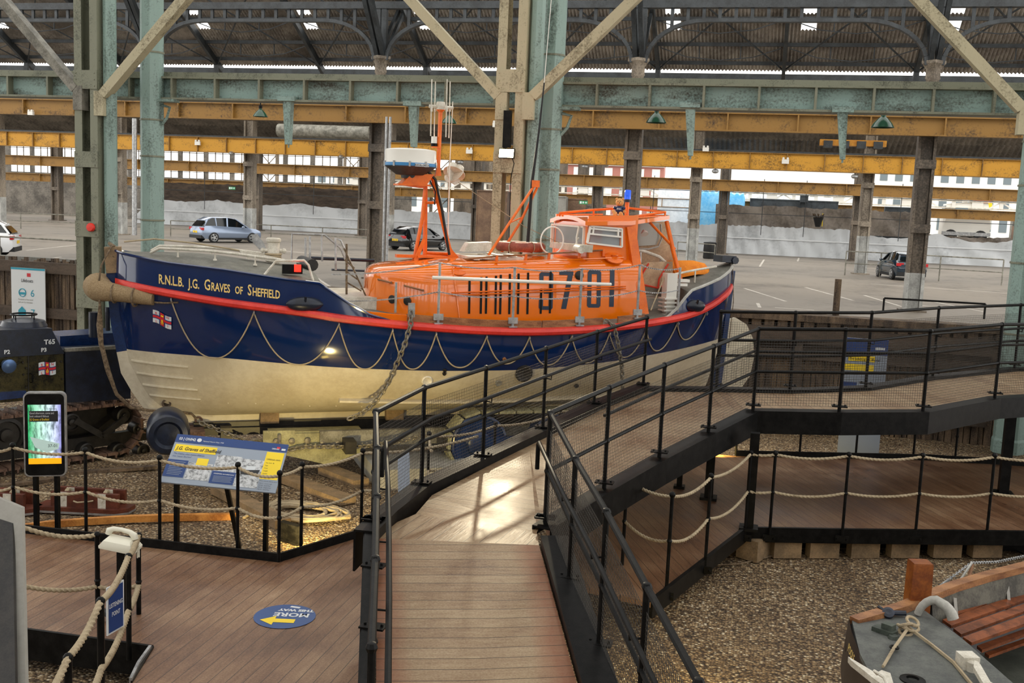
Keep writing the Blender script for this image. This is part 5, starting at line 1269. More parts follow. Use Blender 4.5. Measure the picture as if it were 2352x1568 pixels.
# raised stern
ZS=[(8.95,2.24),(9.1,2.28),(9.3,2.42),(9.5,2.62),(9.65,2.74),(9.9,2.8),(10.4,2.93),(10.8,3.08),(10.98,3.18)]
se=[8.95,9.03,9.1,9.2,9.3,9.4,9.5,9.57,9.65,9.9,10.15,10.4,10.6,10.75,10.85,10.92,10.97]
for sd in(1,-1):
    m=MB();rings=[]
    for s in se:
        z0=zb(s)+.02;z1=max(lerp(ZS,s),z0+.01);rings.append([bp(s,sd*hb(s)*.98,z0+(z1-z0)*j/3) for j in range(4)])
    m.loft(rings,closed=False,cap=False);obj('stern_side',m,mt['blueh'],lb)
    obj('stern_trim',MB().path([bp(s,sd*hb(s)*.97,lerp(ZS,s)) for s in se],.028,6),mt['greyl'],lb)
m=MB();rings=[]
for s in [9.6,9.9,10.2,10.5,10.75,10.9,10.97]: rings.append([bp(s,o*hb(s)*.96,lerp(ZS,s)+.1*(1-o*o)*min(1,(11-s)*2)) for o in(-1,-.6,-.3,0,.3,.6,1)])
m.loft(rings,closed=False,cap=False);obj('afterdeck',m,mt['grey'],lb)
m=MB();s=9.6;m.loft([[bp(s,o*hb(s)*.96,lerp(ZS,s)+.1*(1-o*o)) for o in(-1,-.5,0,.5,1)],[bp(s-.05,o*hb(s)*.96,zb(s)) for o in(-1,-.5,0,.5,1)]],closed=False,cap=False);obj('afterdeck_bulkhead',m,mt['grey'],lb)
obj('stern_fairlead',MB().box(bp(10.85,0,3.27),(.3,.34,.12),rz=.56).tube(bp(10.97,-.12,3.25),bp(10.97,.2,3.25),.07,8),mt['nblue'],lb)
# blue ventilator domes on the sheer
for s_,o_ in((2.78,0),(9.72,0)):
    c=bp(s_,hb(s_)+.02,zb(s_)+.13);m=MB()
    r=[];
    for k in range(11):
        t_=-1+2*k/10;w_=math.sqrt(max(0.02,1-t_*t_));r.append([c+BU*((.28 if s_<5 else .2)*t_)+BN*(.1*w_*math.cos(a))+V((0,0,.115*w_*math.sin(a))) for a in [2*PI*j/12 for j in range(12)]])
    m.loft(r);m.tube(c+BU*.0+BN*.02-V((0,0,.12)),c+BN*.1+V((0,0,.12)),.02,6);obj('blue_side_dome',m,mt['nblue'],lb)
# toe rail of varnished boards with stanchion brackets
def toerail(s0,s1,mat,nm,h=.12,dz=.03):
    n=max(2,int((s1-s0)/.25));r=[]
    for i in range(n+1):
        s=s0+(s1-s0)*i/n;b=hb(s)*.95;z=zb(s)+.05;r.append([bp(s,b+.02,z),bp(s,b+.02,z+h),bp(s,b-.02,z+h),bp(s,b-.02,z)])
    obj(nm,MB().loft(r),mat,lb)
toerail(4.35,6.6,mt['varn'],'toe_board');toerail(6.62,7.75,mt['varn'],'toe_board');toerail(8.05,8.6,mt['varn'],'toe_board')
toerail(3.2,4.4,mt['orange'],'orange_toe_board',.1)
m=MB()
for i in range(14): s=3.35+i*.0;break
stz=[]
for k,(x,y,xt,yt) in enumerate([(1007,742,1000,603),(1177,750,1177,613),(1330,747,1330,616),(1463,728,1462,607),(1556,716,1556,612)]):
    pass
def SB(x,y,off=1.,fixed=None):
    # station and height on the vertical surface at half breadth off*hb(s) (or the fixed offset) seen at this pixel
    s=5.
    for _ in range(30):
        o=fixed if fixed is not None else hb(s)*off
        d=ray(x,y);q=B0+BN*o;t_=((q-CAMP).dot(BN))/d.dot(BN);p=CAMP+d*t_;s=(p-B0).dot(BU)
    return s,p.z
chains=[[],[]]
for k,(x,y,yt) in enumerate([(1006,742,603),(1177,750,614),(1330,747,617),(1463,730,608)]):
    s,z=SB(x,y,.97);s2,z2=SB(x-3,yt,.97);b=hb(s)*.97
    sn=obj('stanchion',MB().tube(bp(s,b,z),bp(s,b,z2),.022,8).box(bp(s,b+.01,z+.1),(.16,.03,.1),rz=.56).box(bp(s,b,z),(.14,.1,.02),rz=.56),mt['galv'],lb,'galvanised guard rail stanchion')
    obj('ring',MB().torus(bp(s,b+.02,z2),.03,.008,n=10,k=5).torus(bp(s,b+.02,z+(z2-z)*.52),.03,.008,n=10,k=5),mt['galv'],sn)
    chains[0].append(bp(s,b,z2));chains[1].append(bp(s,b,z+(z2-z)*.52))
# short forward stanchion, aft stanchion
s,z=SB(988,722,1.0);fs_=bp(3.9,hb(3.9)*.93,zb(3.9)+.05)
s1,z1=SB(908,718,.9);s1b,z1b=SB(906,648,.9);obj('stanchion',MB().tube(bp(s1,hb(s1)*.9,z1),bp(s1,hb(s1)*.9,z1b),.02,8),mt['galv'],lb)
s9,z9=SB(1556,716,.97);s9b,z9b=SB(1557,614,.97);obj('stanchion',MB().tube(bp(s9,hb(s9)*.97,z9),bp(s9,hb(s9)*.97,z9b),.022,8),mt['galv'],lb)
def chain(pts,link,r,mat,nm,label,cat,parent=None,plab=None):
    m=MB();L_=0;pts=[V(p) for p in pts];seg=[(a,b,(b-a).length) for a,b in zip(pts,pts[1:])];tot=sum(x[2] for x in seg);n=int(tot/(link*.72));
    for i in range(n):
        d=tot*(i+.5)/n
        for a,b,l in seg:
            if d<=l: break
            d-=l
        c=a+(b-a)*(d/l);t_=(b-a).normalized();o=t_.orthogonal().normalized();
        if i%2: o=t_.cross(o)
        k=6 if link<.06 else 10
        m.path([c+t_*(link*.5*math.cos(2*PI*j/k))+o*(link*.32*math.sin(2*PI*j/k)) for j in range(k)],r,4 if link<.06 else 6,closed=True)
    if parent is not None: return obj(nm,m,mat,parent,plab)
    return tag(obj(nm,m,mat),label,cat)
for c_ in(0,1):
    f0=bp(3.2,hb(3.2)*.9,2.93 if c_==0 else 2.52);pts=[f0]+chains[c_]+[bp(s9,hb(s9)*.97,z9b-.02 if c_==0 else z9+(z9b-z9)*.5)]
    q=[]
    for a,b in zip(pts,pts[1:]): q+=rope_path(a,b,.05,6)[:-1]
    q.append(pts[-1]);chain(q,.034,.005,mt['galv'],'guard_chain',None,None,lb,'thin guard chain through the stanchions')
# white boathook pole lashed along the stanchions
s0,z0=SB(993,640,1.0);s1,z1=SB(1403,653,1.0)
obj('white_pole',MB().path([bp(s0,hb(s0)*.97+.05,z0+.02),bp((s0+s1)/2,hb((s0+s1)/2)*.97+.05,(z0+z1)/2+.01),bp(s1,hb(s1)*.97+.05,z1)],.028,8),mt['white'],lb,'white pole lashed to the stanchions')
# grab lines looped below the belting
lx=[393,583,778,901,1001,1117,1215,1312,1399,1484,1556,1622]
ly=[690,722,750,762,768,772,773,772,766,758,740,714]
dp_=[(480,826),(680,838),(845,848),(947,848),(1055,844),(1170,835),(1263,838),(1350,833),(1440,820),(1520,806),(1590,780)]
el=[]
for x,y in zip(lx,ly):
    s,z=SB(x,y,1.);z=zb(s)-.07;el.append((s,z));obj('eye',MB().torus(bp(s,hb(s)+.03,z-.03),.03,.009,ax=BU,n=10,k=5),mt['galv'],lb)
for (a,b),(x,y) in zip(zip(el,el[1:]),dp_):
    sm,zm=SB(x,y,.97);dz=(a[1]+b[1])/2-.03-zm;pts=[]
    for i in range(25):
        t_=i/24;s=a[0]+(b[0]-a[0])*t_;z=a[1]-.03+(b[1]-a[1])*t_-dz*(1-abs(2*t_-1)**2.2);pts.append(bp(s,hs(s,z)+.018,z))
    obj('grab_line',MB().path(pts,.011,6),mt['rope'],lb,'pale rope looped along the hull')
# bow spray rails and rivets
for k,(xa,ya,xb,yb) in enumerate([(317,835,425,845),(325,860,435,868),(337,883,444,890),(355,905,452,910)]):
    a=SB(xa,ya,.4);b=SB(xb,yb,.5);pts=[]
    for i in range(7):
        s=a[0]+(b[0]-a[0])*i/6;z=1.42-.17*k+(0.0)*i;pts.append((s,z))
    za=[1.42,1.22,1.03,.86][k]
    s0_=[.25,.33,.42,.52][k];s1_=[1.1,1.17,1.25,1.3][k]
    r=[]
    for i in range(9):
        s=s0_+(s1_-s0_)*i/8;z=za-.04*i/8;w_=hs(s,z);e_=.035*(1 if i<8 else .3);r.append([bp(s,w_-.02,z+.03),bp(s,w_+e_,z+.005),bp(s,w_+e_,z-.012),bp(s,w_-.02,z-.02)])
    obj('spray_rail',MB().loft(r),mt['hullw'],lb)
m=MB();random.seed(9)
for s in [1.3+.42*i for i in range(8)]:
    for j in range(4): z=.8+.16*j+.03*random.random()-.02*s;z>zk(s)+.1 and m.ball(bp(s+.06*j,hs(s,z)+.003,z),.014,6)
obj('rivets',m,mt['hullw'],lb)
# bilge keel and fittings low on the hull
m=MB();r=[]
for i in range(22):
    s=3.4+i*.29;z=.86+.012*abs(s-6)**1.5;w_=hs(s,z);r.append([bp(s,w_-.05,z+.05),bp(s,w_+.1,z-.01),bp(s,w_+.1,z-.04),bp(s,w_-.05,z-.06)])
m.loft(r);obj('bilge_keel',m,mt['hullw'],lb)
for x,y,r_,mm,nm in((981,874,.09,'whited','round_intake'),(1200,855,.15,'mblack','round_grille'),(1152,821,.03,'varn','brass_outlet'),(1018,848,.03,'mblack','outlet'),(1018,856,.03,'mblack','outlet'),(1145,880,.05,'greyb','outlet'),(1330,888,.04,'mblack','outlet')):
    s,z=SB(x,y,.9);c=bp(s,hs(s,z),z)
    nrm=(BN*1+V((0,0,-.25))).normalized();obj(nm,MB().lathe([(r_,-.02),(r_,.03),(r_*.8,.04),(r_*.6,.025),(0,.02)],c,nrm,20),mt[mm],lb)
# name on the bow : letters laid on the side plating
def onhull(tx,s0,z0,dz_ds,mapw,off=.008):
    out=[]
    for v in tx.v:
        s=s0+v[0];z=z0+v[1]+dz_ds*v[0];out.append(tuple(bp(s,mapw(s,z)+off,z)))
    tx.v=out;return tx
def subdiv(mb,k=1): return mb
a=SB(362,650,.985);b=SB(643,686,.985)
nm_='R.N.L.B.  J.G.  G'
# small caps built from pieces
x=0;pieces=[('R.N.L.B.',1),(' J.G.',1),(' G',1.15),('RAVES',.88),(' OF',.8),(' S',1.15),('HEFFIELD',.88)]
L_=b[0]-a[0];H0=.155;ws=[]
fc=[]
for s_,k in pieces:
    t_=text_mb(s_.strip(),H0*k*1.3,bold=.0035,sx=.95);w_=max(v[0] for v in t_.v);sp_=.12 if s_.startswith(' ') else .02;fc.append((t_,sp_,w_))
tot=sum(f[1]+f[2] for f in fc);kx=L_/tot;x=0
NM=MB()
for t_,sp_,w_ in fc:
    x+=sp_*kx;t_.v=[(v[0]*kx+x,v[1],0) for v in t_.v];x+=w_*kx;NM.join(t_)
sl=(b[1]-a[1])/L_
onhull(NM,a[0],a[1]-.0,sl,lambda s,z:hb(s)*.985-.02*min(1,max(0,(z-zb(s))/max(.05,lerp(ZT,s)-zb(s)))))
obj('name_lettering',NM,mt['gold'],lb,'gold letters R.N.L.B. J.G. Graves of Sheffield',smooth=0)
# house flag on the bow
a=SB(351,741,1.);b=SB(397,746,1.);c=SB(349,709,1.)
w_=(b[0]-a[0])*.93;h_=(c[1]-a[1])*.92
fl_=None
for mm,k,dz in flagmb(w_,h_):
    q=MB();q.v=[tuple(bp(a[0]+v[0],hs(a[0]+v[0],a[1]+v[1]-.05*v[0]/w_)+.008+dz*4,a[1]+v[1]-.1*v[0]/w_)) for v in mm.v];q.f=mm.f;q.m=mm.m
    o_=obj('flag_emblem' if fl_ is None else 'flag_cross',q,mt[k],lb if fl_ is None else fl_,smooth=0);fl_=fl_ or o_
def onflag(mb,mat,nm):
    mb.v=[tuple(bp(a[0]+v[0],hs(a[0]+v[0],a[1]+v[1])+.022,a[1]+v[1]-.1*v[0]/w_)) for v in mb.v];obj(nm,mb,mat,fl_,smooth=0)
for s_,x,y in(('R',.12,.74),('N',.72,.74),('L',.14,.1),('I',.78,.06)): onflag(text_mb(s_,h_*.26,bold=.001).xf(Matrix.Translation((x*w_,y*h_,0))),mt['rprint'],'flag_letter')
onflag(MB().torus((w_*.5,h_*.24,0),w_*.07,w_*.018,n=12,k=4).join(rect2(w_*.485,h_*.2,w_*.515,h_*.5)).join(rect2(w_*.43,h_*.4,w_*.57,h_*.44)).join(rect2(w_*.43,h_*.72,w_*.57,h_*.84)),mt['yel'],'anchor')
# ---------------- cabin
def cw(s):  # cabin half width
    t_=min(1,max(0,(s-3.98)/1.15));return .98*(1-(1-t_)**2.6)**.5*(.97+.03*t_)+.06 if s<5.15 else 1.02-.02*(s-5.15)/3
def ct(s): # height of the side's upper fold
    return 2.94+.085*min(1,(s-3.98)/1.2)+.045*(s-4.0)
zc0=lambda s:zb(s)+.06
def cring(s,k=1):
    w_=cw(s)*k;z0=zc0(s);z1=ct(s)-.1;h_=z1-z0
    P_=[(w_,z0),(w_*.985,z0+h_*.35),(w_*.965,z0+h_*.7),(w_*.94,z1-.02),(w_*.90,z1+.06),(w_*.82,z1+.115),(w_*.6,z1+.15),(w_*.3,z1+.175),(0,z1+.185)]
    return [bp(s,o,z) for o,z in P_]+[bp(s,-o,z) for o,z in P_[-2::-1]]
m=MB();cs=[3.98,3.99,4.02,4.07,4.14,4.24,4.38,4.55,4.75,5.0,5.15]+[5.4+.3*i for i in range(11)]+[8.62]
rings=[cring(s,1 if i else .55) for i,s in enumerate(cs)]
# round the nose by lowering the first rings
for i,s in enumerate(cs[:6]):
    f_=[.30,.2,.12,.06,.025,.008][i]
    rings[i]=[V(p)-V((0,0,f_*max(0,(p.z-2.6))*1.6)) for p in rings[i]]
m.loft(rings,closed=True,cap=True);cab=obj('cabin',m,mt['orange'],lb,'glossy orange cabin',smooth=50)
def cside(s,z):
    w_=cw(s);z0=zc0(s);z1=ct(s)-.1;q=(z-z0)/(z1-z0)
    return w_*lerp([(0,1),(.35,.985),(.7,.965),(1.,.94),(1.4,.88)],q)
def onside(mb,s0,z0,off=.006):
    mb.v=[tuple(bp(s0+v[0],cside(s0+v[0],z0+v[1])+off+v[2],z0+v[1])) for v in mb.v];return mb
def CS(x,y):
    s=6.
    for _ in range(30):
        d=ray(x,y);q=B0+BN*cside(s,2.7);t_=((q-CAMP).dot(BN))/d.dot(BN);p=CAMP+d*t_;s=(p-B0).dot(BU)
    return s,p.z
# vent slots
for x,yt,yb in [(1079,640,720),(1106,636,720),(1118,635,720),(1140,633,721),(1151,631,721),(1172,629,721),(1192,628,721),(1214,626,721),(1243,662,720),(1266,621,719)]:
    s,z1=CS(x,yt);_,z0=CS(x,yb);n=10;q=MB();w_=.019
    for i in range(n):
        a=z0+(z1-z0)*i/n;b=z0+(z1-z0)*(i+1)/n;q.add([(-w_,a,0),(w_,a,0),(w_,b,0),(-w_,b,0)],[(0,1,2,3)])
    obj('vent_slot',onside(q,s,0,.009),mt['dark'],cab,smooth=0)
# numerals
def numeral(polys,xa,xb,yt,yb):
    s0,z1=CS((xa+xb)/2,yt);_,z0=CS((xa+xb)/2,yb);sa,_=CS(xa,(yt+yb)/2);sb_,_=CS(xb,(yt+yb)/2);W_=sb_-sa;H_=z1-z0
    q=MB()
    for pl in polys:
        # subdivide in height
        q.add([(x*W_,y*H_,0) for x,y in pl],[tuple(range(len(pl)))])
    obj('numeral',onside(q,sa,z0,.0075),mt['navyt'],cab,'large dark navy numeral',smooth=0)
def R4(x0,y0,x1,y1,n=4): return [[(x0,y0+(y1-y0)*i/n),(x1,y0+(y1-y0)*i/n),(x1,y0+(y1-y0)*(i+1)/n),(x0,y0+(y1-y0)*(i+1)/n)] for i in range(n)]
th_=.3
three=[[(.12,0),(.88,0),(1,.05),(1,.1),(0,.1),(0,.05)],[(.12,1),(0,.95),(0,.9),(1,.9),(1,.95),(.88,1)]]+R4(1-th_,.1,1,.48)+R4(1-th_,.56,1,.9)+R4(.35,.43,.94,.57,1)+R4(0,.1,th_,.27,1)+R4(0,.73,th_,.9,1)
zero=[[(.12,0),(.88,0),(1,.05),(1,.1),(0,.1),(0,.05)],[(.12,1),(0,.95),(0,.9),(1,.9),(1,.95),(.88,1)]]+R4(1-th_,.1,1,.9,8)+R4(0,.1,th_,.9,8)
seven=[[(0,.9),(1,.9),(1,1),(0,1)]]+[[(.18+.42*i/6,.9*i/6),(.18+.42*i/6+.36,.9*i/6),(.18+.42*(i+1)/6+.36,.9*(i+1)/6),(.18+.42*(i+1)/6,.9*(i+1)/6)] for i in range(6)]
numeral(three,1238,1270,625,711);numeral(seven,1284,1316,623,709);numeral(zero,1349,1380,621,706);numeral(R4(.1,0,.9,1,8),1399,1412,619,704);numeral(R4(0,.2,1,.8,1),1329,1342,655,666)
# side beading, grab rails, portholes, vents on the nose
for y0,y1 in((672,657),(678,662)):
    a=CS(1038,y0);b=CS(1436,y1);obj('side_rail',MB().path([bp(a[0]+(b[0]-a[0])*i/8,cside(a[0]+(b[0]-a[0])*i/8,a[1]+(b[1]-a[1])*i/8)+.025,a[1]+(b[1]-a[1])*i/8) for i in range(9)],.014,6),mt['orangem'],cab)
for x,y in((1331,632),):
    s,z=CS(x,y);c=bp(s,cside(s,z),z);obj('round_vent',MB().lathe([(.075,0),(.08,.02),(.05,.03),(.0,.03)],c,BN,16),mt['mblack'],cab)
pr=[bp(4.18,.55,2.74)+BU*0,bp(4.45,.83,2.71)]
def nose(x,y):
    # point of the nose surface at this pixel: march the ray
    d=ray(x,y);best=None
    for i in range(400):
        t_=14+i*.012;p=CAMP+d*t_;s=(p-B0).dot(BU);o=(p-B0).dot(BN)
        if s>3.97 and abs(o)<=cside(s,p.z)*1.0: return p
    return CAMP+d*16
for pts in([(870,642),(899,649)],[(930,656),(972,667)]):
    a=nose(*pts[0])-FW*.05;b=nose(*pts[1])-FW*.05;obj('hand_rail',MB().tube(a,b,.017,6).tube(a+FW*.08,a,.02,6).tube(b+FW*.08,b,.02,6),mt['varn'],cab)
for x,y in((902,687),(937,691)): 
    c=nose(x,y)-FW*.01;obj('round_vent',MB().lathe([(.065,0),(.07,.025),(.05,.03),(0,.03)],c,(BN-BU*.9).normalized(),16),mt['mblack'],cab)
a=CS(1040,607);b=CS(1054,735);c_=CS(1436,592)
obj('panel_bead',MB().path([bp(a[0]+(b[0]-a[0])*i/5,cside(a[0]+(b[0]-a[0])*i/5,a[1]+(b[1]-a[1])*i/5)+.005,a[1]+(b[1]-a[1])*i/5) for i in range(6)][::-1]+[bp(a[0]+(c_[0]-a[0])*i/8,cside(a[0]+(c_[0]-a[0])*i/8,a[1]+(c_[1]-a[1])*i/8)+.005,a[1]+(c_[1]-a[1])*i/8) for i in range(1,9)],.012,6),mt['orange'],cab)
# top rails and fittings on the cabin roof
sr=[SB(x,y,fixed=.82) for x,y in((1066,599),(1140,592),(1207,589),(1260,586),(1330,582),(1385,578))]
m=MB().path([bp(s,.84,z+.03) for s,z in sr],.016,6);obj('roof_rail',m,mt['varn'],lb)
for s,z in sr[1:]: obj('roof_rail_bracket',MB().box(bp(s,.84,z-.02),(.04,.04,.12),rz=.56),mt['orangem'],lb)
for x,y in((1052,617),(1411,591)):
    s,z=SB(x,y,fixed=.88);obj('cleat_pad',MB().lathe([(.16,-.02),(.17,.01),(.1,.03),(.05,.03)],bp(s,.86,z),(BN*.6+V((0,0,.8))).normalized(),16).torus(bp(s,.9,z+.04),.05,.015,n=10,k=5),mt['orangem'],lb)
# hatch slab and cream locker on top
m=MB()
for i in range(5): m.box(bp(5.75+.16*i,.2,3.18+.02*i),(.1,.9,.03),rz=.56)
m.box(bp(6.1,.15,3.2),(1.0,.9,.05),rz=.56);obj('cream_hatch',m,mt['whited'],lb)
a=[(1065,578),(1078,558),(1130,556),(1128,576)]
q=[SB(x,y,fixed=.0) for x,y in a];obj('cream_seat_back',MB().poly([bp(s,.0,z) for s,z in q],-BN*.3),mt['whited'],lb)
# ---------------- wheelhouse
zr_=lambda s,o=0:3.9+.045*(s-7)+.1*(1-min(1,abs(o)/.9)**2)
ww=.80;wf=SB(1350,540,fixed=ww)[0];wa=8.62
wins=[[(1357,520),(1427,526),(1427,566),(1351,557)]]
def SW(x,y): return SB(x,y,fixed=ww+.02)
wq=[[SW(*p) for p in w_] for w_ in wins]
xs=[wf,wq[0][0][0],wq[0][1][0],wa]
def strip_wall(sd,mat,nm):
    m=MB();th=.04
    top=lambda s:zr_(s)-.05
    def quad(sa,sb_,za0,za1,zb0,zb1):
        m.poly([bp(sa,sd*ww,za0),bp(sb_,sd*ww,zb0),bp(sb_,sd*ww,zb1),bp(sa,sd*ww,za1)],-BN*sd*th)
    quad(xs[0],xs[1],3.02,top(xs[0]),3.02,top(xs[1]))
    a,b=xs[1],xs[2];za,zb_,zc,zd=[wq[0][k][1] for k in(3,2,0,1)]
    quad(a,b,3.02,za,3.02,zb_);quad(a,b,zc,top(a),zd,top(b));quad(xs[2],xs[3],3.02,top(xs[2]),3.02,top(xs[3]))
    return obj(nm,m,mat,lb,smooth=0)
wp=strip_wall(1,mt['orange'],'wheelhouse_side');strip_wall(-1,mt['orange'],'wheelhouse_side')
def FPL(x,y,ds=0):
    d=ray(x,y);q=B0+BU*(wf-ds);p=CAMP+d*((q-CAMP).dot(BU)/d.dot(BU));return (p-B0).dot(BN),p.z
fw_=[FPL(*p) for p in((1274,518),(1343,522),(1340,568),(1268,556))]
oL=(fw_[0][0]+fw_[3][0])/2;oR=(fw_[1][0]+fw_[2][0])/2;zT=max(fw_[0][1],fw_[1][1]);zB=min(fw_[2][1],fw_[3][1])
m=MB();th=.04
def fq(o0,o1,za,zb_): m.poly([bp(wf,o0,za),bp(wf,o1,za),bp(wf,o1,zb_),bp(wf,o0,zb_)],BU*th)
fq(-ww,max(-ww+.03,oL),3.0,3.84);fq(oR,ww,3.0,3.84);fq(oL,oR,3.0,zB);fq(oL,oR,zT,3.86)
obj('wheelhouse_front',m,mt['orange'],lb,smooth=0)
def winframe(c,bars,nrm):
    f_=MB();ctr=sum(c,V())/4;outer=[ctr+(p-ctr)*1.04 for p in c]
    for k in range(4): f_.beam(outer[k],outer[(k+1)%4],.03,.05,up=nrm)
    if bars:
        a=c[0]+(c[3]-c[0])*.45;b=c[1]+(c[2]-c[1])*.45;f_.beam(a,b,.03,.04,up=nrm);f_.beam(c[0]+(c[3]-c[0])*.12,c[1]+(c[2]-c[1])*.12,.03,.03,up=nrm);f_.beam(c[0]*.9+c[1]*.1,a*.9+b*.1,.03,.035,up=nrm);f_.beam(c[0]*.1+c[1]*.9,a*.1+b*.9,.03,.035,up=nrm)
    wo=obj('side_window' if bars else 'front_window',f_,mt['white'],lb,'white framed wheelhouse window')
    obj('pane',MB().poly([p-nrm*.02 for p in c],-nrm*.006),mt['glass'],wo,smooth=0)
winframe([bp(s,ww+.012,z) for s,z in wq[0]],True,BN)
winframe([bp(wf-.015,oL,zT),bp(wf-.015,oR,zT),bp(wf-.015,oR,zB),bp(wf-.015,oL,zB)],False,-BU)
o_,z_=FPL(1327,545,.06);obj('wiper',MB().path([bp(wf-.06,o_,z_-.25),bp(wf-.08,o_,z_),bp(wf-.06,o_+.04,z_+.2)],.02,6).tube(bp(wf-.06,o_+.04,z_),bp(wf-.06,o_-.16,z_-.2),.012,6),mt['white'],lb)
q=[FPL(x,y,.25) for x,y in((1264,556),(1340,562),(1338,579),(1262,568))]
obj('white_locker',MB().poly([bp(wf-.25,o,z) for o,z in q],BU*.18).tube(bp(wf-.27,q[1][0]-.25,q[1][1]-.07),bp(wf-.27,q[1][0]-.02,q[1][1]-.08),.07,10),mt['whited'],lb)
s,z=SB(1268,552,fixed=.55);obj('loop_aerial',MB().torus(bp(s,.55,z),.235,.014,ax=(BN*.9+BU*.2),n=32,k=6).tube(bp(s,.55,z-.34),bp(s,.55,z-.23),.035,8),mt['white'],lb,'white ring direction aerial')
# roof slab : parallel front, tapering to the stern
def rz_(s,o): return 3.86+.06*(s-7)/1.5+.09*(1-min(1,abs(o)/.85)**2)
m=MB();st_=[(wf-.08,.86),(wf+.3,.88),(8.0,.88),(8.45,.86),(8.9,.64),(9.3,.4),(9.5,.26)]
top=[];bot=[]
rings=[]
for s,w_ in st_:
    t_=[bp(s,w_*o,rz_(s,w_*o)) for o in(-1,-.6,-.3,0,.3,.6,1)];b_=[bp(s,w_*o,rz_(s,w_*o)-.07) for o in(1,.6,.3,0,-.3,-.6,-1)];rings.append(t_+b_)
m.loft(rings);rf_=obj('wheelhouse_roof',m,mt['orange'],lb,'orange wheelhouse roof',smooth=30)
rl=[(7.15,-.6),(8.4,-.62)];
rp=[SB(1286,489,fixed=-.3),SB(1440,477,fixed=-.3),SB(1528,487,fixed=0.0),SB(1450,498,fixed=.5)]
pts=[bp(rp[0][0],-.3,rp[0][1]),bp((rp[0][0]+rp[1][0])/2,-.3,(rp[0][1]+rp[1][1])/2+.01),bp(rp[1][0],-.3,rp[1][1]),bp(rp[2][0],0,rp[2][1]),bp(rp[3][0],.5,rp[3][1])]
m=MB().path(pts,.022,8)
for p in pts: s=(p-B0).dot(BU);o=(p-B0).dot(BN);m.tube(p,V((p.x,p.y,rz_(s,o)-.02)),.02,6)
obj('roof_rail',m,mt['orangem'],lb)
# aft posts and cockpit
jp=SB(1440,512,fixed=.72);m=MB();a_=SB(1437,514,fixed=.78);b_=SB(1458,716,fixed=.95)
m.beam(bp(8.47,.79,3.82),bp(8.74,.97,2.3),.16,.12,up=BN);obj('jamb_post',m,mt['orangem'],lb,'wide orange door post')
a1=SB(1531,508,fixed=.3);b1=SB(1563,642,fixed=.62);m=MB().path([bp(a1[0],.3,a1[1]),bp((a1[0]+b1[0])/2-.02,.48,(a1[1]+b1[1])/2),bp(b1[0],.62,b1[1])],.04,8)
c1=SB(1492,510,fixed=.45);d1=SB(1552,572,fixed=.45);m.tube(bp(c1[0],.45,c1[1]),bp(d1[0],.42,d1[1]),.026,8);obj('aft_frame',m,mt['orangem'],lb,'leaning orange tube frame at the back of the shelter')
# canvas screen on the starboard side of the shelter, with clear window
def CQ(x,y,o=-.3): s,z=SB(x,y,fixed=o);return bp(s,o,z)
m=MB();m.poly([CQ(1446,512),CQ(1533,508),CQ(1556,600),CQ(1560,660),CQ(1446,660)],-BN*.02);cv=obj('canvas_screen',m,mt['canvas'],lb,'beige canvas screen')
wv=[CQ(1462,512,-.28),CQ(1513,512,-.28),CQ(1515,545,-.28),CQ(1507,562,-.28),CQ(1465,565,-.28)]
obj('canvas_window',MB().poly(wv,BN*.01),M('clear_plastic','a9aaa0',r=.15),cv,smooth=0)
m=MB();m.path([CQ(1448,570,-.2),CQ(1490,572,-.2),CQ(1512,566,-.2),CQ(1520,548,-.2),CQ(1518,515,-.2)],.018,6);obj('window_piping',m,mt['greyl'],cv)
# guard rail in cockpit (curved light tube) with uprights and laced dodger
m=MB();g0=[(1446,574),(1480,577),(1515,590),(1535,608),(1545,640)];m.path([CQ(x,y,.35) for x,y in g0],.03,8);obj('curved_guard_rail',m,mt['whited'],lb,'pale curved cockpit guard rail')
for x,y0,y1 in((1471,576,640),(1517,590,650)): obj('guard_upright',MB().tube(CQ(x,y0,.35),CQ(x,y1,.35),.018,6),mt['galv'],lb)
dq=[(1448,618),(1488,602),(1545,600),(1546,645),(1510,661),(1450,648)];m=MB();m.poly([CQ(x,y,.42) for x,y in dq],-BN*.03);dg=obj('cockpit_dodger',m,mt['canvas'],lb,'beige canvas dodger edged in red')
for pl in([(1450,648),(1510,661),(1546,645)],[(1490,605),(1468,640),(1466,650)],[(1545,612) if False else (1535,606),(1514,640),(1511,661)]): obj('red_trim',MB().path([CQ(x,y,.45) for x,y in pl],.018,6),mt['redtr'],dg)
obj('cockpit_well',MB().box(bp(9.15,0.0,2.38),(.8,.8,.3),rz=.56),mt['greyl'],lb)
# winch / white grid box at the stern
c=bp(9.28,.85,2.45)
m=MB();m.box(c+V((0,0,.35)),(.2,.2,.45),rz=.56)
for i in range(5): m.box(c+V((0,0,-.05-.09*0+.07*i-.1)),(.28,.26,.025),rz=.56)
m.box(c,(.16,.16,.4),rz=.56);m.box(c+BU*.25+V((0,0,.45)),(.22,.14,.05),rz=.56);m.box(c+BU*.22+V((0,0,.38)),(.2,.14,.05),rz=.56);obj('white_fairlead_box',m,mt['white'],lb)
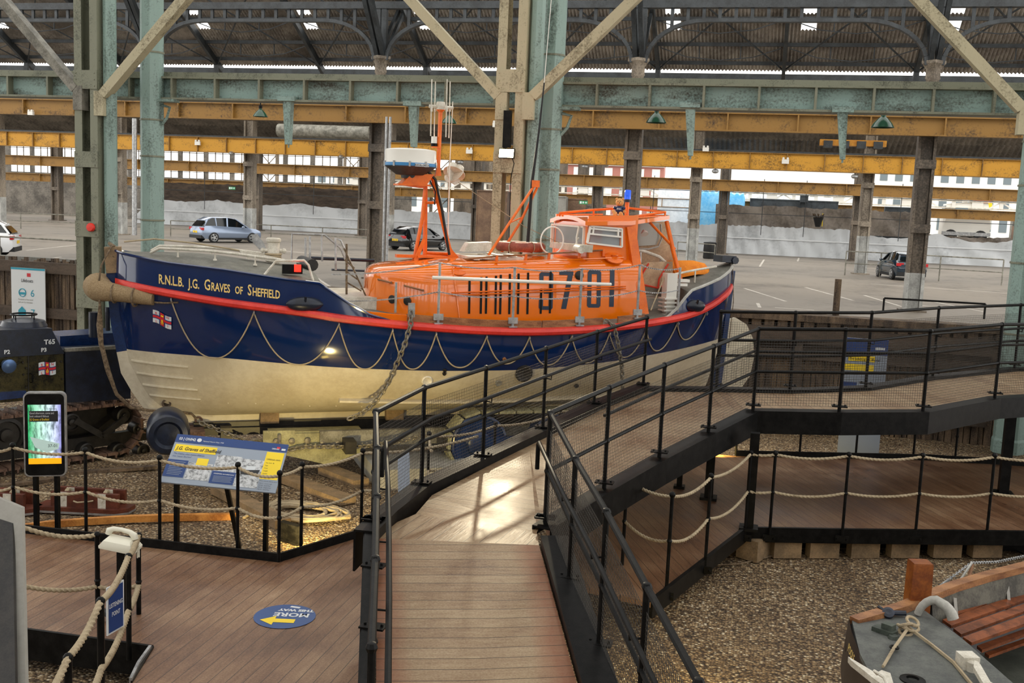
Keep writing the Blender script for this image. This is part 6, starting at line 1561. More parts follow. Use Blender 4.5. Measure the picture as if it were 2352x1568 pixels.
# stern rail and ropes
obj('stern_rail',MB().path([bp(9.4,.75,3.0),bp(9.9,.62,3.08),bp(10.45,.4,3.14)],.02,6).tube(bp(9.9,.62,2.85),bp(9.9,.62,3.08),.015,6),mt['whited'],lb)
obj('stern_stay',MB().tube(bp(8.75,hb(8.75)*.93,2.4),bp(9.2,.8,2.98),.012,6),mt['rope'],lb)
m=MB();c=bp(9.9,.25,2.98)
tag(obj('orange_bundle',MB().loft([[bp(9.68+s_*.85+random.uniform(-.03,.03),-.05+o*.36*k,2.95+z*.8*k+random.uniform(-.035,.035)) for o,z in((-1,0),(-1,.12),(-.6,.3),(0,.36),(.6,.3),(1,.12),(1,0))] for s_,k in((0,.75),(.15,1),(.5,1.02),(.8,.85),(.98,.5))]),M('orange_canvas','f39318','e0780c',r=.7,sc_=6,bump=.5)),'crumpled orange canvas bundle on the stern deck','bundle')
# stern lashing rope hanging
tag(obj('stern_rope',MB().path([bp(10.99,.05,3.2),bp(10.98,.2,2.5),bp(10.93,.22,1.6)],.008,5),mt['roped']),'thin dark rope hanging from the stern of the lifeboat','rope')
# ---------------- foredeck fittings
def dk_(s,o): return lerp(ZT,s)+.16*(1-(o/(hb(s)*.97))**2)*min(1,s)
for sd in(1,-1):
    o=.62
    pts=[bp(.55,.3*sd,dk_(.55,.3)+.02),bp(.68,.4*sd,dk_(.68,.4)+.11)]+[bp(s,(.4+.32*min(1,(s-.7)/1.3))*sd,dk_(s,.6)+.13) for s in(1.0,1.4,1.8,2.2,2.55)]
    m=MB().path(pts,.022,8)
    for s in(.95,1.5,2.1): m.tube(bp(s,(.4+.32*min(1,(s-.7)/1.3))*sd,dk_(s,.6)),bp(s,(.4+.32*min(1,(s-.7)/1.3))*sd,dk_(s,.6)+.13),.014,6).lathe([(.035,0),(.02,.03)],bp(s,(.4+.32*min(1,(s-.7)/1.3))*sd,dk_(s,.6)-.01),n=8)
    obj('foredeck_rail',m,mt['whited'],lb,'cream pipe rail on the foredeck')
s,z=SB(628,570,fixed=0);c=bp(s,0,0);zd=dk_(s,0)
m=MB();m.lathe([(.11,0),(.1,.08),(.1,.36),(.12,.38),(.12,.42),(.1,.44),(0,.44)],c+V((0,0,zd-.03)),n=20);sp=obj('samson_post',m,mt['whited'],lb,'cream mooring bollard with rope turns')
m=MB();zz=zd+.2;m.tube(c-BU*.17+V((0,0,zz)),c+BU*.17+V((0,0,zz)),.03,8);m.ball(c-BU*.17+V((0,0,zz)),.045,8);m.ball(c+BU*.17+V((0,0,zz)),.045,8);obj('cross_bar',m,mt['whited'],sp)
m=MB();
for i in range(4): m.torus(c+V((0,0,zd+.04+.035*i)),.115+.01*(i%2),.018,n=20,k=6)
obj('rope_turns',m,mt['rope'],sp)
m=MB();q=[SB(x,y,fixed=-.1) for x,y in((578,540),(590,536),(606,560),(616,585),(598,575),(580,556))];m.poly([bp(s,-.1,z) for s,z in q],BN*.09);obj('anchor_fluke',m,mt['galv'],lb)
q=[SB(x,y,fixed=.25) for x,y in((550,574),(556,588),(640,604),(690,604),(610,586))];obj('cream_davit_arm',MB().poly([bp(s,.25,z) for s,z in q],-BN*.1),mt['whited'],lb)
obj('black_drum',MB().tube(bp(2.95,-.3,3.02),bp(3.05,.3,3.0),.1,12),mt['mblack'],lb)
# red port side light in its box with white guard
a=SB(650,612,fixed=1.05);c=bp(2.3,1.05,2.95)
s0,z0=SB(648,628,fixed=1.1);s1,z1=SB(694,628,fixed=1.1);_,zt_=SB(670,607,fixed=1.1)
c=bp((s0+s1)/2,1.1,(z0+zt_)/2);bx=obj('side_light_box',MB().box(c,(s1-s0,.1,zt_-z0),rz=.56),mt['black'],lb,'black side light box')
obj('red_light',MB().box(bp(s1-.08,1.17,(z0+zt_)/2+.02),(.1,.05,.11),rz=.56),M('lit_red_glass','ff2418',r=.2,em=3.),bx)
m=MB();m.path([bp(s0-.28,1.15,z0-.03),bp(s0-.1,1.14,zt_+.05),bp(s1+.02,1.14,zt_+.07),bp(s1+.09,1.15,zt_),bp(s1+.16,1.2,z0-.1)],.02,6);obj('light_guard',m,mt['whited'],lb)
# boarding rails between foredeck and cabin
def FQ(x,y,o): s,z=SB(x,y,fixed=o);return bp(s,o,z)
m=MB();m.path([FQ(670,600,-.9),FQ(671,537,-.9),FQ(745,539,-.9),FQ(782,570,-.9),FQ(800,612,-.9)],.02,6);m.tube(FQ(702,600,-.5),FQ(702,545,-.5),.02,6);m.tube(FQ(740,600,-.9),FQ(739,539,-.9),.02,6);m.path([FQ(771,620,-.6),FQ(771,546,-.6),FQ(783,552,-.6),FQ(815,625,-.6)],.02,6);m.tube(FQ(712,610,-.3),FQ(712,542,-.3),.02,6)
obj('boarding_rail',m,mt['galv'],lb,'galvanised boarding rails')
m=MB();m.path([FQ(796,560,.2),FQ(796,676,.2)],.02,6)
for i in range(4): m.tube(FQ(790+2*i,570+26*i,.2),FQ(845,690,.2) if i==0 else FQ(806+8*i,590+26*i,.2),.014,6)
obj('rope_ladder_lashing',m,mt['roped'],lb)
tag(obj('dark_boathook',MB().tube(bp(4.4,-1.4,3.0),bp(3.2,-1.2,3.03),.03,8).tube(bp(4.3,-1.5,2.8),bp(3.6,-1.2,2.83),.02,8),mt['nblue']),'dark blue boathook stowed between the bow and the cabin','boathook')
obj('deck_coaming',MB().box(bp(3.75,-.4,2.35),(.7,1.8,.3),rz=.56),mt['whited'],lb)
# ---------------- radar mast
def MQ(x,y,o=0): s,z=SB(x,y,fixed=o);return bp(s,o,z)
m=MB();m.path([MQ(949,606,.0),MQ(970,500,.0),MQ(978,420,.0)],.034,8);m.tube(MQ(976,585,-.1),MQ(977,425,-.1),.04,8);m.path([MQ(1036,588,.0),MQ(1010,480,.0),MQ(994,405,.0)],.04,8)
m.tube(MQ(978,465,0),MQ(1001,465,0),.025,8);m.tube(MQ(975,580,-.1),MQ(1036,584,-.1),.03,8)
tp=obj('mast_tripod',m,mt['orangem'],lb,'orange tripod mast')
m=MB();m.poly([MQ(947,604,.1),MQ(958,604,.1),MQ(982,540,.1),MQ(976,540,.1)],-BN*.06);m.poly([MQ(1030,598,.1),MQ(1062,600,.1),MQ(1040,575,.1),MQ(1032,560,.1)],-BN*.06)
m.box(bp(4.9,0,3.17),(.8,.16,.05),rz=.56);m.box(bp(5.2,-.1,3.17),(.7,.5,.03),rz=.56);obj('mast_foot',m,mt['orangem'],tp)
m=MB();m.poly([MQ(921,424,.15),MQ(975,432,.15),MQ(998,400,.15),MQ(945,400,.15)],-BN*.35);m.poly([MQ(915,421,.2),MQ(990,424,.2),MQ(990,428,.2),MQ(915,425,.2)],-BN*.4);obj('scanner_bracket',m,mt['orangem'],tp)
c=MQ(943,375,0);sc_r=.435
rd_=obj('radar_scanner',MB().lathe([(.0,.275),(.30,.27),(.415,.255),(.43,.24),(.435,.04),(.44,.03)],c-V((0,0,.03)),n=32,cap=False),mt['white'],lb,'white round radar scanner with blue band')
obj('blue_band',MB().lathe([(.45,.03),(.452,-.02),(.43,-.03)],c-V((0,0,.03)),n=32,cap=False),M('radar_blue','2f7fb8',r=.4),rd_)
obj('scanner_bowl',MB().lathe([(.43,-.03),(.26,-.15),(.24,-.165),(.16,-.17),(.15,-.22),(0,-.23)],c-V((0,0,.03)),n=32),mt['iron'],rd_)
m=MB()
for k in range(10): a_=k*PI/5;m.box(c+V((.45*math.cos(a_),.45*math.sin(a_),-.02)),(.03,.03,.09))
obj('clamp',m,mt['galv'],rd_)
tx=text_mb('RACAL-DECCA',.04,align='CENTER',sx=1,bold=.001);cc=c-V((0,0,.03))
def cyl(v,R,a0):
    a_=a0+v[0]/R;return tuple(cc+V((R*math.cos(a_),R*math.sin(a_),v[1]-.02)))
a0=math.atan2(-c.y,-c.x+ .0)+.45
pl=rect2(-.17,-.008,.17,.05);
q=MB()
for i in range(6): q.add([(-.13+.26*i/6,-.01,0),(-.13+.26*(i+1)/6,-.01,0),(-.13+.26*(i+1)/6,.038,0),(-.13+.26*i/6,.038,0)],[(0,1,2,3)])
q.v=[cyl(v,.458,a0) for v in q.v];obj('name_plate',q,mt['wprint'],rd_,smooth=0);tx.v=[cyl(v,.462,a0) for v in tx.v];obj('lettering',tx,mt['kprint'],rd_,smooth=0)
m=MB();m.tube(MQ(1006,402,0),MQ(1012,252,0),.036,8);m.poly([MQ(1000,404,.05),MQ(1014,404,.05),MQ(1010,375,.05),MQ(1005,375,.05)],-BN*.06);m.lathe([(.03,-.05),(.08,.0)],MQ(1012,252,0),n=8);m.box(MQ(1001,338,0),(.14,.1,.02),rz=.56);pm=obj('pole_mast',m,mt['orangem'],tp,'orange pole mast')
m=MB();m.lathe([(.075,0),(.075,.03),(.085,.06),(.07,.13),(.03,.135)],MQ(1012,252,0),n=12);t1=MQ(1012,250,0)
m.tube(t1-BU*.2+V((0,0,.03)),t1+BU*.22+V((0,0,.03)),.03,8);obj('aerial_head',m,mt['whited'],tp)
m=MB()
for x,y0,y1 in((991,182,312),(999,187,317),(1026,182,315),(1033,187,317)):
    d=-.1 if x in(999,1033) else .1;m.tube(MQ(x+1,y0,d),MQ(x-2,y1,d),.011,6);m.tube(MQ(x,244,d),MQ(x,256,d),.022,6)
obj('rod_aerials',m,mt['whited'],tp,'white rod aerials')
obj('whip_aerial',MB().path([MQ(1040,233,-.1),MQ(1033,375,-.1)],.008,5).tube(MQ(1033,375,-.1),MQ(1028,585,-.1),.012,6),mt['white'],tp)
obj('orange_lamp',MB().lathe([(.05,0),(.05,.12)],MQ(997,330,0),n=12),mt['white'],tp);obj('lamp_base',MB().lathe([(.055,0),(.055,.05)],MQ(997,336,0),n=12),mt['black'],tp)
m=MB();m.path([MQ(975,385,.1),MQ(1000,412,.12),MQ(1015,480,.1),MQ(1032,585,.1)],.025,6);m.path([MQ(950,392,.1),MQ(985,410,.13),MQ(1000,440,.1),MQ(998,470,.1)],.012,6);obj('cables',m,mt['blackr'],tp)
# radar reflector (three crossed discs seen as a pale faceted ball)
c=MQ(1043,398,-.5);m=MB();r_=.2
vd=(CAMP-c).normalized();e1=vd.orthogonal().normalized();e2=vd.cross(e1)
for k in range(3):
    a_=k*2*PI/3+.5;m.lathe([(r_,-.006),(r_,.006)],c,vd*.577+(e1*math.cos(a_)+e2*math.sin(a_))*.816,n=24)
tag(obj('radar_reflector',m,mt['whited'],smooth=30),'octahedral metal radar reflector hanging right of the mast','reflector')
tag(obj('signal_halyard',MB().tube(MQ(1052,418,-.4),MQ(1205,520,0),.006,5).tube(MQ(1205,520,0),MQ(1290,560,0),.006,5),mt['rope']),'thin stay running from the radar reflector down to the wheelhouse','rope')
# folding derrick legs and black whip aerial
m=MB();m.path([MQ(1122,586,.3),MQ(1170,512,.2),MQ(1228,425,0)],.024,8);m.path([MQ(1148,586,-.1),MQ(1195,510,-.1),MQ(1234,430,0)],.024,8);m.box(MQ(1229,422,0),(.14,.1,.12),rz=.56);m.tube(MQ(1170,512,.2),MQ(1196,500,-.1),.012,6)
obj('derrick_frame',m,mt['orangem'],lb,'orange folding frame leaning aft')
m=MB();m.path([MQ(1212,560,0),MQ(1222,420,0),MQ(1238,300,0),MQ(1250,190,0)],[.03,.028,.02,.012],8);wa_=obj('black_whip_aerial',m,mt['blackr'],lb,'long black whip aerial');m=MB();m.lathe([(.1,0),(.07,.06),(.045,.14),(.04,.22)],MQ(1212,584,0),n=14);obj('aerial_base',m,mt['white'],wa_)
tag(obj('thin_mast_wire',MB().tube(MQ(1250,190,0),MQ(1268,-20,0),.008,5),mt['white']),'thin white wire rising from the black whip aerial','wire')
# lifebuoy
c=MQ(1195,566,-.15);m=MB();m.torus(c,.36,.085,ax=(0,0,1),n=28,k=10);lbq=tag(obj('lifebuoy',m,M('faded_red_lifebuoy','7c3424','a8563f',r=.6,sc_=4)),'faded red lifebuoy lying on the cabin top','lifebuoy')
lbq['_o']=tuple(lbq.location);m=MB()
for k in range(6): a_=k*PI/3+.3;m.torus(c+V((.36*math.cos(a_),.36*math.sin(a_),0)),.092,.008,ax=(-math.sin(a_),math.cos(a_),0),n=12,k=4)
obj('rope_band',m,mt['rope'],lbq)
# beacon
s,z=SB(1441,480,fixed=0);c=bp(s,-.02,0);zc_=rz_(s,0)
m=MB();m.tube(c+V((0,0,zc_-.02)),c+V((0,0,zc_+.24)),.04,8);bc=obj('beacon_post',m,mt['orangem'],lb);obj('beacon_lamp',MB().lathe([(.06,0),(.06,.16),(.05,.18),(0,.185)],c+V((0,0,zc_+.27)),n=16),M('blue_beacon_glass','1a55d8',r=.1,em=.5),bc,'blue flashing light');obj('beacon_base',MB().lathe([(.075,0),(.075,.05)],c+V((0,0,zc_+.23)),n=16),mt['nblue'],bc)
obj('flood_lamp',MB().lathe([(.02,0),(.06,.05),(.07,.09)],bp(8.95,.35,3.76),(BN*.6-V((0,0,.8))).normalized(),12),mt['white'],lb)
# teddy bear
c=bp(8.42,.42,rz_(8.42,.42));fur=M('golden_fur','c58a4e','dba76b',r=.95,sc_=30);t=thing('teddy_bear','small golden teddy bear in a navy jumper sitting on the wheelhouse roof','teddy bear',tuple(c))
m=MB();m.ball(c+V((0,0,.25)),.075,12);m.ball(c+V((-.055,0,.31)),.025,8);m.ball(c+V((.055,0,.31)),.025,8);m.ball(c+V((.01,-.065,.235)),.03,8);obj('head',m,fur,t)
m=MB();m.ball(c+V((0,0,.12)),.075,12,sq=(1,.9,1.15));m.ball(c+V((-.08,-.02,.15)),.032,8);m.ball(c+V((.08,-.02,.15)),.032,8);b_=obj('jumper',m,mt['blue'],t,'navy jumper')
m=MB()
for e in(-1,1): m.ball(c+V((e*.1,-.05,.09)),.028,8);m.ball(c+V((e*.05,-.1,.035)),.04,8,sq=(1,1.5,1));m.ball(c+V((e*.05,-.16,.045)),.042,8,sq=(1,.6,1.1))
obj('limbs',m,fur,t)
m=MB()
for e in(-1,1): m.ball(c+V((e*.026,-.07,.265)),.008,6)
m.ball(c+V((.01,-.095,.242)),.01,6);obj('face',m,mt['kprint'],t)
tx=text_mb('RNLI',.035,align='CENTER',bold=.001);obj('lettering',place2d(tx,c+V((0,-.074,.125)),(1,0,0),(0,0,1),V((0,-1,0)),.004),mt['wprint'],t,smooth=0)
# ---------------- rope bow fender, bow lines
f0=[bp(-.16,-.25,2.68),bp(-.2,0,2.66),bp(-.12,.25,2.64),bp(.12,.42,2.6),bp(.45,.55,2.56),bp(.75,.68,2.53),bp(.95,.77,2.52)]
t=thing('rope_bow_fender','fat woven rope fender lashed round the stem under the bow','fender',tuple(f0[1]-V((0,0,.2))))
fx=[]
P0=[(-.1,-.42),(-.2,-.2),(-.24,.0),(-.2,.18),(-.06,.32),(.16,.43),(.4,.54),(.6,.64)]
obj('fender',MB().path([bp(s,o,2.62-.04*i*.6) for i,(s,o) in enumerate(P0)],[.12,.18,.22,.2,.15,.125,.12,.1],16),mt['ropem'],t)
m=MB()
for s,o,z in((.02,.37,2.50),(.32,.51,2.46)): m.torus(bp(s,o,z),.14,.016,ax=(BU*.93+BN*.35),n=18,k=5)
obj('lashing',m,mt['roped'],t)
m=MB();m.path([bp(.6,.66,2.4),bp(.75,.74,2.4),bp(.95,.84,2.42)],.015,6);obj('tail_rope',m,mt['roped'],t)
def PB(x,y,o=.0): s,z=SB(x,y,fixed=o);return bp(s,o,z)
tag(obj('bow_mooring_rope',MB().path([PB(256,566,.1),PB(232,610,.3),PB(227,650,.3),PB(230,700,.3),PB(228,745,.3),PB(232,790,.3),PB(248,850,.3),PB(268,905,.25),PB(300,935,.2),PB(345,943,.15),PB(400,945,.14),PB(440,950,.14),PB(452,962,.14)],[.012,.012,.014,.02,.045,.04,.035,.028,.026,.024,.022,.02,.02],7,twist=60,lobes=3),mt['roped']),'frayed old rope hanging from the stem head round the forefoot','rope')
tag(obj('stem_head_lashing',MB().path([bp(0,.08,3.2),bp(-.06,0,3.25),bp(0,-.08,3.2),bp(.06,0,3.1),bp(0,.1,3.05),bp(-.06,.02,3.0),bp(-.05,-.05,2.9)],.03,6),mt['roped']),'knotted old rope on top of the stem head','rope')
# coiled rope along the foredeck
tag(obj('foredeck_rope',MB().path([bp(.15,-.1,3.28),bp(.6,-.25,3.33),bp(1.2,-.3,3.28),bp(1.8,-.25,3.2),bp(2.3,-.1,3.12)],.014,6),mt['rope']),'thin rope lying along the foredeck to the bollard','rope')
# ---------------- heavy chains to the carriage
def PN(x,y,o): s,z=SB(x,y,fixed=o);return bp(s,o,z)
cq=[(945,715,1.72),(943,745,1.84),(930,790,1.86),(905,850,1.8),(885,890,1.75),(860,925,1.7),(830,950,1.62),(800,962,1.6)]
chain([PN(*q) for q in cq],.115,.015,mt['chain'],'lashing_chain','heavy rusty chain hanging over the belting amidships','chain')
cq=[(1390,735,1.5),(1410,748,1.62),(1420,790,1.62),(1428,840,1.55),(1430,900,1.5)]
chain([PN(*q) for q in cq],.1,.014,mt['chain'],'lashing_chain','rusty chain hanging over the belting near the stern, behind the railing mesh','chain')
obj('chain_plate',MB().box(PN(945,712,1.66),(.1,.06,.22),rz=.56),mt['galv'],lb)
# ================================================================ launching tractor at the left
T0=P(0,948,.6);T1=P(344,910,.6);TU=(T1-T0);TU.z=0;TU.normalize();TN=V((TU.y,-TU.x,0))
def tp_(a,b,z): return V((T0.x,T0.y,0))+TU*a+TN*b+V((0,0,z))
def TQ(x,y,b=0):
    d=ray(x,y);q=V((T0.x,T0.y,0))+TN*b;t_=(q-CAMP).dot(TN)/d.dot(TN);p=CAMP+d*t_;return (p-V((T0.x,T0.y,0))).dot(TU),p.z
tr=thing('launching_tractor','grimy navy and black tracked launching tractor marked T65 at the left edge','tractor',tuple(tp_(1.2,-1,GZ)))
def panel(pxs,b,mat,nm,th=.04,par=None,lab=None):
    q=[TQ(x,y,b) for x,y in pxs];return obj(nm,MB().poly([tp_(a,b,z) for a,z in q],-TN*th),mat,par or tr,lab,smooth=0)
def track(parent,F,a0,a1,zc,R,b0,b1,pl,mat,cleat=True,nm='track_plate'):
    # endless track of plates round a flattened loop ; F(a,b,z)->world
    L_=2*(a1-a0)+2*PI*R;n=int(L_/pl)
    for i in range(n):
        d=L_*(i+.5)/n
        if d<a1-a0: p=(a0+d,zc+R);tg=(1,0)
        elif d<a1-a0+PI*R: t_=(d-(a1-a0))/R;p=(a1+R*math.sin(t_),zc+R*math.cos(t_));tg=(math.cos(t_),-math.sin(t_))
        elif d<2*(a1-a0)+PI*R: e_=d-(a1-a0)-PI*R;p=(a1-e_,zc-R);tg=(-1,0)
        else: t_=(d-2*(a1-a0)-PI*R)/R;p=(a0-R*math.sin(t_),zc-R*math.cos(t_));tg=(-math.cos(t_),math.sin(t_))
        nr=(-tg[1],tg[0]);h=pl*.45;m=MB()
        def q(k,j,b): return F(p[0]+tg[0]*k+nr[0]*j,b,p[1]+tg[1]*k+nr[1]*j)
        m.loft([[q(-h,-.025,b),q(h,-.025,b),q(h,.02,b),q(-h*.4,.02,b),q(-h*.5,.075 if cleat else .02,b),q(-h*.7,.075 if cleat else .02,b),q(-h*.8,.02,b),q(-h,.02,b)] for b in(b0,b1)])
        if cleat:
            for e in(-.3,.3): m.ball(q(h*.3,.03,(b0+b1)/2+e*abs(b1-b0)),.02,6)
        obj(nm,m,mat,parent,smooth=0)
aR,_=TQ(318,912,0)
zt_=.6;RW=.42
track(tr,tp_,-1.6,aR-.35,zt_-RW-.08,RW,-.48,0.0,.2,mt['rust'])
m=MB();m.box(tp_(1.0,-.3,-.12),(3.8,.12,.2),R=Matrix((TU,TN,(0,0,1))).transposed());obj('track_frame',m,mt['mblack'],tr)
m=MB();a_,z_=TQ(172,965,-.05);b_,z2=TQ(235,1000,-.05);c_,z3=TQ(290,958,-.05)
m.beam(tp_(a_,-.05,z_),tp_(b_,-.05,z2),.05,.1);m.beam(tp_(b_,-.05,z2),tp_(c_,-.05,z3),.05,.1);obj('strut',m,mt['mblack'],tr)
for x,y,r_ in((165,970,.15),(287,955,.14),(15,1000,.28),(200,1035,.13),(275,1035,.13),(330,1035,.12),(120,1030,.13),(318,985,.1)):
    a,z=TQ(x,y,-.08);m=MB();m.lathe([(r_,-.2),(r_,.0),(r_*.8,.01),(r_*.75,-.03),(r_*.4,-.03),(r_*.35,.03),(0,.04)],tp_(a,-.08,z),TN,20);obj('roller',m,mt['mblack'],tr)
# body above the track
panel([(-60,812),(145,805),(148,912),(-60,930)],-.08,mt['brass'],'side_panel',.4,lab='oily reflective side panel')
panel([(64,812),(66,812),(67,925),(65,925)],-.07,mt['mblack'],'door_seam',.01)
panel([(-60,765),(120,758),(148,812),(-60,824)],-.02,mt['nblue'],'hood_fascia',.5)
q=[TQ(x,y,-.02) for x,y in((-60,765),(120,758))]
m=MB();m.poly([tp_(q[0][0],-.02,q[0][1]),tp_(q[1][0],-.02,q[1][1]),tp_(q[1][0],-1.3,q[1][1]+.0),tp_(q[0][0],-1.3,q[0][1]+.0)],(0,0,.03));obj('hood_top',m,mt['nblue'],tr)
a,z=TQ(55,750,-.5);c=tp_(a,-.5,z);m=MB();m.lathe([(.31,-.06),(.35,.02),(.31,.1),(.14,.14),(0,.145)],c,n=28);obj('hatch_dome',m,mt['nblue'],tr)
m=MB();m.torus(c+V((0,0,.2)),.19,.014,n=28,k=6)
for k in range(4): m.tube(c+V((.19*math.cos(k*PI/2),.19*math.sin(k*PI/2),.08)),c+V((.19*math.cos(k*PI/2),.19*math.sin(k*PI/2),.2)),.01,5)
obj('hatch_ring',m,mt['black'],tr)
a2,z2=TQ(120,758,-.02)
panel([(150,805),(300,798),(300,915),(152,925)],-.06,mt['nblue'],'trough_side',.5)
panel([(150,800),(300,792),(300,800),(150,808)],-.04,mt['greyb'],'trough_lip',.06)
panel([(138,772),(300,762),(300,800),(138,806)],-.75,mt['blue'],'rear_box',.7)
a,z=TQ(218,760,-.5);m=MB();m.tube(tp_(a,-.5,z-.1),tp_(a,-.5,z+.32),.1,10);m.tube(tp_(a+.2,-.45,z),tp_(a+.2,-.45,z+.4),.04,8);obj('bollard',m,mt['nblue'],tr)
for s_,x,y,h in(('T65',102,791,.105),('P3',95,808,.085),('P2',10,813,.085)):
    a,z=TQ(x,y,.0);tx=text_mb(s_,h,bold=.003,sx=1.05);tx.v=[(v[0],v[1],0) for v in tx.v];obj('lettering',place2d(tx,tp_(a,-.012,z),TU,(0,0,1),TN,0),mt['wprint'],tr,smooth=0)
a,z=TQ(89,862,-.07);flag(tp_(a,-.075,z),TU,(0,0,1),.27,.2,tr,TN)
m=MB();a,z=TQ(72,868,-.05);m.path([tp_(a,-.07,z+.07),tp_(a,0,z+.06),tp_(a,0,z-.06),tp_(a,-.07,z-.07)],.012,6);obj('door_handle',m,mt['black'],tr)
a,z=TQ(14,838,.0);obj('head_lamp',MB().lathe([(.0,-.14),(.07,-.1),(.1,.0),(.11,.04),(.09,.05),(0,.055)],tp_(a,.08,z),TN+V((.5,-.3,-.2)),20),M('blue_grey_metal','5f7ba8',r=.3,m=.7),tr)
obj('dark_backing_plate',MB().box(tp_(.4,-.62,.12),(3.4,.2,.8),R=Matrix((TU,TN,(0,0,1))).transposed()),mt['mblack'],tr)  # dark plate added behind the rollers, hides the gravel and keeps the gap dark
m=MB()
for x,y in((52,832),(54,860),(60,890),(140,830),(143,870),(60,845)): a,z=TQ(x,y,-.06);m.ball(tp_(a,-.06,z),.02,6)
obj('rivets',m,mt['mblack'],tr)
panel([(-60,905),(60,897),(62,912),(-60,925)],-.02,mt['blue'],'bumper_bar',.1)
# ================================================================ launching carriage below the boat
cg=thing('launching_carriage','long steel launching carriage with tracked wheels under the lifeboat','carriage',tuple(bp(5,0,GZ)))
def cp(a,b,z): return bp(a,b,z)
Rb=Matrix((BU,BN,(0,0,1))).transposed()
obj('keel_beam',MB().box(cp(5.6,.0,.30),(8.8,.34,.18),R=Rb),mt['mblack'],cg)
obj('side_girder',MB().box(cp(6.4,.75,.2),(6.5,.1,.26),R=Rb),mt['greyb'],cg,'grey carriage girder')
obj('side_girder',MB().box(cp(6.4,-.75,.2),(6.5,.1,.26),R=Rb),mt['greyb'],cg)
for s in(3.6,5.2,6.9,8.6): obj('cross_beam',MB().box(cp(s,0,.12),(.18,2.3,.2),R=Rb),mt['mblack'],cg)
for s in(2.4,4.5,6.5,8.6):
    for sd in(1,-1): obj('keel_chock',MB().box(cp(s,.2*sd,.5),(.3,.14,.26),R=Rb),mt['timberg'],cg)
def bogie(s0,s1,o0,R,side,tread,zc=None):
    zc=zc or GZ+R+.03
    for s in(s0,s1):
        wl_=obj('wheel',MB().lathe([(R*.98,-.26),(R*.98,-.02),(R*.9,.0),(R*.86,-.05),(R*.45,-.07),(R*.4,.02),(R*.25,.06),(0,.07)],cp(s,o0,zc),BN,30),mt['blue'],cg,'navy wheel')
    track(cg,cp,s0,s1,zc,R+.03,o0-.34,o0+.04,.3,tread,False)
    obj('side_arm',MB().box(cp((s0+s1)/2,o0+.06,zc+.05),(s1-s0,.06,.16),R=Rb),side,cg)
bogie(5.75,7.15,1.2,.5,mt['blue'],mt['tread']);bogie(5.75,7.15,-1.0,.5,mt['blue'],mt['tread'])
# fore carriage : pale machinery block, roller and links
z0=GZ
m=MB();m.box(cp(3.1,.55,.12),(1.5,.3,.4),R=Rb);m.box(cp(2.5,.72,.2),(.5,.06,.3),R=Rb);m.add([cp(3.3,.74,-.25),cp(3.85,.74,-.05),cp(3.85,.74,.28),cp(2.4,.74,.3),cp(2.4,.74,.0),cp(3.3,.4,-.25),cp(3.85,.4,-.05),cp(3.85,.4,.28),cp(2.4,.4,.3),cp(2.4,.4,.0)],[(0,1,2,3,4),(9,8,7,6,5),(0,5,6,1),(1,6,7,2),(2,7,8,3),(3,8,9,4),(4,9,5,0)])
obj('fore_block',m,mt['tread'],cg,'pale steel fore block')
m=MB()
for s in(2.45,2.7,2.95,3.2,3.45): m.lathe([(.05,0),(.05,.05),(.02,.06)],cp(s,.76,.18 if s<3 else .12),BN,10)
m.torus(cp(2.15,.6,.05),.13,.03,ax=BN,n=16,k=6);m.path([cp(2.5,.8,.3),cp(2.5,.86,-.05),cp(2.6,.8,-.1)],.03,6);obj('block_fittings',m,mt['chain'],cg)
obj('front_roller',MB().lathe([(.1,-.42),(.27,-.4),(.3,-.3),(.3,.3),(.27,.34),(.2,.35),(.16,.3),(0,.32)],PD(386,988,15.3),BN,32),mt['nblue'],cg,'dark navy front roller')
obj('fore_axle',MB().box(cp(1.25,.1,.1),(.22,.9,.45),R=Rb),mt['rust'],cg)
obj('fore_leg',MB().box(cp(1.7,.3,.0),(.18,.3,.7),R=Rb),mt['mblack'],cg)
obj('fore_beam',MB().box(cp(2.0,.1,.25),(2.6,.3,.12),R=Rb),mt['mblack'],cg)
chain([cp(1.3,.3,.42),cp(1.9,.55,.2),cp(2.3,.8,-.02),cp(2.9,.86,.1),cp(3.8,1.0,.1),cp(4.3,1.2,.2),cp(4.7,1.62,.4)],.1,.014,mt['chain'],'towing_chain','slack rusty chain from the forefoot along the carriage','chain')
tag(obj('concrete_pad',MB().box(cp(4.7,.6,GZ+.08),(1.6,2.2,.4),R=Rb),mt['greyl']),'pale grey slab under the carriage left of the ramp railing','slab')
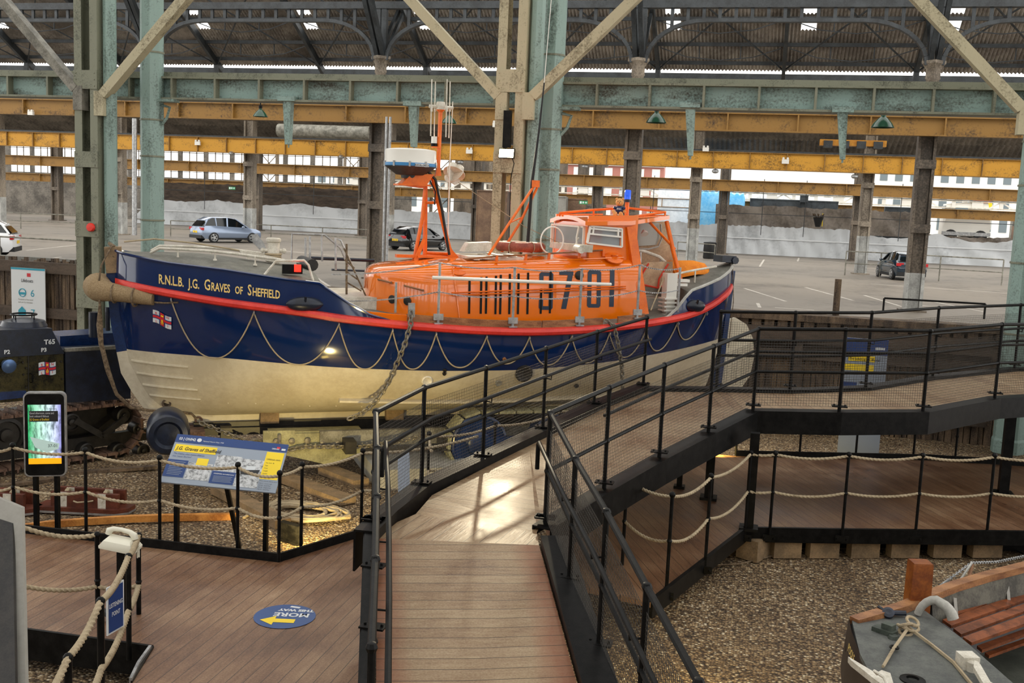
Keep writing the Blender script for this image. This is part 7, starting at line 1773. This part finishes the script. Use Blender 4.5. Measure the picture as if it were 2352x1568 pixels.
# ================================================================ exhibits on the gravel
def gp(x,y,z=GZ): return P(x,y,z)
brn=M('mahogany_stain','4a2318','6d3826',r=.4,sc_=5)
def skate(c,rz,label,cat='skate',sc_=1.):
    t=thing('wooden_launching_skate',label,'wooden skate',tuple(c),'wooden skates on the gravel');R=Matrix.Rotation(rz,3,'Z')
    def w(x,y,z): return V(c)+R@V((x*sc_,y*sc_,z*sc_))
    pts=[(-.6,-.22),(.45,-.22),(.6,-.1),(.62,.1),(.45,.22),(-.5,.22),(-.66,.1),(-.68,-.1)]
    m=MB();m.poly([w(x,y,0) for x,y in pts],(0,0,.09));obj('slab',m,brn,t)
    m=MB();m.poly([w(x*1.005,y*1.01,.005) for x,y in pts],(0,0,.03));obj('metal_shoe',m,mt['galv'],t)
    for y in(-.12,.12):
        bl=obj('block',MB().box(w(0,y,.19),(.95,.07,.2),rz=rz),brn,t,'upright brown block with steel plates')
        for x in(-.3,.25): obj('plate',MB().box(w(x,y-.04,.19),(.11,.012,.21),rz=rz).lathe([(.02,0),(.02,.02)],w(x,y-.05,.2),R@V((0,-1,0)),8),mt['whited'],bl)
    m=MB()
    for x in(-.3,.25): m.torus(w(x,0,.24),.05,.03,ax=R@V((1,0,0)),n=12,k=6)
    m.path([w(-.14,-.18,.18),w(-.08,-.2,.17),w(.08,-.2,.19),w(.14,-.18,.2)],.012,5);obj('rope_becket',m,mt['rope'],t)
skate(gp(205,1172),.2,'brown wooden launching skate with steel plates right of the display totem')
skate(gp(-10,1172),.2,'brown wooden launching skate cut by the left edge','skate')
tag(obj('curved_plank',MB().loft([[gp(x,y,GZ)+V((0,0,z)) for z in(0,.09)]+[gp(x,y,GZ)+V((0,.09,z)) for z in(.09,0)] for x,y in((40,1222),(110,1213),(200,1206),(300,1200),(400,1197),(535,1195))]),M('oiled_pine','9c5e24','d08f45',r=.5,sc_=4)),'long curved honey-coloured plank lying on the gravel behind the kerb','plank')
def baulk(a,b,w_,h,label,mat=None):
    return tag(obj('timber_baulk',MB().beam(gp(*a)+V((0,0,h/2)),gp(*b)+V((0,0,h/2)),w_,h),mat or mt['timberg']),label,'timber','timber baulks on the gravel')
baulk((645,1100),(800,1158),.28,.1,'flat timber baulk running to the ramp below the front of the carriage')
baulk((747,1085),(830,1118),.28,.12,'flat timber baulk nearest the ramp railing')
baulk((500,1130),(650,1212),.24,.12,'flat timber baulk behind the info board with a rounded end')
baulk((160,1090),(360,1075),.12,.05,'thin dark timber strip behind the display totem',mt['timber'])
baulk((0,1120),(150,1100),.12,.05,'thin dark timber strip at the far left of the gravel',mt['timber'])
random.seed(11);pts=[];c=gp(690,1180)
for i in range(120):
    a_=i*.42;pts.append(c+V(((.35+.12*math.sin(i*.31))*math.cos(a_)*1.6,(.25+.08*math.cos(i*.23))*math.sin(a_)*1.3,.03+.025*abs(math.sin(i*.7)))))
tag(obj('rope_heap',MB().path(pts,.022,7,twist=60,lobes=3),mt['rope']),'loose heap of thick rope in the yellow light on the gravel','rope')
tag(obj('gravel_rope',MB().path([gp(560,1192)+V((0,0,.02)),gp(575,1182)+V((0,0,.02)),gp(600,1175)+V((0,0,.02)),gp(640,1160)+V((0,0,.1))],.022,7,twist=60,lobes=3),mt['rope']),'short end of thick rope curling out beside the board leg','rope')
# floodlight box on the gravel
def flood(c,rz,label,tilt=.9,s=1.):
    t=thing('ground_floodlight',label,'floodlight',tuple(c),'ground floodlights');R=Matrix.Rotation(rz,3,'Z')@Matrix.Rotation(-tilt,3,'X')
    m=MB();m.box(V(c)+V((0,0,.14)),(.3*s,.08,.22*s),R=R);obj('housing',m,mt['black'],t)
    obj('lens',MB().box(V(c)+V((0,0,.14))+R@V((0,.045,0)),(.26*s,.01,.18*s),R=R),M('warm_lens_'+label[:6],'ffd870',r=.3,em=12),t)
    obj('bracket',MB().box(V(c)+V((0,0,.02)),(.3*s,.1,.03),rz=rz),mt['black'],t)
flood(gp(668,1246)+V((0,0,.0)),-.35,'black floodlight box on the gravel throwing yellow light to the right',-.1,1.15)
# concrete footing and cable by the right boardwalk
tag(obj('concrete_footing',MB().poly([gp(1690,1278),gp(1738,1293),gp(1775,1272),gp(1738,1258)],(0,0,.28)),mt['timberg']),'tan stone block under the corner of the right boardwalk','block')
tag(obj('cable',MB().path([gp(x,y)+V((0,0,.015)) for x,y in((1560,1345),(1590,1322),(1640,1300),(1700,1297),(1760,1282),(1830,1262),(1960,1262),(2080,1262),(2200,1258),(2352,1250))],.011,6),mt['roped']),'thin cable lying on the gravel along the right boardwalk','cable')
tag(obj('cable',MB().path([gp(x,y)+V((0,0,.015)) for x,y in((2190,1262),(2250,1248),(2300,1250),(2352,1275))],.011,6),mt['blackr']),'thin black cable end on the gravel at the right edge','cable')
tag(obj('white_notice',MB().poly([PD(914,1045,11.6),PD(940,1033,11.6),PD(942,1140,11.3),PD(914,1158,11.3)],FW*.01),mt['pgrey']),'plain white notice behind the mesh at the near end of the landing','notice')
# ================================================================ small wooden boat at the bottom right
sb_=thing('wooden_boat','old wooden boat with dark transom, grey deck and red-brown side seats at the bottom right','boat',tuple(P(2250,1568,GZ)))
gz_=.45
def W2(x,y,z=gz_): return P(x,y,z)
edge=[(1950,1418),(1956,1450),(1975,1500),(2010,1568),(2060,1660)]
e_=[W2(*p) for p in edge]
low=[W2(x,y,-.15) for x,y in((1936,1500),(1930,1530),(1934,1580),(1960,1640),(2010,1740))]
low2=[W2(x,y,-.38) for x,y in((1950,1560),(1945,1590),(1955,1640),(1990,1700),(2040,1800))]
m=MB();m.loft([e_,low,low2],closed=False,cap=False);obj('transom',m,mt['transom'],sb_,'dark purple-black transom')
gun=[W2(x,y,gz_+.03+.02*i) for i,(x,y) in enumerate(((1952,1414),(2000,1400),(2060,1383),(2120,1358),(2180,1335),(2250,1314),(2352,1288),(2450,1265),(2600,1235),(2800,1205)))]
# gunwale : strip with width inward
inw=[];
for i,p in enumerate(gun):
    a=gun[max(0,i-1)];b=gun[min(len(gun)-1,i+1)];d=(b-a);d.z=0;d.normalize();n=V((d.y,-d.x,0));inw.append(n)
m=MB();m.loft([[p,p+n*.11,p+n*.11-V((0,0,.07)),p-V((0,0,.07))] for p,n in zip(gun,inw)]);obj('gunwale',m,mt['varn'],sb_,'worn varnished gunwale')
m=MB();m.loft([[p-V((0,0,.06)),p+V((0,0,-.35))-n*.02,p+V((0,0,-.75))+n*.2] for p,n in zip(gun,inw)],closed=False,cap=False);obj('planking',m,mt['transom'],sb_)
m=MB();m.loft([[p+n*.10-V((0,0,.05)),p+n*.14-V((0,0,.32))] for p,n in list(zip(gun,inw))[3:]],closed=False,cap=False);obj('inner_side',m,M('bilge_grey','3f3d37','6a675c',r=.7,sc_=4),sb_)
dk=[W2(*p) for p in((1957,1425),(2083,1388),(2125,1402),(2215,1470),(2352,1590),(2450,1680),(2100,1720),(2060,1660),(2010,1568),(1975,1500))]
m=MB();m.poly(dk,(0,0,-.04));obj('aft_deck',m,M('grey_deck_canvas','4a4c4a','62645f',r=.7,sc_=6,bump=.3),sb_,'grey canvas covered deck')
# side seats
def strip(a,b,c,d,z,nm='seat_slat',mat=None):
    b=(a[0]+(b[0]-a[0])*2.4,a[1]+(b[1]-a[1])*2.4);c=(d[0]+(c[0]-d[0])*2.4,d[1]+(c[1]-d[1])*2.4)
    obj(nm,MB().poly([P(*a,z),P(*b,z),P(*c,z),P(*d,z)],(0,0,-.03)),mat or mt['oak'],sb_)
for a,b,c,d,z in [((2196,1400),(2352,1338),(2352,1352),(2200,1412),.3),((2165,1422),(2352,1360),(2352,1378),(2185,1436),.3),((2190,1442),(2352,1386),(2352,1403),(2208,1456),.3),((2212,1462),(2352,1412),(2352,1432),(2232,1475),.3)]: strip(a,b,c,d,z)
for a,b,c,d,z in [((2244,1482),(2352,1444),(2352,1456),(2256,1492),.1),((2262,1498),(2352,1466),(2352,1476),(2272,1505),.0)]: strip(a,b,c,d,z,'lower_slat')
obj('bottom_boards',MB().poly([P(2240,1480,-.2),P(2800,1270,-.2),P(2900,1700,-.2),P(2352,1700,-.2)],(0,0,-.05)),M('dark_grey_green_boards','26291f','3a3d33',r=.7,sc_=4),sb_)
for x,y in((2190,1372),(2310,1338)): 
    p=P(x,y,gz_);obj('knee',MB().poly([p,p+V((.03,-.16,-.3)),p+V((.03,.02,-.3))],(.03,0,0)),mt['greyl'],sb_,'pale triangular knee')
# samson post
b=P(2105,1390,gz_);obj('deck_post',MB().loft([[b+V((a*k,c*k,z)) for a,c in((-.1,-.085),(.1,-.085),(.1,.085),(-.1,.085))] for z,k in((-.05,1),(.42,.95),(.44,.9))]).xf(Matrix.Translation(b)@Matrix.Rotation(.25,4,'Z')@Matrix.Translation(-b)),M('varnished_post','6a3312','96551f',r=.35,sc_=3),sb_,'square varnished post with pale top')
# fittings
m=MB();c=P(2040,1408,gz_+.04);m.lathe([(.05,-.02),(.055,.02),(.03,.03),(0,.02)],c,(0,-.6,.8),14);m.tube(c+V((.02,.02,0)),c+V((.16,.06,0)),.025,8);m.tube(c-V((.0,0,0)),c+V((-.08,.08,.02)),.02,6);obj('deck_fitting',m,mt['nblue'],sb_)
c=P(2032,1448,gz_+.02);m=MB();m.box(c,(.2,.1,.04),rz=-.6);m.box(c+V((.03,0,.04)),(.1,.08,.06),rz=-.6);m.lathe([(.05,0),(.04,.03)],P(2052,1466,gz_),n=12);obj('deck_chock',m,M('green_grey_metal','2f362f','4a5148',r=.5,sc_=8),sb_)
c=P(2135,1405,gz_+.06);m=MB();m.path([c+V((-.1*math.cos(k*.3)+.01*k,.02-.008*k,-.04+.17*math.sin(k*.3)*(1 if k<6 else .9))) for k in range(11)],[.033+.002*k for k in range(11)],12);obj('curved_fairlead',m,mt['greyl'],sb_)
top=PD(2233,1298,11.6);
a_=P(2160,1390,.3)
tag(obj('tiller_stay',MB().path([P(2160,1390,gz_),PD(2200,1340,11.4),PD(2232,1292,11.9)],.014,6),mt['greyl']),'pale bent rod rising from the small boat gunwale','rod')
tag(obj('short_pin',MB().tube(PD(2233,1296,11.9),PD(2223,1338,11.75),.02,8),mt['varn']),'short brown pin upright on the gunwale of the small boat','pin')
chain([P(2140,1362,gz_+.06),PD(2180,1330,11.6),PD(2232,1292,11.9),PD(2290,1290,12.3),PD(2352,1277,12.8)],.045,.006,mt['galv'],'light_chain','thin chain draped above the gunwale of the small boat','chain')
kn=P(2087,1440,gz_+.05);m=MB();random.seed(4)
for i in range(5): m.torus(kn+V((random.uniform(-.05,.05),random.uniform(-.04,.04),.02*i-.03)),.055,.014,ax=(random.uniform(-.6,.6),random.uniform(-.6,.6),1),n=14,k=6)
m.path([kn,P(2052,1490,gz_+.03),P(2028,1530,gz_+.03)],.013,8,twist=90,lobes=3);m.path([kn,P(2140,1480,gz_+.02),P(2190,1520,gz_+.02),P(2230,1568,gz_+.02),P(2260,1600,gz_+.02)],.015,8,twist=90,lobes=3)
tag(obj('knotted_rope',m,mt['rope']),'pale rope knotted on the deck ring of the small boat','rope')
m=MB();m.torus(P(2054,1486,gz_+.03),.035,.009,n=12,k=5);m.lathe([(.1,0),(.1,.01),(.05,.02),(.045,-.01)],P(2096,1562,gz_),n=20);obj('deck_ring',m,mt['black'],sb_)
m=MB();q=[P(x,y,gz_+.07) for x,y in((1948,1507),(1955,1516),(2010,1560),(2040,1580),(2052,1568),(2045,1545),(2025,1538),(2012,1545))];m.poly(q,(0,0,-.05));m.path([P(2015,1548,gz_+.1),P(2008,1540,gz_+.14),P(2030,1555,gz_+.14),P(2038,1572,gz_+.1)],.012,6);obj('cream_cleat',m,mt['whited'],sb_,'cream pointed cleat at the transom')
m=MB();c=P(2222,1518,gz_+.05);m.box(c,(.14,.14,.12),rz=.3);m.lathe([(.05,-.03),(.05,.08),(.03,.09)],P(2232,1540,gz_),n=12);q=[P(x,y,gz_+.1) for x,y in((2238,1515),(2252,1525),(2275,1565),(2302,1580),(2296,1592),(2262,1574),(2236,1530))];m.poly(q,(0,0,-.04));obj('cream_fairlead',m,mt['whited'],sb_,'cream pivoted fairlead')
tx=text_mb('POOLE',.1,sx=.9,bold=.002)
d_=(e_[3]-e_[1]).normalized();o_=P(1962,1488,.3)+V((-.0,-.02,0));obj('lettering',place2d(tx,o_+V((-.04,-.05,0)),(d_+V((0,0,-.0))),(V((.12,.12,1))).normalized(),V((-.8,-.5,.2)),.03),mt['gold'],sb_,smooth=0)
# ================================================================ lamps
c=PY(1163,352,21.2)
t=thing('wall_floodlight','small bright floodlight on the middle lattice post','floodlight',tuple(c))
R=Matrix.Rotation(0,3,'Z')@Matrix.Rotation(math.radians(-12),3,'X')
obj('housing',MB().box(c+V((0,.04,0)),(.33,.07,.2),R=R),mt['black'],t);obj('lens',MB().box(c,(.3,.012,.17),R=R),M('floodlight_lens','fff0b8',r=.3,em=30),t)
obj('back_box',MB().box(c+V((-.03,.12,.5)),(.16,.1,.75)),mt['black'],t)
obj('cord',MB().path([c+V((.1,.05,-.05)),c+V((.16,.05,-.2)),c+V((.1,.06,-.5)),c+V((.12,.08,-2.5))],.01,5),mt['black'],t)
lamp('floodlight_beam','SPOT',tuple(c+V((0,-.06,0))),(-3.2,8,0.6),900,(1,.86,.6),.12,120,.9)
# warm gravel floodlights
g1=P(668,1235,-.2)
lamp('gravel_light','SPOT',tuple(P(690,1236,-.1)),tuple(P(800,1140,-.4)),400,(1,.74,.25),.06,105,.9)
lamp('hull_light','SPOT',tuple(P(690,1236,-.05)),tuple(bp(2,.8,1.3)),60,(1,.86,.6),.08,110,.9)
lamp('gravel_light','SPOT',(-.7,17.7,.3),(-.4,18.8,-.4),260,(1,.72,.2),.05,85,.9)
lamp('gravel_light','SPOT',(-.45,8.6,.35),(-.5,9.2,-.4),120,(1,.75,.25),.05,130,.9)
